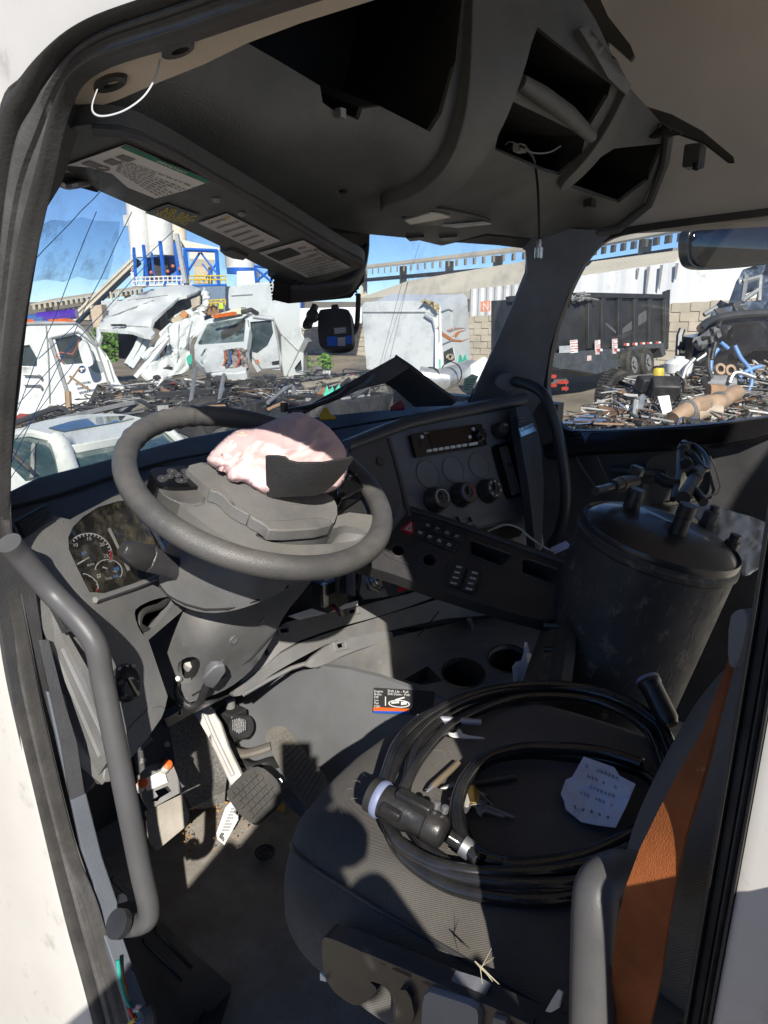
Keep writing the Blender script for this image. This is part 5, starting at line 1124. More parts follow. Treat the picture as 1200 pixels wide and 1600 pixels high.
MB().panel([tuple(p) for p in chaikin([(496, 486), (506, 482), (542, 481), (548, 490), (551, 530), (547, 543), (524, 547), (503, 545), (497, 536)], 2)], fn_dc, (), 12, .035).build('camera_body', M_blk2, DC, bevel=.005, seg=3)
MB().panel([(511, 527), (527, 526), (527, 541), (512, 541)], fn_dc, (), 20, .0006, .003).build('blue_label', M_blue, DC)
MB().panel([(541, 526), (550, 524), (549, 537), (541, 539)], fn_dc, (), 20, .0006, .003).build('blue_label', M_blue, DC)
lb = MB().panel([(522, 513), (541, 511), (542, 521), (523, 523)], fn_dc, (), 20, .0006, .003).build('printed_label', M_gry2, DC)
print_lines(fn_dc, [(523, 514), (540, 512.5), (541, 520), (524, 522)], 3, M_cream, lb, 'label_print', .004, .5, 4)
MB().panel([(528, 528), (540, 527), (540, 541), (528, 541)], fn_dc, (), 20, .0006, .003).build('mirror_label', M_metal, DC)
MB().panel([(489, 475), (495, 476), (484, 510), (473, 511), (474, 505)], fn_dc, (), 10, .02, .004).build('camera_bracket', M_blk2, DC, bevel=.003)
MB().lathe(P(489, 495, t=1.36), FW*-1, [(.012, 0), (.012, .012), (.008, .016)], 14).build('bracket_knob', M_blk2, DC)
MB().panel([(518, 476), (528, 475), (529, 483), (517, 484)], fn_dc, (), 10, .014, .002).build('camera_bracket', M_blk2, DC, bevel=.002)
MB().tube(crom([P(560, 460, t=1.42), P(559, 490, t=1.41), P(557, 512, t=1.4), P(551, 522, t=1.385), P(548, 522, t=1.38)], 5), .005, 8).build('camera_lead', M_rub, DC)

# ================================================================== grab handles
M_hand = mat('handle_coating', (.075, .075, .077), .45, bump=.08, bscale=300, dust=.3, dustcol=(.2, .18, .15), var=.1)
GH = thing('grab_handle', 'long grey grab handle curving down the front of the door opening', 'grab handle', P(220, 1440, X=.46))
pth = crom([P(14, 848, X=.41), P(34, 872, X=.425), P(80, 925, X=.45), P(125, 972, X=.46), P(150, 1010, X=.465), P(160, 1060, X=.465), P(178, 1150, X=.46), P(200, 1260, X=.455), P(220, 1360, X=.455), P(232, 1415, X=.455), P(228, 1438, X=.45), P(205, 1446, X=.44), P(182, 1444, X=.42)], 6)
MB().tube(pth, [.0148]*len(pth), 20).build('handle_bar', M_hand, GH)
MB().lathe(P(190, 1444, X=.425), P(182, 1444, X=.42)-P(205, 1446, X=.44), [(.019, 0), (.019, .01), (.012, .012)], 20).build('handle_foot', M_blk2, GH)
G2 = thing('grab_handle', 'grey grab handle on the rear door pillar in front of the orange belt', 'grab handle', P(905, 1600, X=.47))
pth = crom([P(1030, 1366, t=.64), P(990, 1364, t=.6), P(958, 1366, t=.575), P(936, 1384, t=.558), P(930, 1420, t=.552), P(928, 1500, t=.55), P(924, 1700, t=.55), P(920, 1900, t=.55)], 6)
MB().tube(pth, .018, 20).build('handle_bar', M_hand, G2)
G3 = thing('grab_handle', 'black grab handle on the passenger side windscreen pillar', 'grab handle', P(870, 850, X=1.95))
pth = crom([P(805, 596, X=1.93), P(828, 602, X=1.9), P(850, 618, X=1.88), P(866, 660, X=1.87), P(878, 710, X=1.87), P(884, 760, X=1.87), P(882, 800, X=1.88), P(872, 835, X=1.92), P(862, 850, X=1.98)], 6)
MB().tube(pth, .0155, 14).build('handle_bar', mat('black_handle', (.03, .032, .036), .4, bump=.2, bscale=300), G3)
hp = tps([(775, 585, 'X', 1.9), (845, 600, 'X', 1.98), (790, 630, 'X', 1.92)])
MB().panel([tuple(p) for p in chaikin([(776, 584), (806, 580), (812, 600), (806, 616), (772, 606)], 2)], hp, (), 12, .012, .006).build('handle_mount', M_stack, G3, bevel=.003)
# ================================================================== dashboard
DB = thing('dashboard', 'dusty dark grey dashboard with gauges at the left and radio panel at the right', 'dashboard', (1.25, 1.1, -.7))
fn_dt = tps([(15, 765, 'Y', 1.0), (290, 690, 'Y', 1.2), (500, 655, 'Y', 1.22), (740, 628, 'X', 1.95), (15, 835, 'Y', .95), (120, 800, 'Y', 1.0), (250, 757, 'Y', 1.08), (400, 720, 'Y', 1.13), (560, 690, 'Y', 1.08), (680, 655, 't', 1.74), (805, 634, 'X', 1.93)])
MB().panel([(-30, 790), (60, 745), (150, 722), (290, 684), (400, 664), (500, 650), (640, 636), (740, 624), (812, 628), (816, 636), (760, 646), (680, 662), (600, 690), (540, 712), (400, 745), (250, 770), (180, 782), (100, 822), (14, 850), (-30, 850)], fn_dt, (), 22, .012).build('dash_top', M_blk, DB, bevel=.004)
MB().tube([on(fn_dt, x, y, .003) for x, y in ((16, 795), (90, 775), (170, 748), (260, 722), (380, 700), (520, 672), (640, 652))], .003, 6).build('dash_seam', M_hole, DB)
# left fascia with the instrument cluster
fn_df = tps([(15, 800, 'Y', .92), (60, 830, 'Y', .925), (190, 770, 'Y', 1.04), (330, 760, 'Y', 1.08), (190, 860, 'Y', .97), (330, 900, 'Y', 1.0), (150, 940, 'Y', .89), (250, 1020, 'Y', .91), (200, 1080, 'Y', .865), (160, 1190, 'Y', .845), (90, 1000, 'X', .468), (60, 900, 'X', .462), (100, 1100, 'X', .468)])
clus = [tuple(p) for p in chaikin([(103, 848), (118, 815), (165, 785), (240, 778), (330, 780), (335, 840), (280, 900), (146, 937), (122, 890)], 1)]
pock = [tuple(p) for p in chaikin([(210, 962), (212, 950), (240, 936), (275, 930), (268, 948), (228, 996), (218, 985)], 1)]
MB().panel([(10, 838), (60, 800), (110, 812), (180, 775), (250, 760), (345, 755), (350, 905), (290, 950), (232, 1000), (262, 1088), (258, 1106), (160, 1226), (128, 1200), (100, 1100), (75, 1000), (40, 930), (12, 880)], fn_df, [clus, pock], 18, .014).build('fascia', M_gry, DB, bevel=.004, seg=3)
MB().pocket(pock, fn_df, (.02, .08, -.03)).build('fascia_opening', M_hole, DB)
MB().tube(crom([on(fn_df, x, y, -.01) for x, y in ((268, 935), (258, 945), (232, 955), (225, 975), (240, 985))], 4), .006, 8).build('loose_hose', M_rub, DB)
CL = MB().pocket(clus, fn_df, (.0, .025, -.012), taper=1.).build('instrument_cluster', mat('gauge_face', (.012, .012, .013), .4, dust=.25, dustcol=(.16, .14, .1), dscale=26, var=.2), DB)
fn_cl = lambda x, y: fn_df(x, y)+.016
M_white_e = mat('gauge_print', (.75, .76, .78), .6, var=.03)
def arc_marks(cx, cy, rx, ry, a0, a1, rot, name, red=None, n=9, txt=None, wd=1.6):
    mb = MB()
    def pt(a, k): 
        c, s_ = math.cos(R_(a)), math.sin(R_(a)); x = rx*k*c; y = -ry*k*s_; cr, sr = math.cos(R_(rot)), math.sin(R_(rot))
        return (cx+x*cr-y*sr, cy+x*sr+y*cr)
    k1 = 1-wd/rx
    A = [a0+(a1-a0)*i/24 for i in range(25)]
    for i in range(24):
        mb.face([on(fn_cl, *q, .001) for q in (pt(A[i], 1), pt(A[i+1], 1), pt(A[i+1], k1), pt(A[i], k1))])
    for i in range(n):
        a = a0+(a1-a0)*i/(n-1); w = 1.4
        mb.face([on(fn_cl, *q, .0012) for q in (pt(a-w, .98), pt(a+w, .98), pt(a+w, .86), pt(a-w, .86))])
    mb.build(name, M_white_e, DB.children[0] if False else DB, smooth=False)
    if red:
        mb = MB(); A = [red[0]+(red[1]-red[0])*i/6 for i in range(7)]
        for i in range(6): mb.face([on(fn_cl, *q, .0016) for q in (pt(A[i], .97), pt(A[i+1], .97), pt(A[i+1], .88), pt(A[i], .88))])
        mb.build('red_zone', M_red, DB, smooth=False)
    return pt
pt = arc_marks(138, 868, 37, 35, 150, -12, 5, 'gauge_scale', (18, -8), 17)
for s_, a in (('10', 148), ('15', 95), ('20', 45), ('25', 2)):
    q = pt(a, .72); ptext(s_, fn_cl, (q[0]-4, q[1]+2.5), (q[0]+4, q[1]+1.7), (-.8, -5.5), M_white_e, DB, 'gauge_number', .0015)
def needle(a, b, w=1.1):
    d = Vector((b[0]-a[0], b[1]-a[1])).normalized(); n = Vector((-d.y, d.x))*w
    MB().prism([on(fn_cl, a[0]+n.x, a[1]+n.y, .004), on(fn_cl, b[0]+n.x*.5, b[1]+n.y*.5, .004), on(fn_cl, b[0]-n.x*.5, b[1]-n.y*.5, .004), on(fn_cl, a[0]-n.x, a[1]-n.y, .004)], nrm(fn_cl, *a)*.001).build('gauge_needle', M_cream, DB, smooth=False)
needle((116, 884), (144, 868)); MB().lathe(on(fn_cl, 140, 872, .001), nrm(fn_cl, 140, 872), [(.009, 0), (.008, .005)], 14).build('needle_hub', M_blk2, DB)
ptext('RPM', fn_cl, (135, 886), (146, 884), (0, -4), M_white_e, DB, 'gauge_lettering', .0015)
arc_marks(169, 892, 22, 18, 185, -25, 8, 'gauge_scale', None, 7)
needle((157, 888), (179, 896), .8); MB().lathe(on(fn_cl, 168, 894, .001), nrm(fn_cl, 168, 894), [(.007, 0), (.006, .005)], 14).build('needle_hub', M_blk2, DB)
ptext('FUEL', fn_cl, (163, 907), (175, 905), (0, -4), M_white_e, DB, 'gauge_lettering', .0015)
M_ind = mat('blue_print', (.03, .22, .6), .6, var=.05)
for q in ([(177, 888), (184, 886), (185, 892), (178, 893)], [(176, 900), (183, 898), (184, 902), (177, 904)], [(126, 864), (133, 861), (135, 866), (128, 869)]):
    MB().panel(q, fn_cl, (), 20, .0003, .0016).build('blue_symbol', M_ind, DB)
MB().panel([(150, 898), (156, 897), (156, 903), (151, 904)], fn_cl, [[(152, 899), (155, 898.5), (155, 900), (152, 901)]], 9, .0003, .0016).build('fuel_symbol', M_white_e, DB)
arc_marks(128, 914, 26, 18, 100, -20, 20, 'gauge_scale', (8, -18), 6)
arc_marks(262, 820, 12, 18, 250, 130, 0, 'gauge_scale', None, 5)
M_screen = mat('display_glass', (.01, .014, .02), .12, dust=.5, dustcol=(.2, .17, .11), dscale=40, var=.3, stain=(30., .52, .6, (.14, .11, .06)))
MB().panel([(168, 828), (218, 798), (252, 862), (205, 880)], fn_cl, (), 20, .003, .002).build('display', M_screen, DB)
MB().tube([on(fn_cl, 218, 797, .005), on(fn_cl, 236, 832, .006), on(fn_cl, 254, 864, .005)], .004, 6).build('display_rim', M_metal, DB)
MB().tube([on(fn_cl, 167, 827, .004), on(fn_cl, 183, 860, .004), on(fn_cl, 198, 893, .004)], .0025, 6).build('display_rim', M_gry2, DB)
MB().panel(clus, lambda x, y: fn_df(x, y)+.002, (), 25, .002).build('cluster_lens', glass_mat('cluster_lens', (.96, .96, .96), dust=.5, dustcol=(.38, .34, .25), refl=.06, lo=.48, hi=.75, scale=34., base=.03), DB)
MB().tube([on(fn_df, 146, 938, .003), on(fn_df, 205, 918, .004), on(fn_df, 262, 896, .003)], .005, 6).build('cluster_ledge', M_gry2, DB)
# vents
vq = [(20, 818), (68, 792), (78, 812), (32, 842)]
MB().panel([(14, 818), (70, 788), (82, 812), (30, 848)], fn_df, [vq], 12, .012, .004).build('vent_frame', M_blk, DB, bevel=.002)
for k in range(6):
    a = bil(vq, .04, .1+k*.16); b = bil(vq, .96, .1+k*.16)
    MB().box((on(fn_df, *a)+on(fn_df, *b))/2, ((on(fn_df, *a)-on(fn_df, *b)).length, .012, .0025), frame_of((on(fn_df, *b)-on(fn_df, *a)).cross(nrm(fn_df, 50, 820)), on(fn_df, *b)-on(fn_df, *a))[::1] if False else ((on(fn_df, *b)-on(fn_df, *a)).normalized(), nrm(fn_df, 50, 820), (on(fn_df, *b)-on(fn_df, *a)).cross(nrm(fn_df, 50, 820)).normalized())).build('vent_slat', M_blk2, DB, smooth=False)
# side face of the fascia with two ridges coloured pale as lit edges, side vent and the switch
fn_ds = tps([(60, 900, 'X', .466), (100, 1010, 'X', .468), (75, 990, 'X', .462), (165, 1215, 'X', .482), (130, 1215, 'X', .474), (172, 1130, 'X', .484)])
MB().panel([(36, 860), (60, 880), (98, 1000), (132, 1060), (172, 1170), (168, 1190), (136, 1238), (120, 1170), (98, 1095), (66, 1000), (40, 900)], fn_ds, (), 18, .012).build('fascia_side', M_gry, DB, bevel=.003)
for a, b in (((72, 985), (156, 1180)), ((98, 1012), (162, 1148))):
    MB().tube([on(fn_ds, a[0]+(b[0]-a[0])*k/6, a[1]+(b[1]-a[1])*k/6, .001) for k in range(7)], .0035, 8).build('side_ridge', M_gry2, DB)
fv = [(70, 930), (84, 928), (112, 982), (102, 984)]
MB().panel([(64, 925), (88, 922), (118, 984), (98, 990)], lambda x, y: fn_ds(x, y)-.004, [fv], 10, .01).build('vent_frame', M_blk2, DB, bevel=.002)
MB().pocket(fv, fn_ds, (.02, .01, 0)).build('vent_cavity', M_hole, DB)
SW = MB().lathe(on(fn_df, 196, 1067, -.002), nrm(fn_df, 196, 1067), [(.029, 0), (.029, .004), (.026, .006), (.022, .003)], 36).build('lamp_switch', M_blk2, DB)
nS = nrm(fn_df, 196, 1067)
MB().lathe(on(fn_df, 192, 1075, .002), nS, [(.017, 0), (.0165, .014), (.014, .017)], 28).build('switch_knob', M_blk2, SW)
MB().tube([on(fn_df, 186, 1060, .016), on(fn_df, 200, 1086, .018)], .0055, 8).build('switch_knob', M_gloss, SW)
MB().tube([on(fn_df, 187, 1061, .021), on(fn_df, 192, 1062, .021)], .0012, 5).build('switch_mark', M_white_e, SW)
for s_, x, y in (('0', 178, 1047), ('x', 190, 1043), ('D', 200, 1044), ('*', 206, 1070)):
    ptext(s_, fn_df, (x, y), (x+5, y-.6), (0, -5), M_white_e, SW, 'switch_symbol', .008)
MB().panel([tuple(p) for p in chaikin([(224, 1110), (262, 1100), (250, 1130), (176, 1222), (160, 1222), (165, 1190)], 1)], lambda x, y: fn_df(x, y)-.004, (), 14, .02).build('fascia_foot', M_gry, DB, bevel=.003)
# ------------------------------------------------------------------ centre stack
Ns = Vector((-.28, -.96, .5)).normalized(); p0s = P(695, 690, t=1.7)
fn_st = plane_fn(p0s, Ns)
stk = [(545, 700), (600, 682), (640, 664), (800, 637), (812, 640), (850, 850), (838, 872), (790, 860), (700, 850), (620, 850), (545, 830)]
bz = [(602, 686), (640, 828), (636, 832), (560, 830), (520, 740), (540, 710)]
MB().panel(stk, fn_st, [], 22, .02).build('centre_panel', M_stack, DB, bevel=.003)
MB().tube([on(fn_st, 606, 686, .003), on(fn_st, 622, 745, .004), on(fn_st, 645, 830, .003)], .006, 8).build('panel_rib', mat('rib_plastic', (.06, .055, .058), .5, bump=.3), DB)
MB().panel([tuple(p) for p in chaikin([(548, 694), (596, 684), (604, 690), (634, 810), (560, 800), (540, 740)], 1)], fn_st, (), 20, .006, .006).build('side_panel', M_blk, DB, bevel=.002)
MB().lathe(on(fn_st, 592, 722, .006), Ns, [(.012, 0), (.011, .004), (.005, .004)], 16).build('side_plug', M_blk2, DB)
hd = tps([(560, 700, 't', 1.6), (640, 668, 't', 1.76), (800, 636, 't', 1.8), (810, 650, 't', 1.79), (640, 680, 't', 1.76)])
MB().loft([[on(fn_st, x, y, k) for x, y in ((540, 708), (600, 684), (640, 670), (720, 653), (790, 640), (816, 634))] for k in (.0, .012, .018)] + [[on(fn_st, x, y-d, k) for x, y in ((540, 708), (600, 684), (640, 670), (720, 653), (790, 640), (816, 634))] for d, k in ((6, .022), (14, .018), (20, .006), (24, -.03))], closed=False).build('dash_hood', M_blk, DB, ang=80)
# radio
RA = MB().panel(rquad((637, 681), (747, 664), (757, 698), (646, 717), .06), fn_st, (), 20, .02, .012).build('radio', M_gloss, DB, bevel=.002)
fr = lambda x, y: fn_st(x, y)
MB().panel([(662, 677), (728, 667), (736, 691), (670, 701)], fr, (), 30, .001, .0135).build('radio_display', M_screen2 if 'M_screen2' in globals() else mat('radio_glass', (.012, .006, .005), .1, var=.2), RA)
M_btn = mat('lit_button', (.55, .58, .6), .45, var=.05)
for k in range(7):
    x = 661+k*9.2; y = 705.5-k*1.45
    MB().panel(rquad((x, y), (x+7, y-1.1), (x+8, y+2.9), (x+1, y+4), .15, 2), fr, (), 20, .003, .015).build('radio_button', M_btn, RA)
MB().panel(rquad((726.5, 695.3), (740, 693), (741, 697), (727.3, 699.3), .15, 2), fr, (), 20, .003, .015).build('radio_button', M_btn, RA)
for x, y in ((653.5, 685.5), (733.5, 673.5), (728, 685.5)):
    MB().lathe(on(fr, x, y, .013), Ns, [(.0048, 0), (.0045, .003), (.002, .004)], 14).build('radio_button', M_btn, RA)
MB().lathe(on(fr, 742, 683, .012), Ns, [(.0165, 0), (.015, .016), (.012, .019)], 24).build('radio_knob', M_gloss, RA)
MB().lathe(on(fr, 744, 679, .03), Ns, [(.006, 0), (.005, .003)], 14).build('radio_knob', M_blk2, RA)
MB().panel([(649, 692), (653, 691), (655, 700), (651, 701)], fr, (), 20, .0006, .0135).build('usb_socket', M_hole, RA)
ptext('Bluetooth', fr, (657, 681), (665, 680), (0, -2.6), M_white_e, RA, 'radio_lettering', .0135)
# rotary switch, three blank gauge covers, three knobs
MB().lathe(on(fn_st, 777, 674, .0), Ns, [(.022, 0), (.021, .01), (.0185, .026), (.015, .03)], 28).build('rotary_switch', M_blk2, DB)
ptext('CTRL', fn_st, (774, 672), (781, 671), (0, -3), M_white_e, DB, 'switch_lettering', .0315)
MB().lathe(on(fn_st, 789, 682, .0), Ns, [(.009, 0), (.008, .008)], 14).build('rotary_switch', M_gloss, DB)
for x, y in ((668, 741), (708, 734), (748, 727)):
    MB().lathe(on(fn_st, x, y, .0), Ns, [(.0335, 0), (.0335, .0015), (.0325, .0022), (.0318, .0012), (.001, .0012)], 40).build('blank_gauge_cover', M_stack, DB)
def knob(x, y, mark):
    k = MB().lathe(on(fn_st, x, y, .0), Ns, [(.031, 0), (.031, .006), (.0275, .01), (.0262, .028), (.0235, .032), (.012, .032), (.010, .03)], 40).build('climate_knob', M_blk2, DB)
    c = on(fn_st, x, y, .0326); xd = (on(fn_st, x+5, y-.9)-on(fn_st, x, y)).normalized(); yd = Ns.cross(xd)
    def ring(a0, a1, r0, r1, m):
        mb = MB(); A = [a0+(a1-a0)*i/18 for i in range(19)]
        f = lambda a, r: c+xd*(r*math.cos(R_(a)))+yd*(r*math.sin(R_(a)))
        for i in range(18): mb.face([f(A[i], r0), f(A[i+1], r0), f(A[i+1], r1), f(A[i], r1)])
        mb.build('knob_mark', m, k, smooth=False)
    if mark == 'fan':
        ring(-40, 220, .0175, .0188, M_white_e); ring(20, 340, .0042, .0052, M_white_e)
    elif mark == 'temp':
        ring(-50, 80, .0175, .0192, M_red); ring(100, 230, .0175, .0192, M_ind)
    else:
        for a in range(-30, 260, 48): ring(a, a+16, .0165, .019, M_white_e)
    for a in (200, 250, 300):
        q = on(fn_st, x, y, .0063)+xd*(.0295*math.cos(R_(a)))+yd*(.0295*math.sin(R_(a)))
        MB().lathe(q, Ns, [(.0012, 0), (.0008, .0004)], 8).build('knob_mark', M_white_e, k)
    MB().box(on(fn_st, x, y, .034)+yd*.004, (.007, .018, .006), (xd, yd, Ns)).build('knob_grip', M_blk2, k, bevel=.002)
knob(678, 782, 'fan'); knob(719, 774, 'temp'); knob(760, 768, 'mode')
MB().tube([on(fn_st, 697, 779, .001), on(fn_st, 702, 778, .001)], .003, 6).tube([on(fn_st, 738, 771, .001), on(fn_st, 743, 770, .001)], .003, 6).build('knob_link', M_hole, DB)
# tall centre vent
vq = [(776, 700), (792, 696), (813, 770), (796, 776)]
MB().panel(rquad((766, 698), (796, 690), (817, 773), (790, 781), .12), fn_st, [vq], 12, .014, .008).build('vent_frame', M_gloss, DB, bevel=.002)
MB().pocket(vq, fn_st, -Ns*.03).build('vent_cavity', M_hole, DB)
for k in range(4):
    a = bil(vq, .12+k*.25, .02); b = bil(vq, .12+k*.25, .98); A, B = on(fn_st, *a, -.004), on(fn_st, *b, -.004); d = (B-A).normalized()
    MB().box((A+B)/2, ((A-B).length, .018, .002), (d, Ns, d.cross(Ns))).build('vent_slat', M_gry, DB, smooth=False)
MB().box(on(fn_st, 791, 726, .004), (.006, .03, .008)).build('vent_tab', M_blk2, DB, bevel=.001)
# shelf and open cup under the stack
MB().panel([(715, 848), (742, 842), (748, 852), (812, 838), (818, 826), (830, 822), (838, 836), (842, 850), (770, 880), (720, 870)], lambda x, y: fn_st(x, y)-.006, [], 12, .02).build('lower_panel', M_stack, DB, bevel=.003)
MB().panel([(818, 796), (830, 793), (834, 800), (822, 804)], fn_st, (), 10, .008, .006).build('clip_socket', M_hole, DB)
for q in ([(815, 797), (829, 793), (831, 799), (817, 803)], [(716, 812), (732, 808), (735, 816), (724, 819)]):
    MB().panel([(q[0][0]-4, q[0][1]-4), (q[1][0]+4, q[1][1]-4), (q[2][0]+4, q[2][1]+4), (q[3][0]-4, q[3][1]+4)], fn_st, [q], 8, .01, .008).build('clip_socket', M_stack, DB, bevel=.002)
MB().panel([tuple(p) for p in chaikin([(733, 816), (760, 808), (806, 800), (812, 806), (806, 812), (745, 824), (738, 820)], 1)], fn_st, (), 10, .012, .006).build('tray_lip', M_stack, DB, bevel=.003)
MB().panel([tuple(p) for p in chaikin([(738, 828), (770, 822), (808, 822), (820, 838), (800, 860), (770, 872), (735, 850)], 2)], fn_st, (), 14, .003, .0025).build('cup_recess', M_hole, DB)
# dash end on the passenger side, air vent and model badge
fn_de = tps([(812, 640, 'X', 1.8), (826, 640, 'X', 1.97), (850, 850, 'X', 1.86), (880, 870, 'X', 1.98), (848, 730, 'X', 1.95)])
fn_de = tps([(806, 640, 't', 1.80), (840, 672, 't', 1.92), (846, 850, 't', 1.72), (850, 760, 't', 1.86), (815, 690, 't', 1.77)])
MB().panel([(806, 636), (826, 634), (838, 662), (846, 700), (850, 760), (846, 852), (838, 872), (826, 760), (812, 680)], fn_de, (), 12, .02).build('dash_end', mat('satin_blue_grey', (.02, .025, .034), .75, bump=.1, var=.1), DB, bevel=.003)
MB().panel([(805, 652), (812, 650), (818, 660), (808, 664)], fn_de, (), 9, .006, .004).build('end_vent', M_hole, DB)
MB().tube([on(fn_de, 806, 655, .006), on(fn_de, 815, 654, .006)], .002, 5).tube([on(fn_de, 807, 660, .006), on(fn_de, 817, 658, .006)], .002, 5).build('vent_slat', M_blk2, DB)
bd = MB().panel([(808, 670), (829, 662), (836, 674), (812, 684)], fn_de, (), 9, .003, .005).build('model_badge', mat('badge_blue', (.16, .32, .5), .25, metal=.5, var=.05), DB, bevel=.001)
ptext('CADIA', fn_de, (811, 676), (830, 668), (-2.5, -6.5), M_ink, bd, lift=.006)
# lower dash: bracket bars, open module bay, drop panels
fn_l1 = tps([(300, 1110, 'Y', 1.02), (400, 1040, 'Y', 1.02), (470, 960, 'Y', 1.02), (560, 940, 'Y', 1.03), (700, 895, 'Y', 1.02), (560, 880, 'Y', 1.1), (700, 850, 'Y', 1.08), (700, 960, 'Y', .97), (560, 990, 'Y', .99), (850, 860, 'Y', .98), (850, 960, 'Y', .92)])
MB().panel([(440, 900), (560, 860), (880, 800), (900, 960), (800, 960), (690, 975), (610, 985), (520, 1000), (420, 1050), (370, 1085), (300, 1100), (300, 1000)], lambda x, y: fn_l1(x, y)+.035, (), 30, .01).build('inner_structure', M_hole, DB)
MB().panel([tuple(p) for p in chaikin([(375, 1062), (412, 1010), (440, 975), (470, 966), (560, 948), (596, 938), (650, 925), (705, 903), (712, 920), (650, 944), (596, 962), (520, 982), (450, 1008), (405, 1048), (384, 1078)], 1)], fn_l1, [[tuple(p) for p in q] for q in ([(434, 983), (450, 980), (452, 988), (436, 991)], [(541, 954), (557, 950), (559, 957), (543, 961)], [(413, 1018), (419, 1012), (421, 1022), (415, 1026)])], 12, .008).build('lower_rail', M_gry2, DB, bevel=.002)
for q in ([(431, 981), (452, 977), (455, 989), (434, 993)], [(538, 952), (559, 948), (562, 959), (541, 963)]):
    i = [(bil(q, u, v)[0], bil(q, u, v)[1]) for u, v in ((.2, .25), (.8, .25), (.8, .75), (.2, .75))]
    MB().panel(q, fn_l1, [i], 8, .006, .005).build('clip_socket', M_gry2, DB, bevel=.0015)
MB().panel([tuple(p) for p in chaikin([(360, 1082), (400, 1052), (450, 1012), (520, 986), (600, 962), (660, 944), (740, 920), (860, 905), (880, 960), (720, 962), (640, 978), (590, 990), (520, 1002), (480, 1022), (430, 1050), (390, 1078), (370, 1090)], 1)], lambda x, y: fn_l1(x, y)-.004, (), 16, .01).build('lower_panel', M_gry, DB, bevel=.003)
fn_l2 = lambda x, y: fn_l1(x, y)-.014
sk = [(525, 1007), (537, 1004), (539, 1010), (527, 1013)]
MB().panel([tuple(p) for p in chaikin([(478, 1034), (520, 1002), (560, 994), (610, 984), (616, 996), (600, 1003), (545, 1020), (500, 1042), (480, 1044)], 1)], fn_l2, [sk], 10, .008).build('trim_strip', M_gry2, DB, bevel=.002)
MB().panel([(519, 1004), (541, 999), (545, 1014), (523, 1019)], fn_l2, [[(525, 1007), (537, 1004), (539, 1010), (527, 1013)]], 8, .006, .004).build('clip_socket', M_gry2, DB, bevel=.0015)
MB().tube([P(380, 1085, Y=1.0), P(420, 1062, Y=1.0), P(455, 1044, Y=.99), P(505, 1028, Y=.985)], .005, 6).build('trim_edge', M_gry2, DB)
# relay module, two valve stems and a cut connector in the open bay
BM = MB().box(P(515, 925, t=1.62), (.075, .05, .07)).build('relay_module', M_blk2, DB, bevel=.004)
MB().box(P(507, 930, t=1.57), (.016, .012, .055)).build('module_clip', M_metal, BM, bevel=.002)
MB().box(P(535, 915, t=1.58), (.04, .012, .05)).build('module_cover', M_blk, BM, bevel=.002)
MB().box(P(548, 910, t=1.57), (.008, .02, .06)).build('module_clip', M_stack, BM)
MB().panel([(452, 962), (495, 948), (498, 955), (560, 938), (560, 946), (470, 968)], fn_l2, (), 12, .008).build('module_tray', M_cream, DB, bevel=.002)
nst = (ray(600, 905)*-1+Vector((0, 0, .25))).normalized()
vp = MB().panel([(562, 892), (600, 880), (668, 884), (668, 912), (620, 930), (566, 936), (556, 920)], lambda x, y: fn_l1(x, y)-.006, (), 12, .008).build('valve_plate', M_blk, DB, bevel=.002)
for x, y, m in ((583, 912, M_metal), (630, 902, M_steel)):
    d = (Vector((.25, -.75, .6))).normalized()
    MB().lathe(P(x, y, t=1.66), d, [(.026, 0), (.026, .006), (.02, .008), (.018, .02), (.012, .022), (.008, .024), (.008, .05), (.0075, .051), (.004, .051)], 20).build('valve_stem', m, vp)
    for a in range(12):
        q = P(x, y, t=1.66)+d*.012; u, v_, _ = frame_of(d); e = u*math.cos(a*math.pi/6)+v_*math.sin(a*math.pi/6)
        MB().box(q+e*.021, (.004, .008, .01), (e, d, e.cross(d))).build('valve_tooth', m, vp, smooth=False)
MB().panel([(566, 898), (578, 893), (600, 915), (606, 932), (570, 936), (562, 928)], lambda x, y: fn_l1(x, y)-.012, [ell(583, 913, 12, 11)], 8, .004).build('valve_plate', M_gry2, vp, bevel=.001)
rc = MB()
for k, c in enumerate((M_red, M_blue, M_cream)):
    MB().tube(crom([P(486, 892+k*4, t=1.5), P(496, 893+k*4, t=1.49), P(510, 894+k*3, t=1.49)], 4), .003, 6).build('module_wire', c, DB)
TL = MB().loft([[P(x, y+dy, t=1.485) for x, dy in ((508, 7),)]*1]) if False else None
fn_tl = plane_fn(P(530, 892, t=1.48), FW*-1)
MB().panel([tuple(p) for p in chaikin([(507, 894), (520, 889), (540, 886), (549, 887), (550, 892), (535, 898), (516, 901), (508, 900)], 2)], fn_tl, (), 8, .012).build('brake_lever', M_blk2, DB, bevel=.003)
ptext('TRAILER BRAKE', fn_tl, (515, 897), (546, 890.5), (-.6, -4), M_white_e, DB, lift=.0015)
for k in range(4):
    MB().tube(crom([P(516+k*3, 945, t=1.6), P(524+k*3, 952+k, t=1.58), P(530+k*2, 962, t=1.59)], 4), .0028, 6).build('module_wire', [M_red, M_ink, M_blue, M_yel][k], DB)
MB().panel([(622, 918), (650, 911), (650, 917), (622, 925)], lambda x, y: fn_l1(x, y)-.008, (), 10, .008).build('red_connector', M_red, DB)
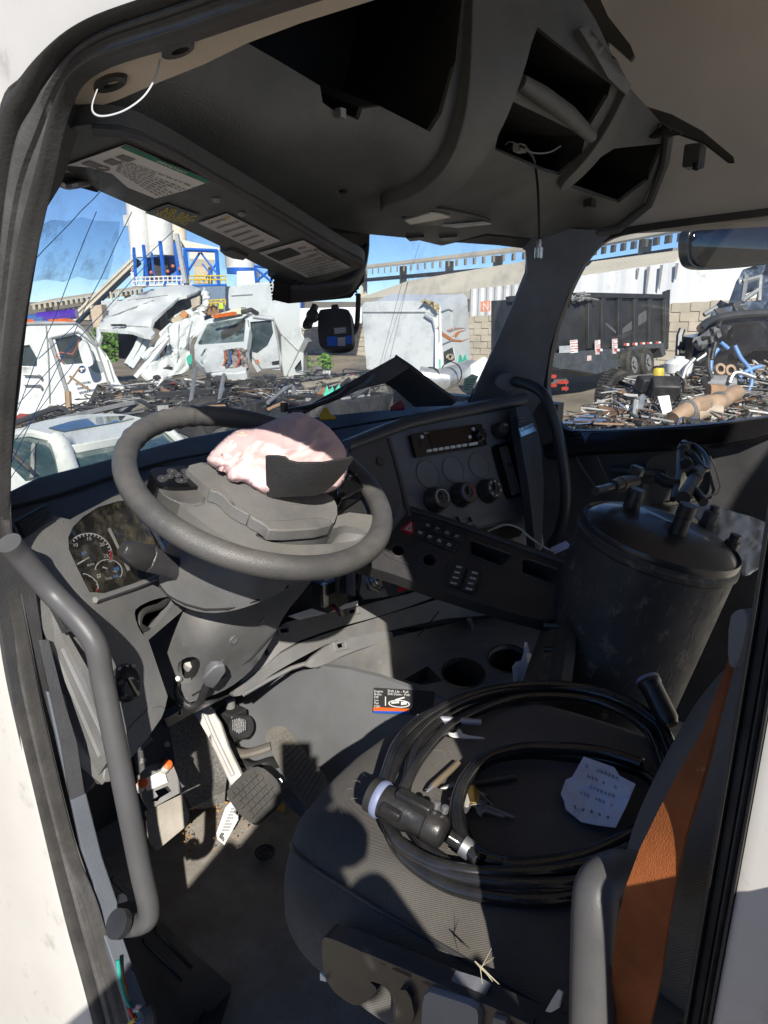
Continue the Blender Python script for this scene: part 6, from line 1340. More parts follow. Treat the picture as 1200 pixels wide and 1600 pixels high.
# tray with two cup holes and console side panel
fn_tr = tps([(480, 1030, 'Y', .97), (610, 1000, 'Y', .96), (580, 1070, 'Z', -.93), (700, 1092, 'Z', -.90), (760, 1030, 'Z', -.88), (860, 1040, 'Z', -.87), (640, 1040, 'Z', -.93), (720, 990, 'Y', .93), (850, 960, 'Y', .9)])
cup1 = ell(724, 1052, 34, 23, 8); cup2 = ell(795, 1030, 33, 22, 8); tri = [(630, 1062), (668, 1040), (692, 1064), (660, 1070)]
MB().panel([(500, 1042), (560, 1012), (612, 996), (700, 975), (860, 935), (900, 1010), (900, 1080), (760, 1110), (690, 1096), (590, 1060), (540, 1046)], fn_tr, [cup1, cup2, tri], 14, .012).build('console_tray', M_gry, DB, bevel=.003)
for c in (cup1, cup2): MB().pocket(c, fn_tr, (0, 0, -.09), .9).build('cup_hole', M_blk2, DB)
MB().pocket(tri, fn_tr, (0, 0, -.03), .8).build('coin_slot', M_blk, DB)
for c in (cup1, cup2): MB().tube([on(fn_tr, x, y, .001) for x, y in c], .0025, 6, closed=True).build('cup_rim', M_blk2, DB)
MB().tube([P(733, 968, Y=.92), P(738, 985, Y=.918), P(744, 1004, Y=.915)], .008, 6).build('tray_rib', M_gry, DB)
MB().tube([P(652, 995, t=1.66), P(670, 975, t=1.66), P(686, 955, t=1.66)], .0016, 5).build('loose_wire', M_blk2, DB)
MB().lathe(P(676, 902, Y=1.0), nst, [(.008, 0), (.007, .004)], 12).build('dash_screw', M_metal, DB)
fn_sd = tps([(380, 1090, 'X', 1.12), (505, 1040, 'X', 1.12), (700, 1100, 'X', 1.18), (480, 1270, 'X', 1.12), (590, 1050, 'X', 1.14), (560, 1180, 'X', 1.13), (380, 1180, 'X', 1.1)])
MB().panel([(372, 1100), (386, 1084), (440, 1055), (506, 1041), (545, 1046), (592, 1058), (690, 1094), (765, 1106), (765, 1130), (640, 1260), (500, 1320), (470, 1290), (390, 1240), (370, 1160)], fn_sd, (), 25, .015).build('console_side', mat('console_grey', (.15, .155, .162), .55, bump=.3, bscale=420, dust=.35, dustcol=(.2, .17, .12), dscale=5, var=.12), DB, bevel=.003)
ST = MB().panel(rquad((584, 1074), (680, 1080), (676, 1118), (582, 1114), .05), fn_sd, (), 30, .0006, .001).build('instruction_sticker', M_ink, DB)
MB().panel([(584, 1104), (640, 1107), (640, 1111), (584, 1110)], fn_sd, (), 30, .0003, .0018).build('sticker_band', M_orange, ST)
MB().panel([(584, 1110), (640, 1111), (640, 1115), (584, 1113.5)], fn_sd, (), 30, .0003, .0018).build('sticker_band', M_blue, ST)
for k, s_ in enumerate(('Engine', 'Brake', 'Off', 'Low', 'Med', 'High')):
    ptext(s_, fn_sd, (585, 1081+k*4.6), (585+2.3*len(s_), 1081.3+k*4.6), (0, -3.6), M_cream, ST, lift=.0018)
ptext('Shift Up - Pull', fn_sd, (606, 1080.5), (638, 1082.5), (0, -3.8), M_cream, ST, lift=.0018)
ptext('Shift Down - Push', fn_sd, (606, 1085), (641, 1087), (0, -3.8), M_cream, ST, lift=.0018)
MB().panel(ell(624, 1099, 17, 6, 3), fn_sd, [ell(624, 1099, 15, 4.6, 3)], 8, .0003, .0018).panel([(602, 1088), (603.5, 1088), (603.5, 1102), (602, 1102)], fn_sd, (), 20, .0003, .0018).panel([(618, 1092), (632, 1088), (633, 1090), (619, 1094)], fn_sd, (), 20, .0003, .0018).build('lever_drawing', M_cream, ST)
for q in ([(612, 1096), (624, 1095), (624, 1098), (612, 1099)], [(627, 1096), (636, 1096), (636, 1100), (627, 1101)]):
    MB().panel(q, fn_sd, (), 20, .0003, .0018).build('lever_drawing', M_cream, ST)

# open dark flap standing on the dash in front of the windscreen
FL = thing('open_dash_lid', 'black dash compartment lid standing bent open against the windscreen', 'dash lid', P(620, 640, t=1.75))
fn_f1 = tps([(445, 645, 't', 1.62), (615, 562, 't', 1.72), (560, 610, 't', 1.7), (640, 590, 't', 1.73)])
MB().panel([(470, 640), (520, 612), (580, 578), (616, 558), (640, 574), (604, 598), (560, 608), (520, 624), (478, 646)], fn_f1, (), 12, .012).build('lid_arm', M_blk, FL, bevel=.002)
fn_f2 = tps([(616, 560, 't', 1.73), (712, 628, 't', 1.76), (650, 640, 't', 1.82), (600, 600, 't', 1.8)])
MB().panel([(616, 558), (640, 574), (690, 612), (713, 628), (705, 634), (648, 636), (618, 610), (600, 598)], fn_f2, (), 12, .012).build('lid_panel', M_blk, FL, bevel=.002)
MB().tube(crom([P(448, 642, t=1.6), P(490, 634, t=1.62), P(530, 618, t=1.65), P(545, 604, t=1.66)], 4), .006, 6).build('lid_hinge', M_blk2, FL)
MB().tube(crom([P(455, 645, t=1.6), P(510, 628, t=1.64), P(560, 606, t=1.68), P(585, 586, t=1.7)], 4), .005, 6).build('lid_hinge', M_stack, FL)
MB().box(P(444, 636, t=1.6), (.012, .012, .02)).build('hinge_pin', M_blk2, FL)
for nm, m, q, t_ in (('yellow_clip', mat('yellow_plastic', (.55, .36, .01), .4, var=.1), [(498, 650), (506, 636), (512, 638), (516, 646), (526, 652), (522, 655), (500, 656)], 1.66), ('red_clip', mat('dark_red_plastic', (.22, .005, .02), .35, var=.1), [(609, 636), (626, 625), (633, 635), (632, 640), (610, 641)], 1.74)):
    fnq = plane_fn(P(*q[0], t=t_), FW*-1)
    tag(MB().panel(q, fnq, (), 10, .014).build(nm, m, bevel=.002), 'small '+nm.split('_')[0]+' plastic clip lying on the dash top under the windscreen', 'clip')
# green tag on the pillar side of the windscreen
fnq = tps([(722, 612, 't', 2.02), (738, 585, 't', 2.04), (748, 590, 't', 2.05)])
TG = tag(MB().panel([(726, 592), (738, 584), (748, 588), (735, 614), (722, 612)], fnq, (), 10, .001).build('service_tag', mat('pale_green_paper', (.45, .6, .5), .8, var=.05)), 'pale green service tag stuck in the right corner of the windscreen', 'tag')
print_lines(fnq, [(728, 593), (744, 590), (734, 612), (724, 610)], 5, M_green, TG, 'tag_print', .002, .5, 8)
# ================================================================== steering wheel
Nw = Vector((0, -.425, .905)).normalized(); E1 = Vector((1, 0, 0)); E2 = Nw.cross(E1).normalized()
WC = P(407, 755, t=1.125)
SWH = thing('steering_wheel', 'dusty black steering wheel with worn rim and a burst airbag at its hub', 'steering wheel', WC)
def W(u, v, h=0.): return WC+E1*u+E2*v+Nw*h
RR, TR = .205, .0178
mb = MB(); rim = []; rad = []
for i in range(96):
    a = 2*math.pi*i/96; bump = 0.
    dg = math.degrees(a) % 360
    if 62 < dg < 128: bump = .0016*math.cos(a*44)
    rim.append(W(RR*math.cos(a), RR*math.sin(a))); rad.append(TR+bump)
mb.tube(rim, rad, 20, closed=True).build('wheel_rim', M_wheel, SWH, ang=180)
def cw(pts): return [(180+x/2.609, 620+y/2.609) for x, y in pts]
def fw(h): return plane_fn(W(0, 0, h), Nw)
def ch(pts, n=1): return [tuple(p) for p in chaikin(pts, n)]
M_hub = mat('hub_vinyl', (.14, .138, .134), .5, bump=.5, bscale=520, dust=.6, dustcol=(.24, .22, .185), dscale=10, var=.2)
slot = ch(cw([(565, 568), (590, 548), (640, 552), (890, 540), (930, 520), (1010, 540), (1035, 560), (1000, 585), (880, 600), (740, 605), (640, 596)]), 2)
MB().panel(ch(cw([(240, 425), (350, 440), (385, 380), (450, 410), (545, 490), (620, 550), (890, 540), (912, 466), (1085, 486), (1104, 536), (1046, 604), (900, 650), (740, 668), (570, 634), (425, 560), (330, 492)]), 1), fw(.002), [slot], 10, .03).build('lower_spoke', MATS['hub_vinyl'], SWH, bevel=.006, seg=3)
MB().pocket(slot, fw(.0), Nw*-.03, .8).build('spoke_recess', MATS['hub_vinyl'], SWH)
MB().panel(ch(cw([(385, 380), (400, 385), (470, 420), (535, 482), (440, 525), (330, 480), (240, 430), (355, 450)]), 1), fw(-.03), (), 10, .01).build('spoke_well', M_wheel, SWH, bevel=.003)
MB().panel(ch(cw([(280, 285), (372, 262), (520, 290), (700, 330), (880, 392), (912, 462), (885, 532), (632, 549), (600, 505), (548, 478), (470, 430), (430, 385), (385, 378), (330, 330)]), 1), fw(.018), (), 10, .045).build('hub_pad', mat('hub_vinyl', (.13, .128, .125), .5, bump=.5, bscale=520, dust=.5, dustcol=(.22, .2, .17), dscale=8, var=.15), SWH, bevel=.006, seg=3)
MB().panel(ch(cw([(386, 366), (432, 372), (480, 425), (552, 474), (545, 482), (470, 440), (430, 392), (385, 382)]), 1), fw(.023), (), 8, .02).build('pad_rib', MATS['hub_vinyl'], SWH, bevel=.003)
MB().panel(ch(cw([(552, 474), (600, 500), (640, 505), (880, 488), (884, 532), (632, 549), (610, 520), (545, 486)]), 1), fw(.022), (), 10, .02).build('pad_rib', MATS['hub_vinyl'], SWH, bevel=.004)
ptext('AIRBAG', fw(.0185), cw([(712, 442)])[0], cw([(778, 436)])[0], (0, -3.6), M_gry, SWH, 'embossing', .0004)
LP_ = MB().panel(ch(cw([(142, 290), (220, 286), (292, 280), (330, 300), (388, 362), (250, 372), (176, 362), (150, 320)]), 1), fw(.008), (), 10, .03).build('button_pod', M_gloss, SWH, bevel=.004)
MB().panel(ch(cw([(176, 358), (250, 368), (384, 360), (372, 430), (350, 452), (300, 448), (200, 405), (178, 375)]), 1), fw(.002), (), 10, .03).build('pod_front', M_wheel, SWH, bevel=.004)
for i, (x, y, rx, ry) in enumerate(((193, 332, 22, 13), (232, 302, 22, 10), (290, 302, 22, 10), (222, 322, 18, 10), (256, 316, 17, 10), (296, 322, 22, 11), (270, 340, 26, 9))):
    cx, cy = cw([(x, y)])[0]
    b = MB().panel(ell(cx, cy, rx/2.609, ry/2.609, 8), fw(.0092), (), 12, .004).build('wheel_button', M_blk, LP_, bevel=.001)
    MB().panel([(cx-1.1, cy-.5), (cx+1.1, cy-.6), (cx+1.1, cy+.5), (cx-1.1, cy+.6)], fw(.0098), (), 12, .0004).build('button_symbol', M_inkg, b)
RP_ = MB().panel(ch(cw([(935, 300), (985, 288), (1030, 300), (1062, 330), (1052, 342), (930, 420), (905, 400), (915, 340)]), 1), fw(.006), (), 10, .03).build('button_pod', M_gloss, SWH, bevel=.004)
for x, y in ((958, 322), (985, 316), (1012, 322)):
    cx, cy = cw([(x, y)])[0]
    b = MB().panel(ell(cx, cy, 5.2, 4.6, 8), fw(.008), (), 12, .004).build('wheel_button', M_blk2, RP_, bevel=.001)
    MB().panel([(cx-1.6, cy-1), (cx+1.6, cy-1), (cx+1.6, cy+1), (cx-1.6, cy+1)], fw(.0095), (), 12, .0006).build('button_symbol', M_white_e, b)
MB().panel(ch(cw([(900, 420), (1056, 345), (1080, 345), (1085, 480), (915, 462)]), 1), fw(-.03), (), 12, .02).build('spoke_well', M_blk2, SWH)
MB().lathe(W(0, 0, -.05), Nw, [(.07, 0), (.09, .02), (.085, .045)], 32).build('wheel_boss', M_blk, SWH)
# burst airbag and torn cover flap
ab = ch(cw([(368, 262), (388, 226), (440, 172), (500, 130), (570, 128), (640, 96), (690, 80), (740, 58), (795, 78), (862, 114), (905, 160), (940, 212), (944, 250), (950, 300), (925, 360), (890, 385), (840, 400), (700, 396), (622, 404), (560, 368), (522, 345), (490, 350), (456, 340), (450, 305), (400, 288)]), 1)
abv = [Vector(p) for p in ab]
def edge_d(x, y):
    q = Vector((x, y)); b = 1e9
    for i in range(len(abv)):
        a, c = abv[i], abv[(i+1) % len(abv)]; d = c-a; k = max(0, min(1, (q-a).dot(d)/max(d.length_squared, 1e-9))); b = min(b, (a+d*k-q).length)
    return b
fb_ = fw(.03)
def fold(x, y):
    wx = mnoise.noise(Vector((x/60., y/60., 9.)))*1.4
    n1 = mnoise.noise(Vector((x/75.+wx, y/34.-x/110., 0))); n2 = mnoise.noise(Vector((x/24.+wx*.7, y/40.+x/70., 3.))); n3 = mnoise.noise(Vector((x/12., y/12., 6.)))
    return (1-abs(n1))**7*.019+(1-abs(n2))**8*.010+n1*.010+n3*.001
fb_ = fw(.03)
def fn_ab(x, y):
    d = min(1., edge_d(x, y)/42.); k = math.sqrt(max(0, 1-(1-d)**2))
    top = max(0, min(1, (770-y)/120.))
    return fb_(x, y)+.02*(1-top) - k*(.036+.026*top) - min(1, d*4)*fold(x, y)
AB = tag(MB().panel(ab, fn_ab, (), 4.5, .02).build('airbag', mat('airbag_nylon', (.74, .53, .52), .85, bump=.25, bscale=700, var=.04, vscale=9, spec=.2), ang=180), 'crumpled pale pink deflated airbag hanging out of the steering wheel hub', 'airbag')
MB().lathe(on(fn_ab, 379, 678, -.002), nrm(fn_ab, 379, 678), [(.012, 0), (.011, .003), (.004, .004), (.001, .002)], 18).build('airbag_vent', mat('airbag_patch', (.6, .42, .36), .8), AB)
fl = cw([(612, 243), (660, 243), (690, 248), (705, 262), (740, 270), (850, 270), (915, 258), (968, 248), (970, 256), (935, 310), (890, 360), (850, 392), (815, 405), (700, 408), (640, 412), (618, 404), (614, 330)])
fn_fl = tps([(415, 713, 't', 1.005), (551, 716, 't', 1.03), (420, 776, 't', 1.065), (495, 776, 't', 1.055), (480, 740, 't', 1.0)])
MB().panel(fl, fn_fl, (), 12, .004).build('airbag_cover_flap', mat('grained_leather', (.03, .03, .031), .55, bump=.8, bscale=300, dust=.3, var=.2), SWH, bevel=.001)
# ================================================================== steering column
SCN = thing('steering_column', 'dark grey steering column cover below the wheel with a switch stalk on it', 'steering column', P(400, 1000, t=1.4))
fn_sh = tps([(250, 900, 't', 1.18), (275, 830, 't', 1.22), (330, 890, 't', 1.10), (320, 955, 't', 1.15), (400, 940, 't', 1.13), (480, 895, 't', 1.23), (420, 880, 't', 1.11), (290, 870, 't', 1.13)])
MB().panel(ch([(246, 905), (256, 862), (272, 830), (300, 832), (340, 862), (400, 880), (484, 886), (482, 902), (455, 918), (400, 944), (355, 957), (315, 958), (280, 946), (255, 926)], 2), fn_sh, (), 12, .05).build('column_shroud', M_gry, SCN, bevel=.008, seg=3)
MB().tube([on(fn_sh, x, y, .0) for x, y in ((250, 915), (262, 930), (290, 944), (320, 952), (356, 951), (400, 938), (450, 916))], .0025, 6).build('shroud_seam', M_hole, SCN)
fn_kb = tps([(225, 1005, 't', 1.36), (265, 940, 't', 1.32), (300, 960, 't', 1.24), (440, 930, 't', 1.36), (480, 892, 't', 1.42), (420, 1005, 't', 1.42), (345, 1085, 't', 1.40), (290, 1095, 't', 1.36), (340, 1010, 't', 1.27), (250, 1060, 't', 1.36)])
hol = ch([(275, 1040), (288, 1028), (306, 1026), (314, 1036), (308, 1055), (296, 1068), (280, 1066)], 1)
MB().panel(ch([(222, 1002), (244, 962), (262, 930), (300, 945), (330, 955), (400, 935), (470, 905), (490, 888), (496, 895), (470, 930), (448, 955), (424, 1000), (400, 1040), (372, 1066), (345, 1082), (310, 1094), (290, 1100), (262, 1090), (236, 1030)], 1), fn_kb, [hol], 14, .012).build('knee_cover', M_gry, SCN, bevel=.004, seg=3)
MB().pocket(hol, fn_kb, (.02, .05, -.01)).build('cover_opening', M_hole, SCN)
for x, y in ((365, 1000), (410, 972)):
    MB().panel(ell(x, y, 8, 4.6, -48), fn_kb, [ell(x, y, 6, 3.2, -48)], 8, .004, .002).build('screw_hole', M_gry, SCN)
    MB().panel(ell(x, y, 6, 3.2, -48), fn_kb, (), 8, .002, .0015).build('screw_head', M_gry2, SCN)
MB().tube([on(fn_kb, x, y, .001) for x, y in ((300, 1086), (340, 1062), (390, 1030), (430, 985))], .002, 6).build('cover_seam', M_hole, SCN)
# tilt lever with pale grip, its pin, and the ignition barrel
MB().tube(crom([on(fn_kb, x, y, h) for x, y, h in ((281, 1062, .01), (284, 1078, .02), (296, 1088, .025), (308, 1078, .03), (318, 1055, .03), (326, 1038, .03))], 5), [.006]*6+[.008]*20, 10, flat=.8).build('tilt_lever', M_blk, SCN)
MB().loft([[on(fn_kb, x, y, h) for x, y, h in q] for q in ([(318, 1048, .024), (328, 1052, .024), (328, 1050, .036), (319, 1046, .036)], [(318, 1028, .022), (334, 1036, .022), (334, 1034, .044), (319, 1027, .044)], [(328, 1016, .022), (341, 1022, .022), (341, 1020, .042), (329, 1014, .042)], [(333, 1013, .026), (340, 1014, .026), (340, 1013, .038), (334, 1012, .038)])]).build('tilt_lever_grip', mat('grip_grey', (.16, .165, .18), .45, var=.1), SCN, bevel=.003, seg=3)
MB().lathe(P(296, 1052, t=1.39), P(300, 1030, t=1.33)-P(294, 1060, t=1.38), [(.008, 0), (.012, .008), (.009, .014), (.013, .024), (.016, .034), (.016, .05)], 14).build('tilt_pin', M_alu, SCN)
MB().lathe(P(280, 1061, t=1.33), P(276, 1060, t=1.30)-P(284, 1062, t=1.34), [(.006, 0), (.006, .01), (.004, .014)], 10).build('tilt_bolt', M_alu, SCN)
fn_ub = tps([(262, 1120, 't', 1.5), (330, 1085, 't', 1.5), (390, 1060, 't', 1.55), (300, 1105, 't', 1.5)])
MB().panel([(256, 1124), (300, 1098), (345, 1083), (392, 1058), (398, 1066), (350, 1092), (300, 1116), (262, 1138)], fn_ub, (), 12, .02).build('column_bracket', M_steel, SCN, bevel=.003)
# switch stalk
STK = MB()
pa, pb = P(312, 902, t=1.2), P(190, 858, t=1.06); ax_, ay_, ad_ = frame_of(pb-pa)
ln = (pb-pa).length
def sec_(k, wx, wy, tw=0): 
    c = pa+(pb-pa)*k; return [c+ax_*(wx*a)+ay_*(wy*b) for a, b in ((-1, -.5), (-.6, -1), (.6, -1), (1, -.5), (1, .5), (.6, 1), (-.6, 1), (-1, .5))]
SK = STK.loft([sec_(-.05, .016, .016), sec_(.1, .017, .017), sec_(.5, .0165, .0175), sec_(.7, .0185, .0205), sec_(.71, .018, .02)]).build('switch_stalk', M_blk, SCN, bevel=.002)
MB().loft([sec_(.715, .0185, .0205), sec_(.84, .018, .0195), sec_(.95, .0135, .0145), sec_(1.0, .0085, .0095)]).build('stalk_tip', M_blk2, SK, bevel=.002)
MB().lathe(pa-(pb-pa)*.02, pb-pa, [(.028, -.03), (.028, .005), (.021, .012)], 22).build('stalk_collar', M_gry, SCN)
for i, k in enumerate((.62, .42, .2)):
    c = pa+(pb-pa)*k; n_ = (Vector((0, 0, 1))-ad_*ad_.z).normalized()
    text3(['(D', '<>', '90'][i], c+n_*.0182+ad_*-.006, -ad_, n_.cross(-ad_)*1, .012, M_white_e, SK, 'stalk_symbol')
# ================================================================== floor, foot rest, pedals
fn_fl_ = plane_fn((1, 1, -1.19), (0, 0, 1))
fn_cp = tps([(270, 1110, 'Y', 1.28), (350, 1120, 'Y', 1.28), (345, 1225, 'Y', 1.2), (290, 1290, 'Z', -1.17), (350, 1240, 'Z', -1.15), (270, 1200, 'Y', 1.22)])
tag(MB().panel([(262, 1120), (300, 1100), (350, 1110), (360, 1160), (352, 1236), (300, 1262), (280, 1230)], fn_cp, (), 14, .03).build('foot_rest', mat('speckled_carpet', (.17, .165, .155), .95, bump=.6, bscale=260, var=.35, vscale=160, dust=.4, dustcol=(.26, .22, .16), spec=.1), bevel=.006), 'speckled dusty carpet block beside the brake pedal on the cab floor', 'foot rest')
CM = thing('control_module', 'grey control box with white label and orange connectors on the floor by the pedals', 'control box', P(245, 1260, Z=-1.15))
fn_cm = tps([(215, 1215, 't', 1.42), (280, 1195, 't', 1.46), (285, 1235, 't', 1.44), (230, 1260, 't', 1.41)])
MB().panel([(216, 1212), (232, 1196), (268, 1188), (286, 1236), (232, 1266), (222, 1248)], fn_cm, [[(234, 1252), (247, 1244), (242, 1236), (262, 1228), (268, 1236), (250, 1247), (246, 1252)]], 10, .06).build('box_cover', M_gry, CM, bevel=.004)
MB().panel([(222, 1218), (256, 1204), (262, 1222), (230, 1236)], lambda x, y: fn_cm(x, y)-.008, (), 12, .004).build('white_label', M_cream, CM)
print_lines(lambda x, y: fn_cm(x, y)-.008, [(240, 1213), (254, 1207), (259, 1220), (245, 1226)], 5, M_inkg, CM, 'label_print', .001, .5, 12)
for x, y in ((222, 1226), (260, 1198)):
    MB().lathe(on(fn_cm, x, y, .004), Vector((-.3, -.6, .7)), [(.010, 0), (.010, .016), (.007, .018)], 14).build('orange_connector', M_orange, CM)
    MB().lathe(on(fn_cm, x-4, y+5, .004), Vector((-.3, -.6, .7)), [(.010, 0), (.009, .014), (.006, .017)], 14).build('connector_cap', M_alu, CM)
MB().panel([(228, 1268), (286, 1240), (296, 1275), (292, 1290), (244, 1330), (230, 1310)], lambda x, y: fn_cm(x, y)+.015, (), 14, .06).build('box_base', M_carpet, CM, bevel=.005)
MB().panel([(204, 1160), (225, 1135), (264, 1120), (266, 1160), (248, 1196), (215, 1210)], lambda x, y: fn_cm(x, y)+.05, (), 12, .05).build('black_bracket', M_blk2, CM, bevel=.003)
for x, y in ((261, 1164), (224, 1189)):
    MB().lathe(on(lambda a, b: fn_cm(a, b)+.048, x, y), Vector((-.3, -.6, .7)), [(.006, 0), (.006, .005), (.003, .005)], 8).build('bracket_bolt', M_metal, CM)
MB().panel([(228, 1145), (240, 1155), (222, 1172), (210, 1165)], lambda x, y: fn_cm(x, y)+.03, (), 10, .01).build('bracket_tab', M_gry, CM)
# brake pedal
BP = thing('brake_pedal', 'brake pedal with a square ribbed rubber pad on a bare metal arm', 'pedal', P(395, 1290, Z=-1.16))
fn_ba = tps([(320, 1110, 't', 1.6), (345, 1105, 't', 1.6), (375, 1215, 't', 1.52), (355, 1225, 't', 1.52)])
MB().panel([(302, 1112), (326, 1100), (344, 1128), (356, 1165), (378, 1212), (360, 1228), (338, 1180), (318, 1140)], fn_ba, (), 12, .018).build('pedal_arm', M_alu, BP, bevel=.003)
MB().tube([on(fn_ba, x, y, .006) for x, y in ((318, 1108), (336, 1150), (366, 1212))], .005, 8).build('arm_rib', M_alu, BP)
fn_bp = tps([(353, 1250, 't', 1.50), (400, 1198, 't', 1.52), (440, 1235, 't', 1.49), (395, 1286, 't', 1.46)])
pq = [(352, 1242), (402, 1196), (441, 1238), (394, 1288)]
PAD = MB().panel(ch([(352, 1240), (362, 1226), (388, 1200), (408, 1197), (430, 1215), (440, 1232), (438, 1252), (402, 1286), (390, 1286), (370, 1268)], 1), fn_bp, (), 12, .018).build('pedal_pad', M_rub, BP, bevel=.004)
for i in range(6):
    for j in range(5):
        o = .5*(j % 2); u0 = (i+.08+o)/6.5; u1 = (i+.9+o)/6.5; v0 = (j+.1)/5; v1 = (j+.86)/5
        u0, u1, v0, v1 = (.06+.88*k for k in (u0, u1, v0, v1))
        q = [tuple(bil(pq, u, v)) for u, v in ((u0, v0), (u1, v0), (u1, v1), (u0, v1))]
        MB().prism([on(fn_bp, *p, .0) for p in q], nrm(fn_bp, *q[0])*.005).build('tread_block', M_rub, PAD, smooth=False)
BT = tag(MB().panel([(352, 1262), (366, 1247), (374, 1250), (372, 1280), (350, 1320), (340, 1312), (338, 1302)], tps([(355, 1250, 't', 1.515), (372, 1255, 't', 1.5), (350, 1318, 't', 1.46)]), (), 10, .0015).build('paper_tag', M_cream), 'printed white tag hanging below the brake pedal pad', 'tag')
fnq = tps([(355, 1250, 't', 1.513), (372, 1255, 't', 1.498), (350, 1318, 't', 1.458)])
print_lines(fnq, [(362, 1262), (372, 1262), (358, 1300), (346, 1300)], 8, M_inkg, BT, 'tag_print', .001, .5, 15)
print_lines(fnq, [(346, 1301), (356, 1303), (350, 1316), (342, 1308)], 6, M_ink, BT, 'bar_code', .001, .6, 15, words=False)
AP = thing('accelerator_pedal', 'long ribbed accelerator pedal with a sensor box behind it', 'pedal', P(470, 1270, Z=-1.16))
fn_ap = tps([(415, 1145, 't', 1.72), (445, 1135, 't', 1.73), (512, 1215, 't', 1.6), (485, 1270, 't', 1.56)])
aq = [(412, 1146), (446, 1134), (514, 1214), (484, 1274)]
PA = MB().panel(ch([(413, 1150), (420, 1138), (436, 1133), (450, 1138), (480, 1180), (512, 1216), (510, 1250), (486, 1275), (470, 1255), (440, 1205), (420, 1168)], 1), fn_ap, (), 12, .016).build('pedal_pad', mat('dusty_rubber', (.14, .13, .115), .7, bump=.3, bscale=200, dust=.9, dustcol=(.2, .17, .12), dscale=7), AP, bevel=.004)
for i in range(5):
    for j in range(14):
        u0, u1, v0, v1 = .08+.86*(i+.06)/5, .08+.86*(i+.94)/5, .05+.9*(j+.12)/14, .05+.9*(j+.8)/14
        wv = lambda v: 1
        q = [tuple(bil(aq, u, v)) for u, v in ((u0, v0), (u1, v0), (u1, v1), (u0, v1))]
        MB().prism([on(fn_ap, *p, -.001) for p in q], nrm(fn_ap, *q[0])*.004).build('tread_block', MATS['dusty_rubber'], PA, smooth=False)
sb = MB().box(P(362, 1128, t=1.74), (.05, .06, .075)).build('sensor_box', M_blk2, AP, bevel=.005)
MB().lathe(P(372, 1135, t=1.70), Vector((.1, -.9, .25)), [(.03, 0), (.03, .02), (.024, .028)], 20).build('sensor_cap', M_blk, sb)
for k in range(7):
    MB().tube([P(364+k*3.2, 1122+abs(k-3)*1.0, t=1.672), P(364+k*3.2, 1146-abs(k-3)*1.5, t=1.662)], .003, 6).build('cap_rib', M_blk, sb)
MB().lathe(P(360, 1105, t=1.72), (0, 0, 1), [(.012, 0), (.012, .02), (.008, .024)], 14).build('sensor_plug', M_gry2, sb)
MB().tube(crom([P(356, 1172, t=1.72), P(376, 1178, t=1.70), P(400, 1174, t=1.69), P(424, 1166, t=1.69)], 5), [.017]*16, 10, flat=.6).build('pedal_arm', MATS['dusty_rubber'], AP)
MB().tube(crom([P(366, 1184, t=1.7), P(390, 1198, t=1.68), P(420, 1190, t=1.68), P(436, 1195, t=1.66)], 4), .012, 8, flat=.6).build('pedal_arm', M_blk2, AP)
MB().lathe(P(436, 1221, t=1.62), Vector((-.6, -.6, .5)), [(.008, 0), (.008, .008), (.006, .008), (.006, .014)], 6).build('pedal_bolt', M_metal, AP)
MB().panel([(428, 1235), (445, 1225), (478, 1270), (470, 1276)], fn_ap, (), 12, .02, -.02).build('pedal_base', M_stack, AP)
RG = MB().lathe(P(414, 1333, Z=-1.188), (0, 0, 1), [(.022, 0), (.023, .005), (.019, .007), (.014, .003), (.010, .005), (.001, .003)], 28).build('rubber_plug', M_rub); tag(RG, 'small round black rubber plug lying on the cab floor in front of the seat', 'rubber plug')
# debris crumbs on the floor
mb = MB(); rnd = random.Random(3)
for k in range(420):
    x, y = rnd.choice(((rnd.uniform(228, 300), rnd.uniform(1270, 1320)), (rnd.uniform(285, 350), rnd.uniform(1225, 1268)), (rnd.uniform(290, 460), rnd.uniform(1250, 1340))))
    p = P(x, y, Z=-1.184); s_ = rnd.choice((.0008, .001, .0012, .0018, .003))*rnd.uniform(.7, 1.2)
    mb.box(p, (s_*rnd.uniform(1, 3), s_, s_*.6), (Vector((math.cos(k), math.sin(k), 0)), Vector((-math.sin(k), math.cos(k), 0)), Vector((0, 0, 1))))
tag(mb.build('crumbs', mat('dry_leaf_crumbs', (.42, .2, .05), .8, var=.3), smooth=False), 'scattered dry brown crumbs on the cab floor', 'crumbs', kind='stuff')
for x, y, s_ in ((440, 1263, .014), (262, 1307, .012), (248, 1322, .014), (300, 1258, .012)):
    p = P(x, y, Z=-1.183); mb = MB()
    q = [p+Vector((math.cos(a)*s_*r, math.sin(a)*s_*r, rnd.uniform(-.001, .003))) for a, r in ((.2, 1.2), (1.1, .6), (2., 1.), (3., .7), (4.1, 1.1), (5.2, .6))]
    tag(mb.prism(q, (0, 0, .002)).build('dry_leaf', mat('dry_leaf', (.55, .3, .06), .8), smooth=False), 'small dry yellow leaf scrap on the cab floor near the pedals', 'leaf', 'dry leaf scraps on the cab floor')
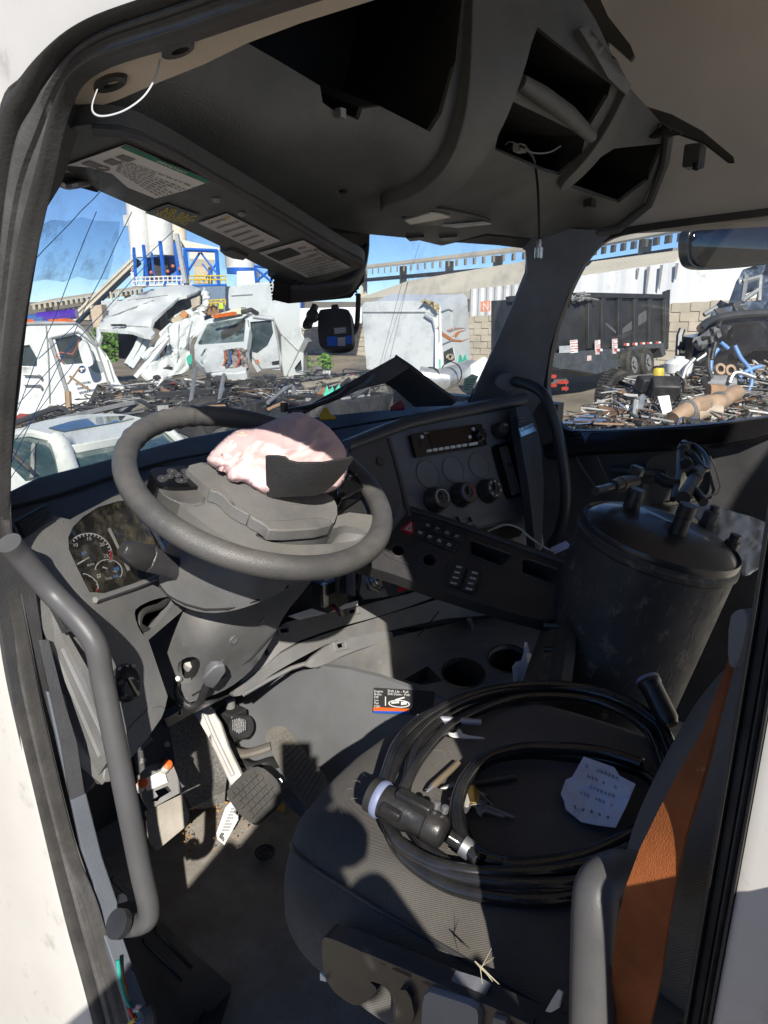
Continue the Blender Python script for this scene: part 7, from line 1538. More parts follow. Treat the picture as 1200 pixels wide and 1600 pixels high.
# loose kick panel by the sill, wiring bundle
KP = thing('kick_panel', 'loose black sill trim panel with two ribs at the foot of the door opening', 'trim panel', P(280, 1600, Z=-1.15))
fn_kp = tps([(185, 1400, 'Z', -.96), (260, 1440, 'Z', -1.12), (360, 1540, 'Z', -1.175), (270, 1600, 'Z', -1.15), (200, 1500, 'Z', -1.04)])
MB().panel([(172, 1392), (190, 1396), (255, 1440), (300, 1485), (362, 1538), (360, 1548), (330, 1580), (318, 1575), (270, 1640), (235, 1620), (205, 1540), (180, 1470)], fn_kp, (), 16, .012).build('panel_board', M_blk, KP, bevel=.004)
for a, b in (((240, 1452), (300, 1512)), ((222, 1470), (285, 1530))):
    MB().tube([on(fn_kp, a[0]+(b[0]-a[0])*k/5, a[1]+(b[1]-a[1])*k/5, .001) for k in range(6)], .004, 8).build('panel_rib', M_blk2, KP)
MB().panel([(330, 1580), (362, 1548), (345, 1600), (350, 1650), (300, 1650), (318, 1580)], lambda x, y: fn_kp(x, y)+.02, (), 16, .02).build('panel_return', M_blk2, KP)
fn_k2 = tps([(100, 1150, 't', .965), (140, 1380, 't', 1.0), (185, 1440, 't', 1.02), (205, 1560, 't', .99), (130, 1240, 't', .98)])
MB().panel([(72, 1080), (100, 1085), (135, 1240), (160, 1340), (184, 1410), (184, 1440), (215, 1530), (240, 1600), (205, 1600), (182, 1520), (158, 1450), (146, 1380), (128, 1330), (108, 1240)], fn_k2, (), 14, .012).build('edge_trim', M_stack, KP, bevel=.003)
MB().panel([(60, 1000), (76, 1000), (100, 1095), (120, 1160), (132, 1240), (110, 1250), (95, 1160)], lambda x, y: fn_k2(x, y)-.006, (), 12, .01).build('edge_trim', M_blk, KP, bevel=.002)
MB().panel([(187, 1398), (198, 1394), (199, 1408), (186, 1412)], lambda x, y: fn_kp(x, y)-.02, (), 10, .003).build('pale_tab', M_cream, KP)
MB().tube([P(175, 1372, t=1.12), P(225, 1420, t=1.14)], .004, 6).build('panel_rib', M_blk, KP)
WB = thing('wiring_bundle', 'bundle of coloured wires spilling out beside the door sill', 'wiring', P(220, 1600, t=.98))
cols = [(.02, .3, .24), (.5, .36, .04), (.5, .02, .03), (.4, .25, .2), (.02, .03, .3), (.5, .36, .04), (.6, .55, .5), (.02, .02, .02)]
for k, c in enumerate(cols[:3]+cols[3:5]):
    q = [(184+k*1.5, 1500+k*4), (188+k*2, 1530), (196+k*3, 1560), (206+k*3, 1580), (214+k*2, 1610+k*3)]
    MB().tube(crom([P(x, y, t=.985+.004*k) for x, y in q], 5), .0026, 8).build('wire', mat('wire_%d' % k, c, .4), WB)
for k in range(9):
    a = rnd.uniform(0, 6.28); q = [(222+rnd.uniform(-22, 20), 1590+rnd.uniform(-18, 14)) for _ in range(4)]
    MB().tube(crom([P(x, y, t=.965+rnd.uniform(-.012, .012)) for x, y in q], 6), .0024, 7).build('wire', mat('wire_c%d' % (k % 8), cols[k % 8], .4), WB)
for k in range(3):
    MB().tube(crom([P(222+k*5, 1575, t=.95), P(228+k*5, 1590, t=.945), P(222+k*4, 1620, t=.95)], 5), .006, 8).build('wire_sleeve', M_rub, WB)
# ================================================================== driver's seat
ST_ = thing('driver_seat', 'dark cloth driver seat seen from its left side, covered with lint', 'seat', (.8, .3, -1.1))
rows = []
for y, z, hw, dep in ((-.12, -.70, .28, .1), (.0, -.684, .285, .11), (.12, -.674, .29, .115), (.25, -.670, .292, .12), (.36, -.672, .29, .12), (.45, -.678, .282, .12), (.52, -.69, .268, .118), (.57, -.708, .245, .105), (.605, -.735, .215, .085), (.622, -.768, .18, .05), (.618, -.81, .17, .01)):
    s_ = []
    for i in range(25):
        a = math.pi*(i/24); cx = -math.copysign(abs(math.cos(a))**.62, math.cos(a)); sz = abs(math.sin(a))**.42
        bol = .016*math.exp(-((abs(cx)-.74)/.15)**2)
        yy = y-(.05*cx*cx if y > .4 else 0)
        s_.append(Vector((.81+cx*(hw+.018), yy+(.02 if y > .3 else 0), z-dep+(dep+bol)*sz)))
    rows.append(s_)
cols2 = [crom(list(c), 4) for c in zip(*rows)]
cush = [list(r) for r in zip(*cols2)]
MB().loft(cush, closed=False).build('seat_cushion', M_cloth, ST_, ang=180)
MB().tube([r[5]+Vector((0, 0, .001)) for r in cush[4:-6]], .0028, 8).build('cushion_piping', M_blk, ST_)
MB().box((.82, .2, -.8), (.5, .7, .1)).build('seat_pan', M_blk, ST_, bevel=.02)
MB().box((.85, .2, -1.02), (.34, .5, .36)).build('seat_pedestal', M_blk, ST_, bevel=.02)
bk = []
for z, y, wd, th in ((-.74, .15, .2, .05), (-.66, .175, .25, .09), (-.56, .165, .27, .125), (-.46, .11, .255, .115), (-.3, .04, .25, .11), (-.1, -.05, .24, .1), (.08, -.13, .22, .09), (.2, -.17, .16, .06)):
    ring_ = []
    for i in range(20):
        a = 2*math.pi*i/20; cx = math.copysign(abs(math.cos(a))**.5, math.cos(a)); sy = math.copysign(abs(math.sin(a))**.6, math.sin(a))
        ring_.append(Vector((.84+wd*cx, y-.12+th*sy, z)))
    bk.append(ring_)
MB().loft(bk).build('seat_backrest', M_cloth, ST_, sub=2, ang=180)
def sp(x, y, z): return P(x, y, X=.5)
fn_tp = tps([(505, 1470, 'X', .488), (560, 1500, 'X', .485), (680, 1560, 'X', .483), (820, 1620, 'X', .48), (560, 1560, 'X', .49), (700, 1620, 'X', .49)])
MB().panel(ch([(502, 1468), (510, 1463), (555, 1482), (620, 1510), (700, 1545), (830, 1600), (900, 1640), (860, 1700), (640, 1640), (612, 1600), (616, 1560), (600, 1540), (575, 1532), (590, 1545), (585, 1556), (566, 1570), (550, 1572), (515, 1545), (503, 1510)], 1), fn_tp, (), 14, .022).build('seat_valance', M_blk2, ST_, bevel=.006, seg=3)
MB().panel(ch([(560, 1484), (640, 1518), (830, 1600), (830, 1608), (640, 1527), (565, 1492)], 1), lambda x, y: fn_tp(x, y)-.004, (), 12, .008).build('valance_rim', M_blk2, ST_, bevel=.004)
MB().panel(ch([(620, 1546), (640, 1548), (650, 1600), (616, 1610)], 1), lambda x, y: fn_tp(x, y)-.012, (), 12, .03).build('seat_lever', M_blk2, ST_, bevel=.006)
MB().panel(ch([(664, 1548), (690, 1556), (744, 1574), (748, 1590), (744, 1640), (660, 1640), (658, 1580)], 1), lambda x, y: fn_tp(x, y)-.016, (), 12, .03).build('seat_lever', mat('lever_grey', (.22, .225, .24), .45, bump=.2, var=.08), ST_, bevel=.006, seg=3)
MB().panel([(770, 1590), (790, 1596), (800, 1640), (765, 1640)], lambda x, y: fn_tp(x, y)-.012, (), 12, .02).build('seat_lever', M_gry, ST_, bevel=.004)
for k, (a, b) in enumerate((((866, 1548), (872, 1552)), )):
    MB().panel([(862, 1562), (872, 1546), (878, 1550), (872, 1575), (860, 1582), (852, 1580)], tps([(862, 1562, 'X', .478), (878, 1550, 'X', .478), (860, 1582, 'X', .474)]), (), 8, .002).build('care_tag', mat('tag_cloth', (.5, .46, .4), .8, var=.1), ST_)
MB().panel([(500, 1520), (508, 1528), (510, 1534), (500, 1532)], lambda x, y: fn_tp(x, y)+.02, (), 9, .003).build('care_tag', M_cream, ST_)
# ------------------------------------------------------------------ orange belt
SB = thing('seat_belt', 'wide orange seat belt with a sunlit patch, hanging in front of the rear door pillar', 'seat belt', P(1000, 1600, X=.46))
fn_sb = tps([(1140, 1030, 'X', .52), (1060, 1200, 'X', .462), (1000, 1340, 'X', .442), (960, 1480, 'X', .435), (955, 1620, 'X', .435), (1110, 1200, 'X', .45), (1075, 1400, 'X', .43), (1040, 1620, 'X', .42)])
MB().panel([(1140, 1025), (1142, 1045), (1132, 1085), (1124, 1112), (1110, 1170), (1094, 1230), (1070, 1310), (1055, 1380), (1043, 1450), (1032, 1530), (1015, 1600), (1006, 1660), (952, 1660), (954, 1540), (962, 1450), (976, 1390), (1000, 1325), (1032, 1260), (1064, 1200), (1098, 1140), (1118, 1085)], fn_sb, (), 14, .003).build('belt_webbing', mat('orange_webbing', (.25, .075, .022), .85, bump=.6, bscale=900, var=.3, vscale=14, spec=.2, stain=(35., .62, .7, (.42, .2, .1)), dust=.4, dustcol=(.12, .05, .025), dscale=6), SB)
MB().panel(ch([(1138, 965), (1150, 952), (1166, 952), (1166, 985), (1150, 1045), (1136, 1040)], 1), tps([(1138, 965, 'X', .49), (1166, 960, 'X', .47), (1150, 1040, 'X', .48)]), (), 8, .02).build('belt_guide', M_stack, SB, bevel=.004, seg=3)
# dark lower seat base behind the pillar handle
# ================================================================== loose switch panel
LS = thing('loose_switch_panel', 'long black switch panel with a red hazard button, pulled out and lying across the console', 'switch panel', P(740, 880, t=1.5))
fn_ls = plane3(P(610, 790, t=1.60), P(900, 882, t=1.47), P(560, 875, t=1.50))
hA = [(734, 848), (742, 846), (798, 866), (800, 870), (786, 886), (780, 886), (736, 868)]
hB = [(816, 876), (826, 874), (872, 890), (872, 896), (862, 912), (856, 912), (816, 896)]
hc = [ell(622, 861, 12, 10, 15), ell(671, 876, 12.5, 11, 15)]
M_lsp = mat('switch_panel_plastic', (.028, .027, .029), .5, bump=.35, bscale=420, dust=.4, dustcol=(.09, .08, .07), dscale=9, var=.25)
LSB = MB().panel(ch([(598, 784), (612, 780), (640, 790), (760, 832), (895, 880), (905, 890), (898, 930), (866, 968), (852, 972), (700, 928), (590, 888), (530, 876), (560, 848), (585, 805)], 1), fn_ls, [hA, hB]+hc, 16, .035).build('panel_board', M_lsp, LS, bevel=.006, seg=3)
MB().tube([on(fn_ls, x, y, .0) for x, y in ((610, 786), (700, 814), (800, 850), (892, 882))], .008, 8).build('panel_edge', M_lsp, LS)
for h in (hA, hB):
    MB().pocket(h, fn_ls, (.02, .05, -.02)).build('open_slot', M_hole, LS)
    MB().tube([on(fn_ls, *p, .001) for p in h], .0022, 6, closed=True).build('slot_rim', M_blk2, LS)
for h in hc:
    MB().pocket(h, fn_ls, (.02, .05, -.02)).build('round_hole', M_hole, LS)
    MB().tube([on(fn_ls, *p, .001) for p in h], .004, 8, closed=True).build('hole_rim', M_lsp, LS)
MB().panel(ch([(600, 846), (616, 844), (680, 866), (702, 874), (700, 886), (684, 896), (660, 890), (606, 872), (596, 862)], 2), fn_ls, hc, 10, .006, .003).build('raised_plate', M_lsp, LS, bevel=.003)
HZ = MB().panel([(626, 829), (641, 815), (647, 820), (646, 835), (640, 836)], fn_ls, (), 8, .006, .004).build('hazard_button', M_red, LS, bevel=.001)
for k in (1., .55):
    c = Vector((639, 828)); t_ = [Vector((631.5, 829.5)), Vector((643, 819)), Vector((643.5, 833.5))]
    o = [tuple(c+(p-c)*k) for p in t_]; i = [tuple(c+(p-c)*(k-.2)) for p in t_]
    MB().panel(o, fn_ls, [i], 12, .0004, .0055).build('warning_triangle', M_cream, HZ)
bq = [(664, 815), (724, 838), (712, 864), (652, 838)]
MB().panel(rquad((648, 812), (726, 837), (712, 866), (640, 838), .06), fn_ls, (), 14, .004, .002).build('button_block', M_blk2, LS, bevel=.001)
for r in range(2):
    for c in range(4):
        q = [tuple(bil(bq, (c+a)/4, (r+b)/2)) for a, b in ((.05, .06), (.94, .06), (.94, .92), (.05, .92))]
        q = [(x-(0 if r == 0 else 6), y) for x, y in q]
        b_ = MB().panel(q, fn_ls, (), 20, .005, .006).build('push_button', M_blk2, LS, bevel=.001)
        qc = [tuple(Vector(q[0]).lerp(Vector(q[2]), .5)+(Vector(p)-Vector(q[0]).lerp(Vector(q[2]), .5))*.42) for p in q]
        print_lines(fn_ls, [Vector(p) for p in qc], 2, M_white_e, b_, 'button_symbol', .0068, .45, r*4+c, words=(r == 0))
for k, (x, y) in enumerate(((714, 902), (738, 911))):
    dx, dy = 9, 3.2
    q = [(x-dx+3, y-17), (x+dx+5, y-12), (x+dx-5, y+18), (x-dx-9, y+13)]
    sw = MB().panel(q, fn_ls, (), 12, .012, .008).build('rocker_switch', M_blk2, LS, bevel=.002)
    for v0, v1, hh in ((.0, .16, .0), (.28, .44, .0), (.56, .7, .0), (.84, .98, .0)):
        qq = [bil(q, u, v) for u, v in ((.3, v0), (.75, v0), (.75, v1), (.3, v1))]
        print_lines(fn_ls, qq, 1, M_white_e, sw, 'switch_symbol', .0086, .6, k+int(v0*9))
    MB().tube([on(fn_ls, *bil(q, .05, .5), .008), on(fn_ls, *bil(q, .95, .5), .008)], .0015, 5).build('rocker_ridge', M_blk, sw)
MB().lathe(on(fn_ls, 890, 912, .0), nrm(fn_ls, 890, 912), [(.018, 0), (.018, .006), (.012, .008), (.01, .004)], 20).build('power_socket', M_blk2, LS)
tag(MB().tube(crom([P(762, 830, t=1.62), P(790, 820, t=1.6), P(812, 826, t=1.58), P(826, 838, t=1.55), P(850, 855, t=1.52), P(866, 862, t=1.5)], 6), .0022, 7).build('loose_wire', mat('pale_wire', (.5, .47, .44), .4)), 'thin pale wire trailing out from behind the loose switch panel', 'wire')
tag(MB().panel([(860, 856), (884, 845), (890, 850), (888, 856), (866, 866)], tps([(860, 856, 't', 1.54), (890, 850, 't', 1.52), (866, 866, 't', 1.52)]), (), 8, .001).build('paper_strip', mat('lilac_paper', (.5, .52, .75), .7, var=.03)), 'small pale lilac paper strip behind the right end of the switch panel', 'paper')
# ================================================================== air tank
AT = thing('air_tank', 'scratched black air tank with pipe fittings on top, standing between the seats', 'air tank', P(960, 1060, t=1.3))
AX = (Vector((0, 0, 1))+RT*.23-FW*.10).normalized(); TC = P(1031, 836, t=1.34); TRD = .148
M_tank = mat('scuffed_black_paint', (.022, .022, .023), .6, bump=.25, bscale=60, var=.35, stain=(26., .56, .66, (.14, .12, .105)), dust=.5, dustcol=(.12, .1, .085), dscale=9)
M_tank2 = mat('tank_top_paint', (.014, .015, .018), .38, var=.3, coat=.3, stain=(20., .6, .75, (.04, .04, .04)))
MB().lathe(TC, AX, [(TRD, -.62), (TRD, -.012), (TRD*.985, -.003)], 64, cap=False).build('tank_shell', M_tank, AT)
MB().lathe(TC, AX, [(TRD*.99, -.012), (TRD*1.005, -.004), (TRD*.99, .004), (TRD*.965, -.002), (TRD*.8, .016), (TRD*.5, .026), (0.001, .03)], 64, cap=False).build('tank_end', M_tank2, AT)
ux, uy, _ = frame_of(AX)
mb = MB(); r_ = random.Random(8); c0 = math.atan2((-FW).dot(uy), (-FW).dot(ux))
def cyl(a, h, o=.0006): return TC+AX*h+(ux*math.cos(a)+uy*math.sin(a))*(TRD+o)
for k in range(230):
    if k < 110: a, h = c0+r_.gauss(.42, .05), -r_.uniform(.03, .5)
    else: a, h = c0+r_.uniform(-1.3, 1.2), -r_.uniform(.02, .55)
    l = r_.uniform(.004, .03); da = r_.uniform(-.05, .05) if r_.random() < .7 else r_.uniform(-.3, .3); w_ = r_.uniform(.0006, .0022)
    q = [cyl(a, h), cyl(a+w_/TRD, h), cyl(a+da+w_*.6/TRD, h-l), cyl(a+da, h-l)]
    mb.face(q)
tag(mb.build('scratches', mat('scratch_dust', (.13, .115, .1), .85, var=.4, vscale=40), AT, smooth=False), kind='stuff')
MB().lathe(TC, AX, [(TRD+.0008, -.03), (TRD+.004, -.026), (TRD+.004, -.018), (TRD+.0008, -.014)], 64, cap=False).build('weld_seam', M_tank, AT)
def tk(px, py, h=0.):
    r = ray(px, py); k = (TC+AX*.02).dot(AX)/r.dot(AX); return r*k+AX*h
def fitting(px, py, prof, m, n=20, axis=None): return MB().lathe(tk(px, py, -.012), axis or AX, prof, n).build('fitting', m, AT)
M_fit = mat('greasy_fitting', (.02, .019, .018), .45, bump=.6, bscale=90, var=.4, dust=.4, dustcol=(.09, .075, .06), dscale=30)
fitting(985, 796, [(.019, 0), (.019, .012), (.016, .013), (.016, .05), (.014, .055)], M_fit)
f2 = MB().tube([tk(985, 772, .03), tk(968, 776, .032), tk(950, 782, .03)], [.012, .013, .013], 14).build('elbow_nut', M_fit, AT)
MB().tube([tk(955, 780, .03), tk(938, 786, .03), tk(922, 790, .03)], [.0085, .0085, .0085], 16).build('pipe_stub', M_tank2, AT)
MB().lathe(tk(962, 778, .03), tk(950, 782, .03)-tk(962, 778, .03), [(.016, 0), (.016, .005)], 16).build('pipe_collar', mat('dark_brass', (.18, .12, .07), .4, metal=.8), AT)
MB().lathe(tk(984, 765, .035), AX, [(.015, 0), (.015, .014), (.012, .018)], 8).build('elbow_cap', M_fit, AT)
fitting(1056, 838, [(.021, 0), (.021, .012), (.016, .016), (.014, .05), (.016, .052), (.016, .075)], M_fit)
MB().tube([tk(1052, 815, .05), tk(1066, 795, .06), tk(1075, 780, .07)], [.014, .014, .012], 12).build('tee_fitting', M_fit, AT)
MB().tube([tk(1060, 800, .06), tk(1074, 812, .055), tk(1084, 822, .05)], [.008, .009, .009], 14).build('pipe_stub', M_tank2, AT)
MB().tube([tk(1045, 792, .05), tk(1028, 784, .045), tk(1018, 778, .045)], [.011, .012, .012], 10).build('tee_branch', M_fit, AT)
MB().tube(crom([tk(1041, 806, .035), tk(1044, 780, .06), tk(1042, 752, .085), tk(1048, 746, .09)], 4), .006, 8).build('tube_end', M_tank2, AT)
MB().tube(crom([tk(1042, 750, .09), tk(1060, 752, .09), tk(1078, 766, .085), tk(1085, 780, .075), tk(1078, 782, .075), tk(1062, 768, .085), tk(1046, 762, .09)], 5), .007, 10).build('hose_loop', M_tank2, AT)
for x, y, a in ((1046, 756, .085), (1052, 772, .075), (1062, 785, .07), (1068, 792, .065)):
    MB().lathe(tk(x, y, a), (tk(x+10, y+14, a-.01)-tk(x, y, a)), [(.013, 0), (.0135, .006), (.011, .009)], 16).build('hose_nut', M_fit, AT)
fitting(1108, 815, [(.019, 0), (.019, .008), (.016, .009), (.016, .03), (.013, .034), (.009, .035), (.009, .046)], mat('grey_fitting', (.06, .058, .052), .5, bump=.4, bscale=80, var=.2), 8)
fitting(1146, 846, [(.014, 0), (.014, .012), (.010, .014), (.010, .026)], M_fit, 8)
MB().panel([(868, 972), (880, 958), (886, 965), (884, 1020), (876, 1070), (858, 1074), (860, 1030), (868, 1000)], tps([(868, 972, 't', 1.38), (886, 965, 't', 1.34), (860, 1070, 't', 1.3)]), (), 10, .02).build('tank_bracket', M_tank, AT, bevel=.003)
for x, y in ((858, 977), (858, 1014)):
    MB().tube([P(x-8, y, t=1.37), P(x+16, y+1, t=1.36)], .006, 8).build('bracket_stud', M_fit, AT)
for (x0, y0), (x1, y1) in (((950, 1050), (1000, 1045)),):
    pass
# crumpled plastic bag behind the tank
fn_bag = tps([(1085, 790, 't', 1.55), (1150, 800, 't', 1.5), (1200, 840, 't', 1.45), (1160, 880, 't', 1.4), (1120, 800, 't', 1.5)])
def fbg(x, y): return fn_bag(x, y)-.02*(1-abs(mnoise.noise(Vector((x/22., y/22., 0)))))**2
tag(MB().panel(ch([(1070, 790), (1100, 786), (1150, 800), (1190, 812), (1215, 830), (1200, 870), (1165, 905), (1150, 880), (1120, 840)], 1), fbg, (), 6, .004).build('plastic_bag', mat('cloudy_plastic', (.5, .54, .56), .2, var=.1, coat=.3), ang=180), 'crumpled cloudy plastic bag lying behind the black air tank', 'plastic bag')
# ================================================================== things lying on the seat
def zs(x, y, h=0.): return P(x, y, Z=-.667+h)
# seat surface height at a photo point is near z -.67
CC = thing('coiled_cable', 'thick black coiled trailer cable with a round plug, lying on the driver seat', 'cable', zs(760, 1280))
M_cab = mat('cable_jacket', (.012, .012, .013), .18, var=.3, bump=.12, bscale=40, coat=.6, dust=.25, dustcol=(.1, .09, .08), dscale=12)
def coil(pts, r, h=0., n=7, hs=None, name='cable_turn'):
    shut = pts[-1][0] > 1000 and len(pts) > 9
    q = [zs(x, y, h+r+(hs[i] if hs else 0)) for i, (x, y) in enumerate(pts)]
    c = crom(q, n, shut); mb = MB().tube(c, r, 14, closed=shut); return mb.build(name, M_cab, CC, ang=180)
coil([(1050, 1165), (1020, 1120), (950, 1082), (860, 1070), (770, 1078), (690, 1105), (630, 1150), (603, 1210), (597, 1260), (618, 1310), (670, 1345), (740, 1362), (830, 1362), (920, 1350), (1010, 1310), (1062, 1240)], .0082, .012)
coil([(1055, 1195), (1030, 1140), (960, 1096), (870, 1080), (780, 1086), (700, 1118), (652, 1165), (638, 1215), (632, 1260), (650, 1305), (700, 1350), (760, 1372), (850, 1376), (930, 1366), (1020, 1320), (1068, 1250)], .0082, .0)
coil([(1040, 1210), (1010, 1140), (940, 1098), (860, 1088), (790, 1096), (710, 1130), (660, 1180), (630, 1235), (610, 1280), (640, 1340), (700, 1372), (780, 1388), (860, 1392), (940, 1380), (1020, 1330), (1060, 1262)], .0082, .002)
coil([(1010, 1210), (960, 1192), (900, 1182), (830, 1176), (770, 1184), (735, 1210), (715, 1250), (720, 1290), (740, 1330), (790, 1352), (850, 1350), (920, 1336), (1000, 1296), (1036, 1246)], .0098, .004)
coil([(1005, 1196), (950, 1178), (890, 1170), (820, 1170), (760, 1186), (728, 1218), (714, 1262), (722, 1310), (750, 1345)], .0098, .016)
coil([(1046, 1180), (1020, 1128), (955, 1090), (865, 1074), (775, 1082), (692, 1112), (640, 1158), (610, 1214), (602, 1262), (622, 1318), (680, 1356), (750, 1376), (840, 1382), (930, 1372), (1020, 1325), (1064, 1245)], .0082, .008)
coil([(600, 1262), (625, 1330), (690, 1380), (770, 1402), (850, 1406), (925, 1396)], .0082, .0)
M_plug = mat('plug_plastic', (.012, .012, .0125), .3, bump=.3, bscale=120, dust=.4, dustcol=(.1, .09, .08), dscale=18, var=.3)
def plug(pa, pb, nm_lab):
    d = pb-pa; L = d.length
    MB().lathe(pa, d, [(.023, 0), (.0245, .003), (.0245, .008), (.023, .010)], 28).build('plug_ring', mat('lilac_rubber', (.2, .23, .36), .5, var=.05), CC)
    MB().lathe(pa, d, [(.018, -.012), (.022, -.01), (.022, .0)], 28).build('plug_mouth', M_hole, CC)
    MB().lathe(pa, d, [(.022, .010), (.0225, L*.45), (.0185, L*.55), (.0185, L*.7), (.0205, L*.72), (.0205, L*.9), (.017, L*.95), (.011, L*.97)], 28).build('plug_body', M_plug, CC)
    u, v_, dd = frame_of(d)
    MB().box(pa+d*.5+v_*.023, (.016, .014, .05), (u, v_, dd)).build('plug_latch', M_plug, CC, bevel=.003)
    MB().box(pa+d*.3-u*.02+v_*.01, (.012, .012, .03), (u, v_, dd)).build('plug_latch', M_plug, CC, bevel=.003)
    for k in (.75, .86):
        MB().lathe(pa+d*k+v_*.02+u*.012, v_, [(.005, 0), (.005, .008), (.003, .009)], 8).build('plug_screw', M_steel, CC)
pA, pB = zs(590, 1246, .05), zs(700, 1306, .036)
plug(pA, pB, '')
MB().tube(crom([pB, zs(716, 1316, .03), zs(728, 1325, .026)], 4), .009, 12).build('plug_sleeve', M_cab, CC)
MB().tube([zs(722, 1320, .028), zs(736, 1330, .024)], .0125, 14).build('crimp_ring', M_steel, CC)
MB().tube(crom([zs(734, 1329, .024), zs(760, 1344, .018), zs(800, 1352, .014)], 4), .009, 12).build('plug_sleeve', M_cab, CC)
MB().lathe(P(1012, 1062, t=1.16), P(1040, 1118, t=1.12)-P(1012, 1062, t=1.16), [(.018, 0), (.0195, .004), (.019, .01), (.0175, .012), (.017, .07), (.012, .08)], 24).build('second_plug', M_plug, CC)
MB().lathe(P(1012, 1062, t=1.16), P(1040, 1118, t=1.12)-P(1012, 1062, t=1.16), [(.0185, -.003), (.0198, .0), (.0198, .003)], 24, cap=False).build('plug_ring', MATS['lilac_rubber'], CC)
# pens, floss pick, key ring, note
def pen(lab, a, b, r, m, tip=True, h=0.):
    A, B = zs(*a, r+h), zs(*b, r+h); d = B-A; L = d.length
    t = thing('pen', lab, 'pen', A)
    MB().lathe(A, d, [(r*.9, 0), (r, .003), (r, L*.8), (r*.95, L*.82)], 12).build('pen_barrel', m, t)
    if tip: MB().lathe(A, d, [(r*.95, L*.82), (r*.5, L*.96), (r*.2, L)], 12).build('pen_tip', M_steel, t)
pen('grey metal pen under the cable at the front edge of the seat', (752, 1129), (630, 1119), .0055, mat('pen_grey', (.45, .46, .52), .3, metal=.4), False, .006)
pen('gold coloured pen lying on the sunlit seat cloth by the keys', (716, 1192), (666, 1238), .005, mat('pen_gold', (.3, .24, .16), .35, metal=.5))
pen('dark grey pen with a silver tip pointing at the gold pen', (806, 1214), (688, 1232), .0055, mat('pen_dark', (.05, .052, .055), .35))
fnz = plane_fn((0, 0, -.660), (0, 0, 1))
tag(MB().panel(ch([(699, 1144), (712, 1146), (716, 1138), (720, 1140), (724, 1148), (757, 1152), (757, 1154), (720, 1152), (704, 1150)], 1), fnz, (), 6, .002).build('floss_pick', M_cream), 'white plastic floss pick lying on the seat inside the cable loop', 'floss pick')
tag(MB().panel([(667, 1241), (690, 1252), (689, 1254), (668, 1245)], fnz, (), 6, .002).build('wood_sliver', mat('pale_wood', (.5, .42, .34), .8)), 'small pale wood sliver on the seat beside the key ring', 'sliver') if False else None
KY = thing('key_ring', 'bunch of keys on a ring lying on the seat inside the small cable loop', 'keys', zs(745, 1255))
M_brass = mat('brass', (.5, .34, .12), .35, metal=.9, var=.15)
def key(a, b, m, w=.009, h=0.):
    A, B = zs(*a, .004+h), zs(*b, .004+h); d = (B-A); L = d.length; d.normalize(); s_ = d.cross(Vector((0, 0, 1))).normalized()
    pts = [(0, .3), (.1, .9), (.28, 1.), (.36, .4), (.9, .36), (1., 0)]
    q = [A+d*(L*k)+s_*(w*v) for k, v in pts]+[A+d*(L*k)-s_*(w*v*(.8 if k > .3 else 1)) for k, v in reversed(pts[:-1])]
    MB().prism(q, (0, 0, .002)).build('key', m, KY, smooth=False)
key((735, 1232), (742, 1262), M_brass, .010, .004); key((730, 1236), (722, 1252), M_brass, .009); key((744, 1254), (806, 1280), M_steel, .008)
key((744, 1262), (790, 1278), M_steel, .009, .004); key((738, 1250), (726, 1272), M_steel, .009, .002); key((748, 1240), (770, 1262), M_steel, .008); key((722, 1246), (700, 1250), M_alu, .006)
key((740, 1246), (752, 1278), M_steel, .008, .006); key((736, 1240), (728, 1262), M_alu, .010, .008)
c_ = zs(742, 1248, .01); MB().tube([c_+Vector((.016*math.cos(a*.3), .016*math.sin(a*.3), .004*math.sin(a*.6))) for a in range(21)], .0011, 6, closed=True).build('split_ring', M_metal, KY)
MB().prism([zs(728, 1232, .012), zs(740, 1228, .012), zs(750, 1240, .012), zs(746, 1258, .012), zs(734, 1256, .012)], (0, 0, .003)).build('key_fob', M_brass, KY, bevel=.001)
fn_nt = tps([(880, 1250, 'Z', -.66), (915, 1185, 'Z', -.645), (990, 1225, 'Z', -.62), (960, 1290, 'Z', -.655), (930, 1230, 'Z', -.645), (905, 1270, 'Z', -.662)])
def fnn(x, y):
    c1 = abs(((x-905)*.9+(y-1185)*.5)/46. % 2-1); c2 = abs(((x-900)*-.45+(y-1200))/38. % 2-1)
    return fn_nt(x, y)-.007*c1-.005*c2-.006*mnoise.noise(Vector((x/16., y/14., 0)))
NT = tag(MB().panel([(912, 1182), (938, 1191), (960, 1199), (968, 1212), (993, 1225), (980, 1256), (962, 1293), (934, 1289), (908, 1284), (884, 1264), (881, 1251), (876, 1240), (884, 1218), (894, 1214)], fnn, (), 7, .0008).build('paper_note', mat('blue_white_paper', (.62, .66, .8), .85, bump=.2, bscale=60, var=.04), ang=20), 'crumpled blue white handwritten note on the seat under the backrest', 'note')
rnd = random.Random(5)
for r in range(4):
    mb = MB(); y0 = 1200+r*15; x = 915-r*3
    for k in range(9):
        q = [(x, y0), (x+1.5, y0-4-rnd.random()*3), (x+2.5, y0+1), (x+4, y0-3)]
        if rnd.random() < .8: mb.tube([on(fnn, a, b+(x-915)*.38, .0012) for a, b in q], .0003, 4)
        x += 6
    mb.build('handwriting', mat('blue_ink', (.06, .07, .16), .6), NT)
mb = MB()
for k in range(5):
    x, y = 896+k*13, 1262+k*4; mb.tube([on(fnn, x+a, y+b, .0012) for a, b in ((0, 0), (3, -3), (4, 1), (1, 2))], .0005, 4)
mb.build('handwriting', MATS['blue_ink'], NT)
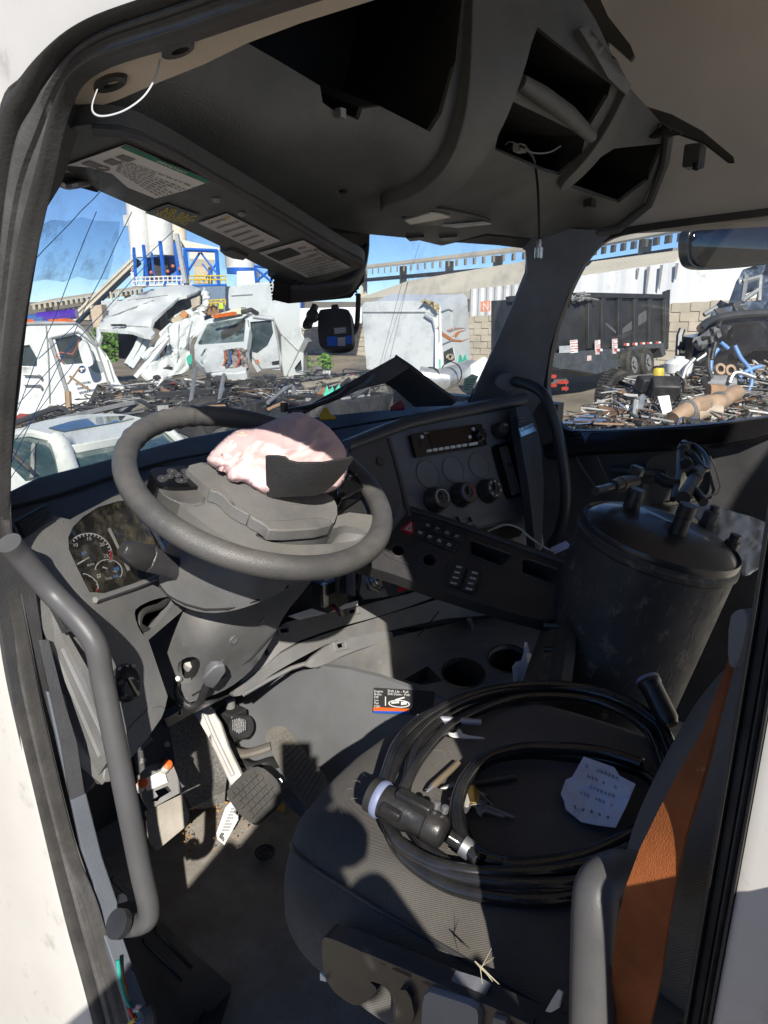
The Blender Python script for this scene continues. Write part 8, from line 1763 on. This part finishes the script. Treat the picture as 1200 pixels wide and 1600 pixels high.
# dry grass tuft and lint on the lower cushion
fn_cs = tps([(440, 1360, 'X', .56), (600, 1420, 'X', .548), (760, 1500, 'X', .548), (900, 1560, 'X', .548), (700, 1420, 'Z', -.665), (560, 1340, 'Z', -.68)])
GT = tag(None or MB().tube([P(742, 1502, X=.484), P(752, 1512, X=.482), P(780, 1538, X=.48)], [.0006, .0013, .0003], 5).tube([P(752, 1512, X=.482), P(768, 1482, X=.48)], [.0006, .0002], 4).tube([P(752, 1510, X=.482), P(772, 1496, X=.48)], [.0006, .0002], 4).tube([P(750, 1508, X=.482), P(754, 1538, X=.48)], [.0006, .0002], 4).tube([P(752, 1512, X=.482), P(764, 1526, X=.478), P(770, 1534, X=.478)], [.0006, .0005, .0002], 4).build('grass_seed_head', mat('dry_straw', (.45, .4, .28), .8)), 'dry grass seed head stuck to the lower seat cushion', 'grass seed head')
mb = MB()
for k in range(150):
    x, y = rnd.uniform(480, 1000), rnd.uniform(1120, 1480)
    p = P(x, y, Z=-.660) if y < 1370 else P(x, y, X=.492)
    if y >= 1370 and (p.z > -.70 or p.z < -.78 or p.y > .5): continue
    if y < 1370 and not (.58 < p.x < 1.06 and p.y < .56): continue
    a = rnd.uniform(0, 6.28); l = rnd.uniform(.003, .016); d = Vector((math.cos(a), math.sin(a), 0)) if y < 1370 else Vector((0, math.cos(a), math.sin(a)))
    mb.tube([p, p+d*l*.5+Vector((0, 0, .001)), p+d*l+Vector((rnd.uniform(-.004, .004), rnd.uniform(-.004, .004), 0))], .00016, 3)
tag(mb.build('lint', mat('lint', (.28, .25, .2), .9)), 'fine pale lint and hairs scattered over the seat cloth', 'lint', kind='stuff')
# tissue in the cup hole
fn_ts = tps([(800, 1070, 't', 1.62), (820, 1005, 't', 1.64), (832, 1030, 't', 1.62), (815, 1040, 't', 1.6)])
def fts(x, y): return fn_ts(x, y)-.012*mnoise.noise(Vector((x/10., y/14., 0)))
tag(MB().panel([(800, 1042), (806, 1034), (814, 1032), (818, 1020), (820, 1003), (824, 1004), (828, 1020), (831, 1024), (824, 1050), (816, 1072), (803, 1068)], fts, (), 5, .001).build('crumpled_tissue', M_pap), 'white crumpled tissue standing in the right cup hole of the console', 'tissue')
# ================================================================== people
def person(name, label, base, face, hgt, shirt, pants, vest=None, photo=False):
    F = Vector(face).normalized(); Rr = Vector((F.y, -F.x, 0)); k = hgt/1.75; base = Vector(base)
    t = thing(name, label, 'person', base)
    def at(f, r, z): return base+(F*f+Rr*r+Vector((0, 0, z)))*k
    J = {'pel': at(0, 0, .95), 'sp': at(0, 0, 1.15), 'ch': at(.01, 0, 1.33), 'nk': at(.0, 0, 1.47), 'hd': at(.03, 0, 1.58+(.0 if photo else 0)), 'ht': at(.02, 0, 1.70+(.0 if photo else 0))}
    Rad = {'pel': .15, 'sp': .135, 'ch': .15, 'nk': .058, 'hd': .088, 'ht': .07}
    E = [('pel', 'sp'), ('sp', 'ch'), ('ch', 'nk'), ('nk', 'hd'), ('hd', 'ht')]
    for s_, n_ in ((-1, 'l'), (1, 'r')):
        if photo: arm = [(.0, .18, 1.42, .062), (.13, .26 if s_ > 0 else .33, 1.28 if s_ > 0 else 1.22, .055), (.23, .10, 1.47, .036), (.265, .055, 1.53, .028)]
        else: arm = [(.0, .19, 1.40, .065), (-.02, .24, 1.13, .046), (.08, .24, .90, .034), (.1, .24, .8, .03)]
        pv = 'ch'
        for i, (f, r, z, rd) in enumerate(arm): q = f'a{n_}{i}'; J[q] = at(f, r*s_, z); Rad[q] = rd; E.append((pv, q)); pv = q
        pv = 'pel'
        for i, (f, r, z, rd) in enumerate(((.0, .1, .88, .095), (.02, .11, .5, .062), (-.02, .11, .09, .045), (.12, .12, .04, .04))): q = f'l{n_}{i}'; J[q] = at(f, r*s_, z); Rad[q] = rd; E.append((pv, q)); pv = q
    keys = list(J); me = bpy.data.meshes.new('body'); me.from_pydata([J[q]-base for q in keys], [(keys.index(a), keys.index(b)) for a, b in E], [])
    o = link_mesh('body', me, None, t, base)
    m_skin = mat('skin', (.45, .27, .19), .55, var=.05); me.materials.append(m_skin)
    sk = o.modifiers.new('skin', 'SKIN'); sl = me.skin_vertices[0].data
    for i, q in enumerate(keys): sl[i].radius = (Rad[q]*k,)*2; sl[i].use_root = q == 'pel'
    o.modifiers.new('sub', 'SUBSURF').render_levels = 2
    mb = MB(); c = at(0, 0, 0)
    mb.loft([[at(a*math.sin(2*math.pi*i/20)*1., b*math.cos(2*math.pi*i/20), z) for i in range(20)] for z, a, b in ((.92, .155, .185), (1.1, .15, .18), (1.3, .15, .18), (1.38, .12, .17), (1.43, .075, .09))]).build('shirt', shirt, t, ang=180)
    for s_ in (-1, 1):
        n_ = 'l' if s_ < 0 else 'r'
        MB().tube([J[f'a{n_}0'], J[f'a{n_}1'].lerp(J[f'a{n_}0'], .25)], [.078*k, .062*k], 12).build('sleeve', shirt, t)
        MB().tube([at(0, .09*s_, .98), J[f'l{n_}0'], J[f'l{n_}1'], J[f'l{n_}2']], [.12*k, .112*k, .078*k, .07*k], 14).build('trouser_leg', pants, t)
        MB().loft([[J[f'l{n_}3']+(F*f+Rr*r+Vector((0, 0, z)))*k for f, r, z in sec_] for sec_ in ([(-.2, -.045, -.035), (-.2, .045, -.035), (.12, .05, -.035), (.12, -.05, -.035)], [(-.2, -.04, .05), (-.2, .04, .05), (.08, .04, .03), (.08, -.04, .03)])]).build('shoe', M_blk2, t, bevel=.015*k)
        w_ = J[f'a{n_}3']; d0 = (w_-J[f'a{n_}2']).normalized()
        mb = MB().ball(w_+d0*.04*k, (.04*k, .04*k, .028*k), 10, 6)
        for j in range(4): b0 = w_+d0*.07*k+Vector((0, 0, (.024-.016*j)*k)); mb.tube([b0, b0+d0*(.03-.004*abs(j-1))*k, b0+(d0*.045-Rr*s_*.02)*k], [.009*k, .008*k, .006*k], 7)
        b0 = w_+d0*.03*k-Rr*s_*.03*k; mb.tube([b0, b0+(d0*.02-Rr*s_*.02)*k, b0+(d0*.045-Rr*s_*.025)*k], [.011*k, .009*k, .007*k], 7)
        mb.build('hand', m_skin, t)
    MB().ball(at(.015, 0, 1.63+(.0 if photo else 0)), (.088*k, .088*k, .1*k), 16, 10).build('hard_hat' if vest else 'hair', mat('hat_yellow', (.6, .5, .1), .4) if vest else M_rub, t)
    hz = 1.60+(.0 if photo else 0); f_ = MB().tube([at(.105, 0, hz), at(.125, 0, hz-.035), at(.108, 0, hz-.045)], [.008*k, .014*k, .01*k], 8)
    for s_ in (-1, 1): f_.ball(at(.02, .092*s_, hz-.03), (.02*k, .012*k, .03*k), 8, 6)
    f_.build('face', m_skin, t)
    if photo:
        for s_, n_ in ((-1, 'l'), (1, 'r')): MB().tube([J[f'a{n_}0'], J[f'a{n_}1'], J[f'a{n_}1'].lerp(J[f'a{n_}2'], .85)], [.09, .085, .065], 12).build('sleeve', shirt, t)
    if vest: MB().loft([[at(a*math.sin(2*math.pi*i/20), b*math.cos(2*math.pi*i/20), z) for i in range(20)] for z, a, b in ((.95, .17, .2), (1.3, .18, .215), (1.42, .135, .2))], cap=False).build('safety_vest', vest, t)
    return t
person('person', 'worker in a bright yellow safety vest and hard hat below the silos', P(347, 500, t=63), -_h, 1.75, mat('work_shirt', (.1, .12, .2), .8), mat('work_trousers', (.04, .05, .09), .85), mat('hi_vis', (.5, .75, .02), .6))
tag(MB().box(-_h*.014+Vector((0, 0, -.08)), (.009, .074, .155), (_h, RT, Vector((0, 0, 1)))).build('phone', M_gloss, bevel=.004), 'black phone held up in both hands outside the open door', 'phone')
person('person', 'person standing on the cab step outside the door with both arms raised', -_h*.30+RT*.02+Vector((0, 0, -1.70)), _h, 1.75, mat('photographer_shirt', (.12, .12, .13), .85), mat('jeans', (.03, .05, .1), .85), photo=True)
MB().box((-.25, -.2, -1.74), (.75, 1.0, .05)).build('boarding_step', M_steel, CAB)
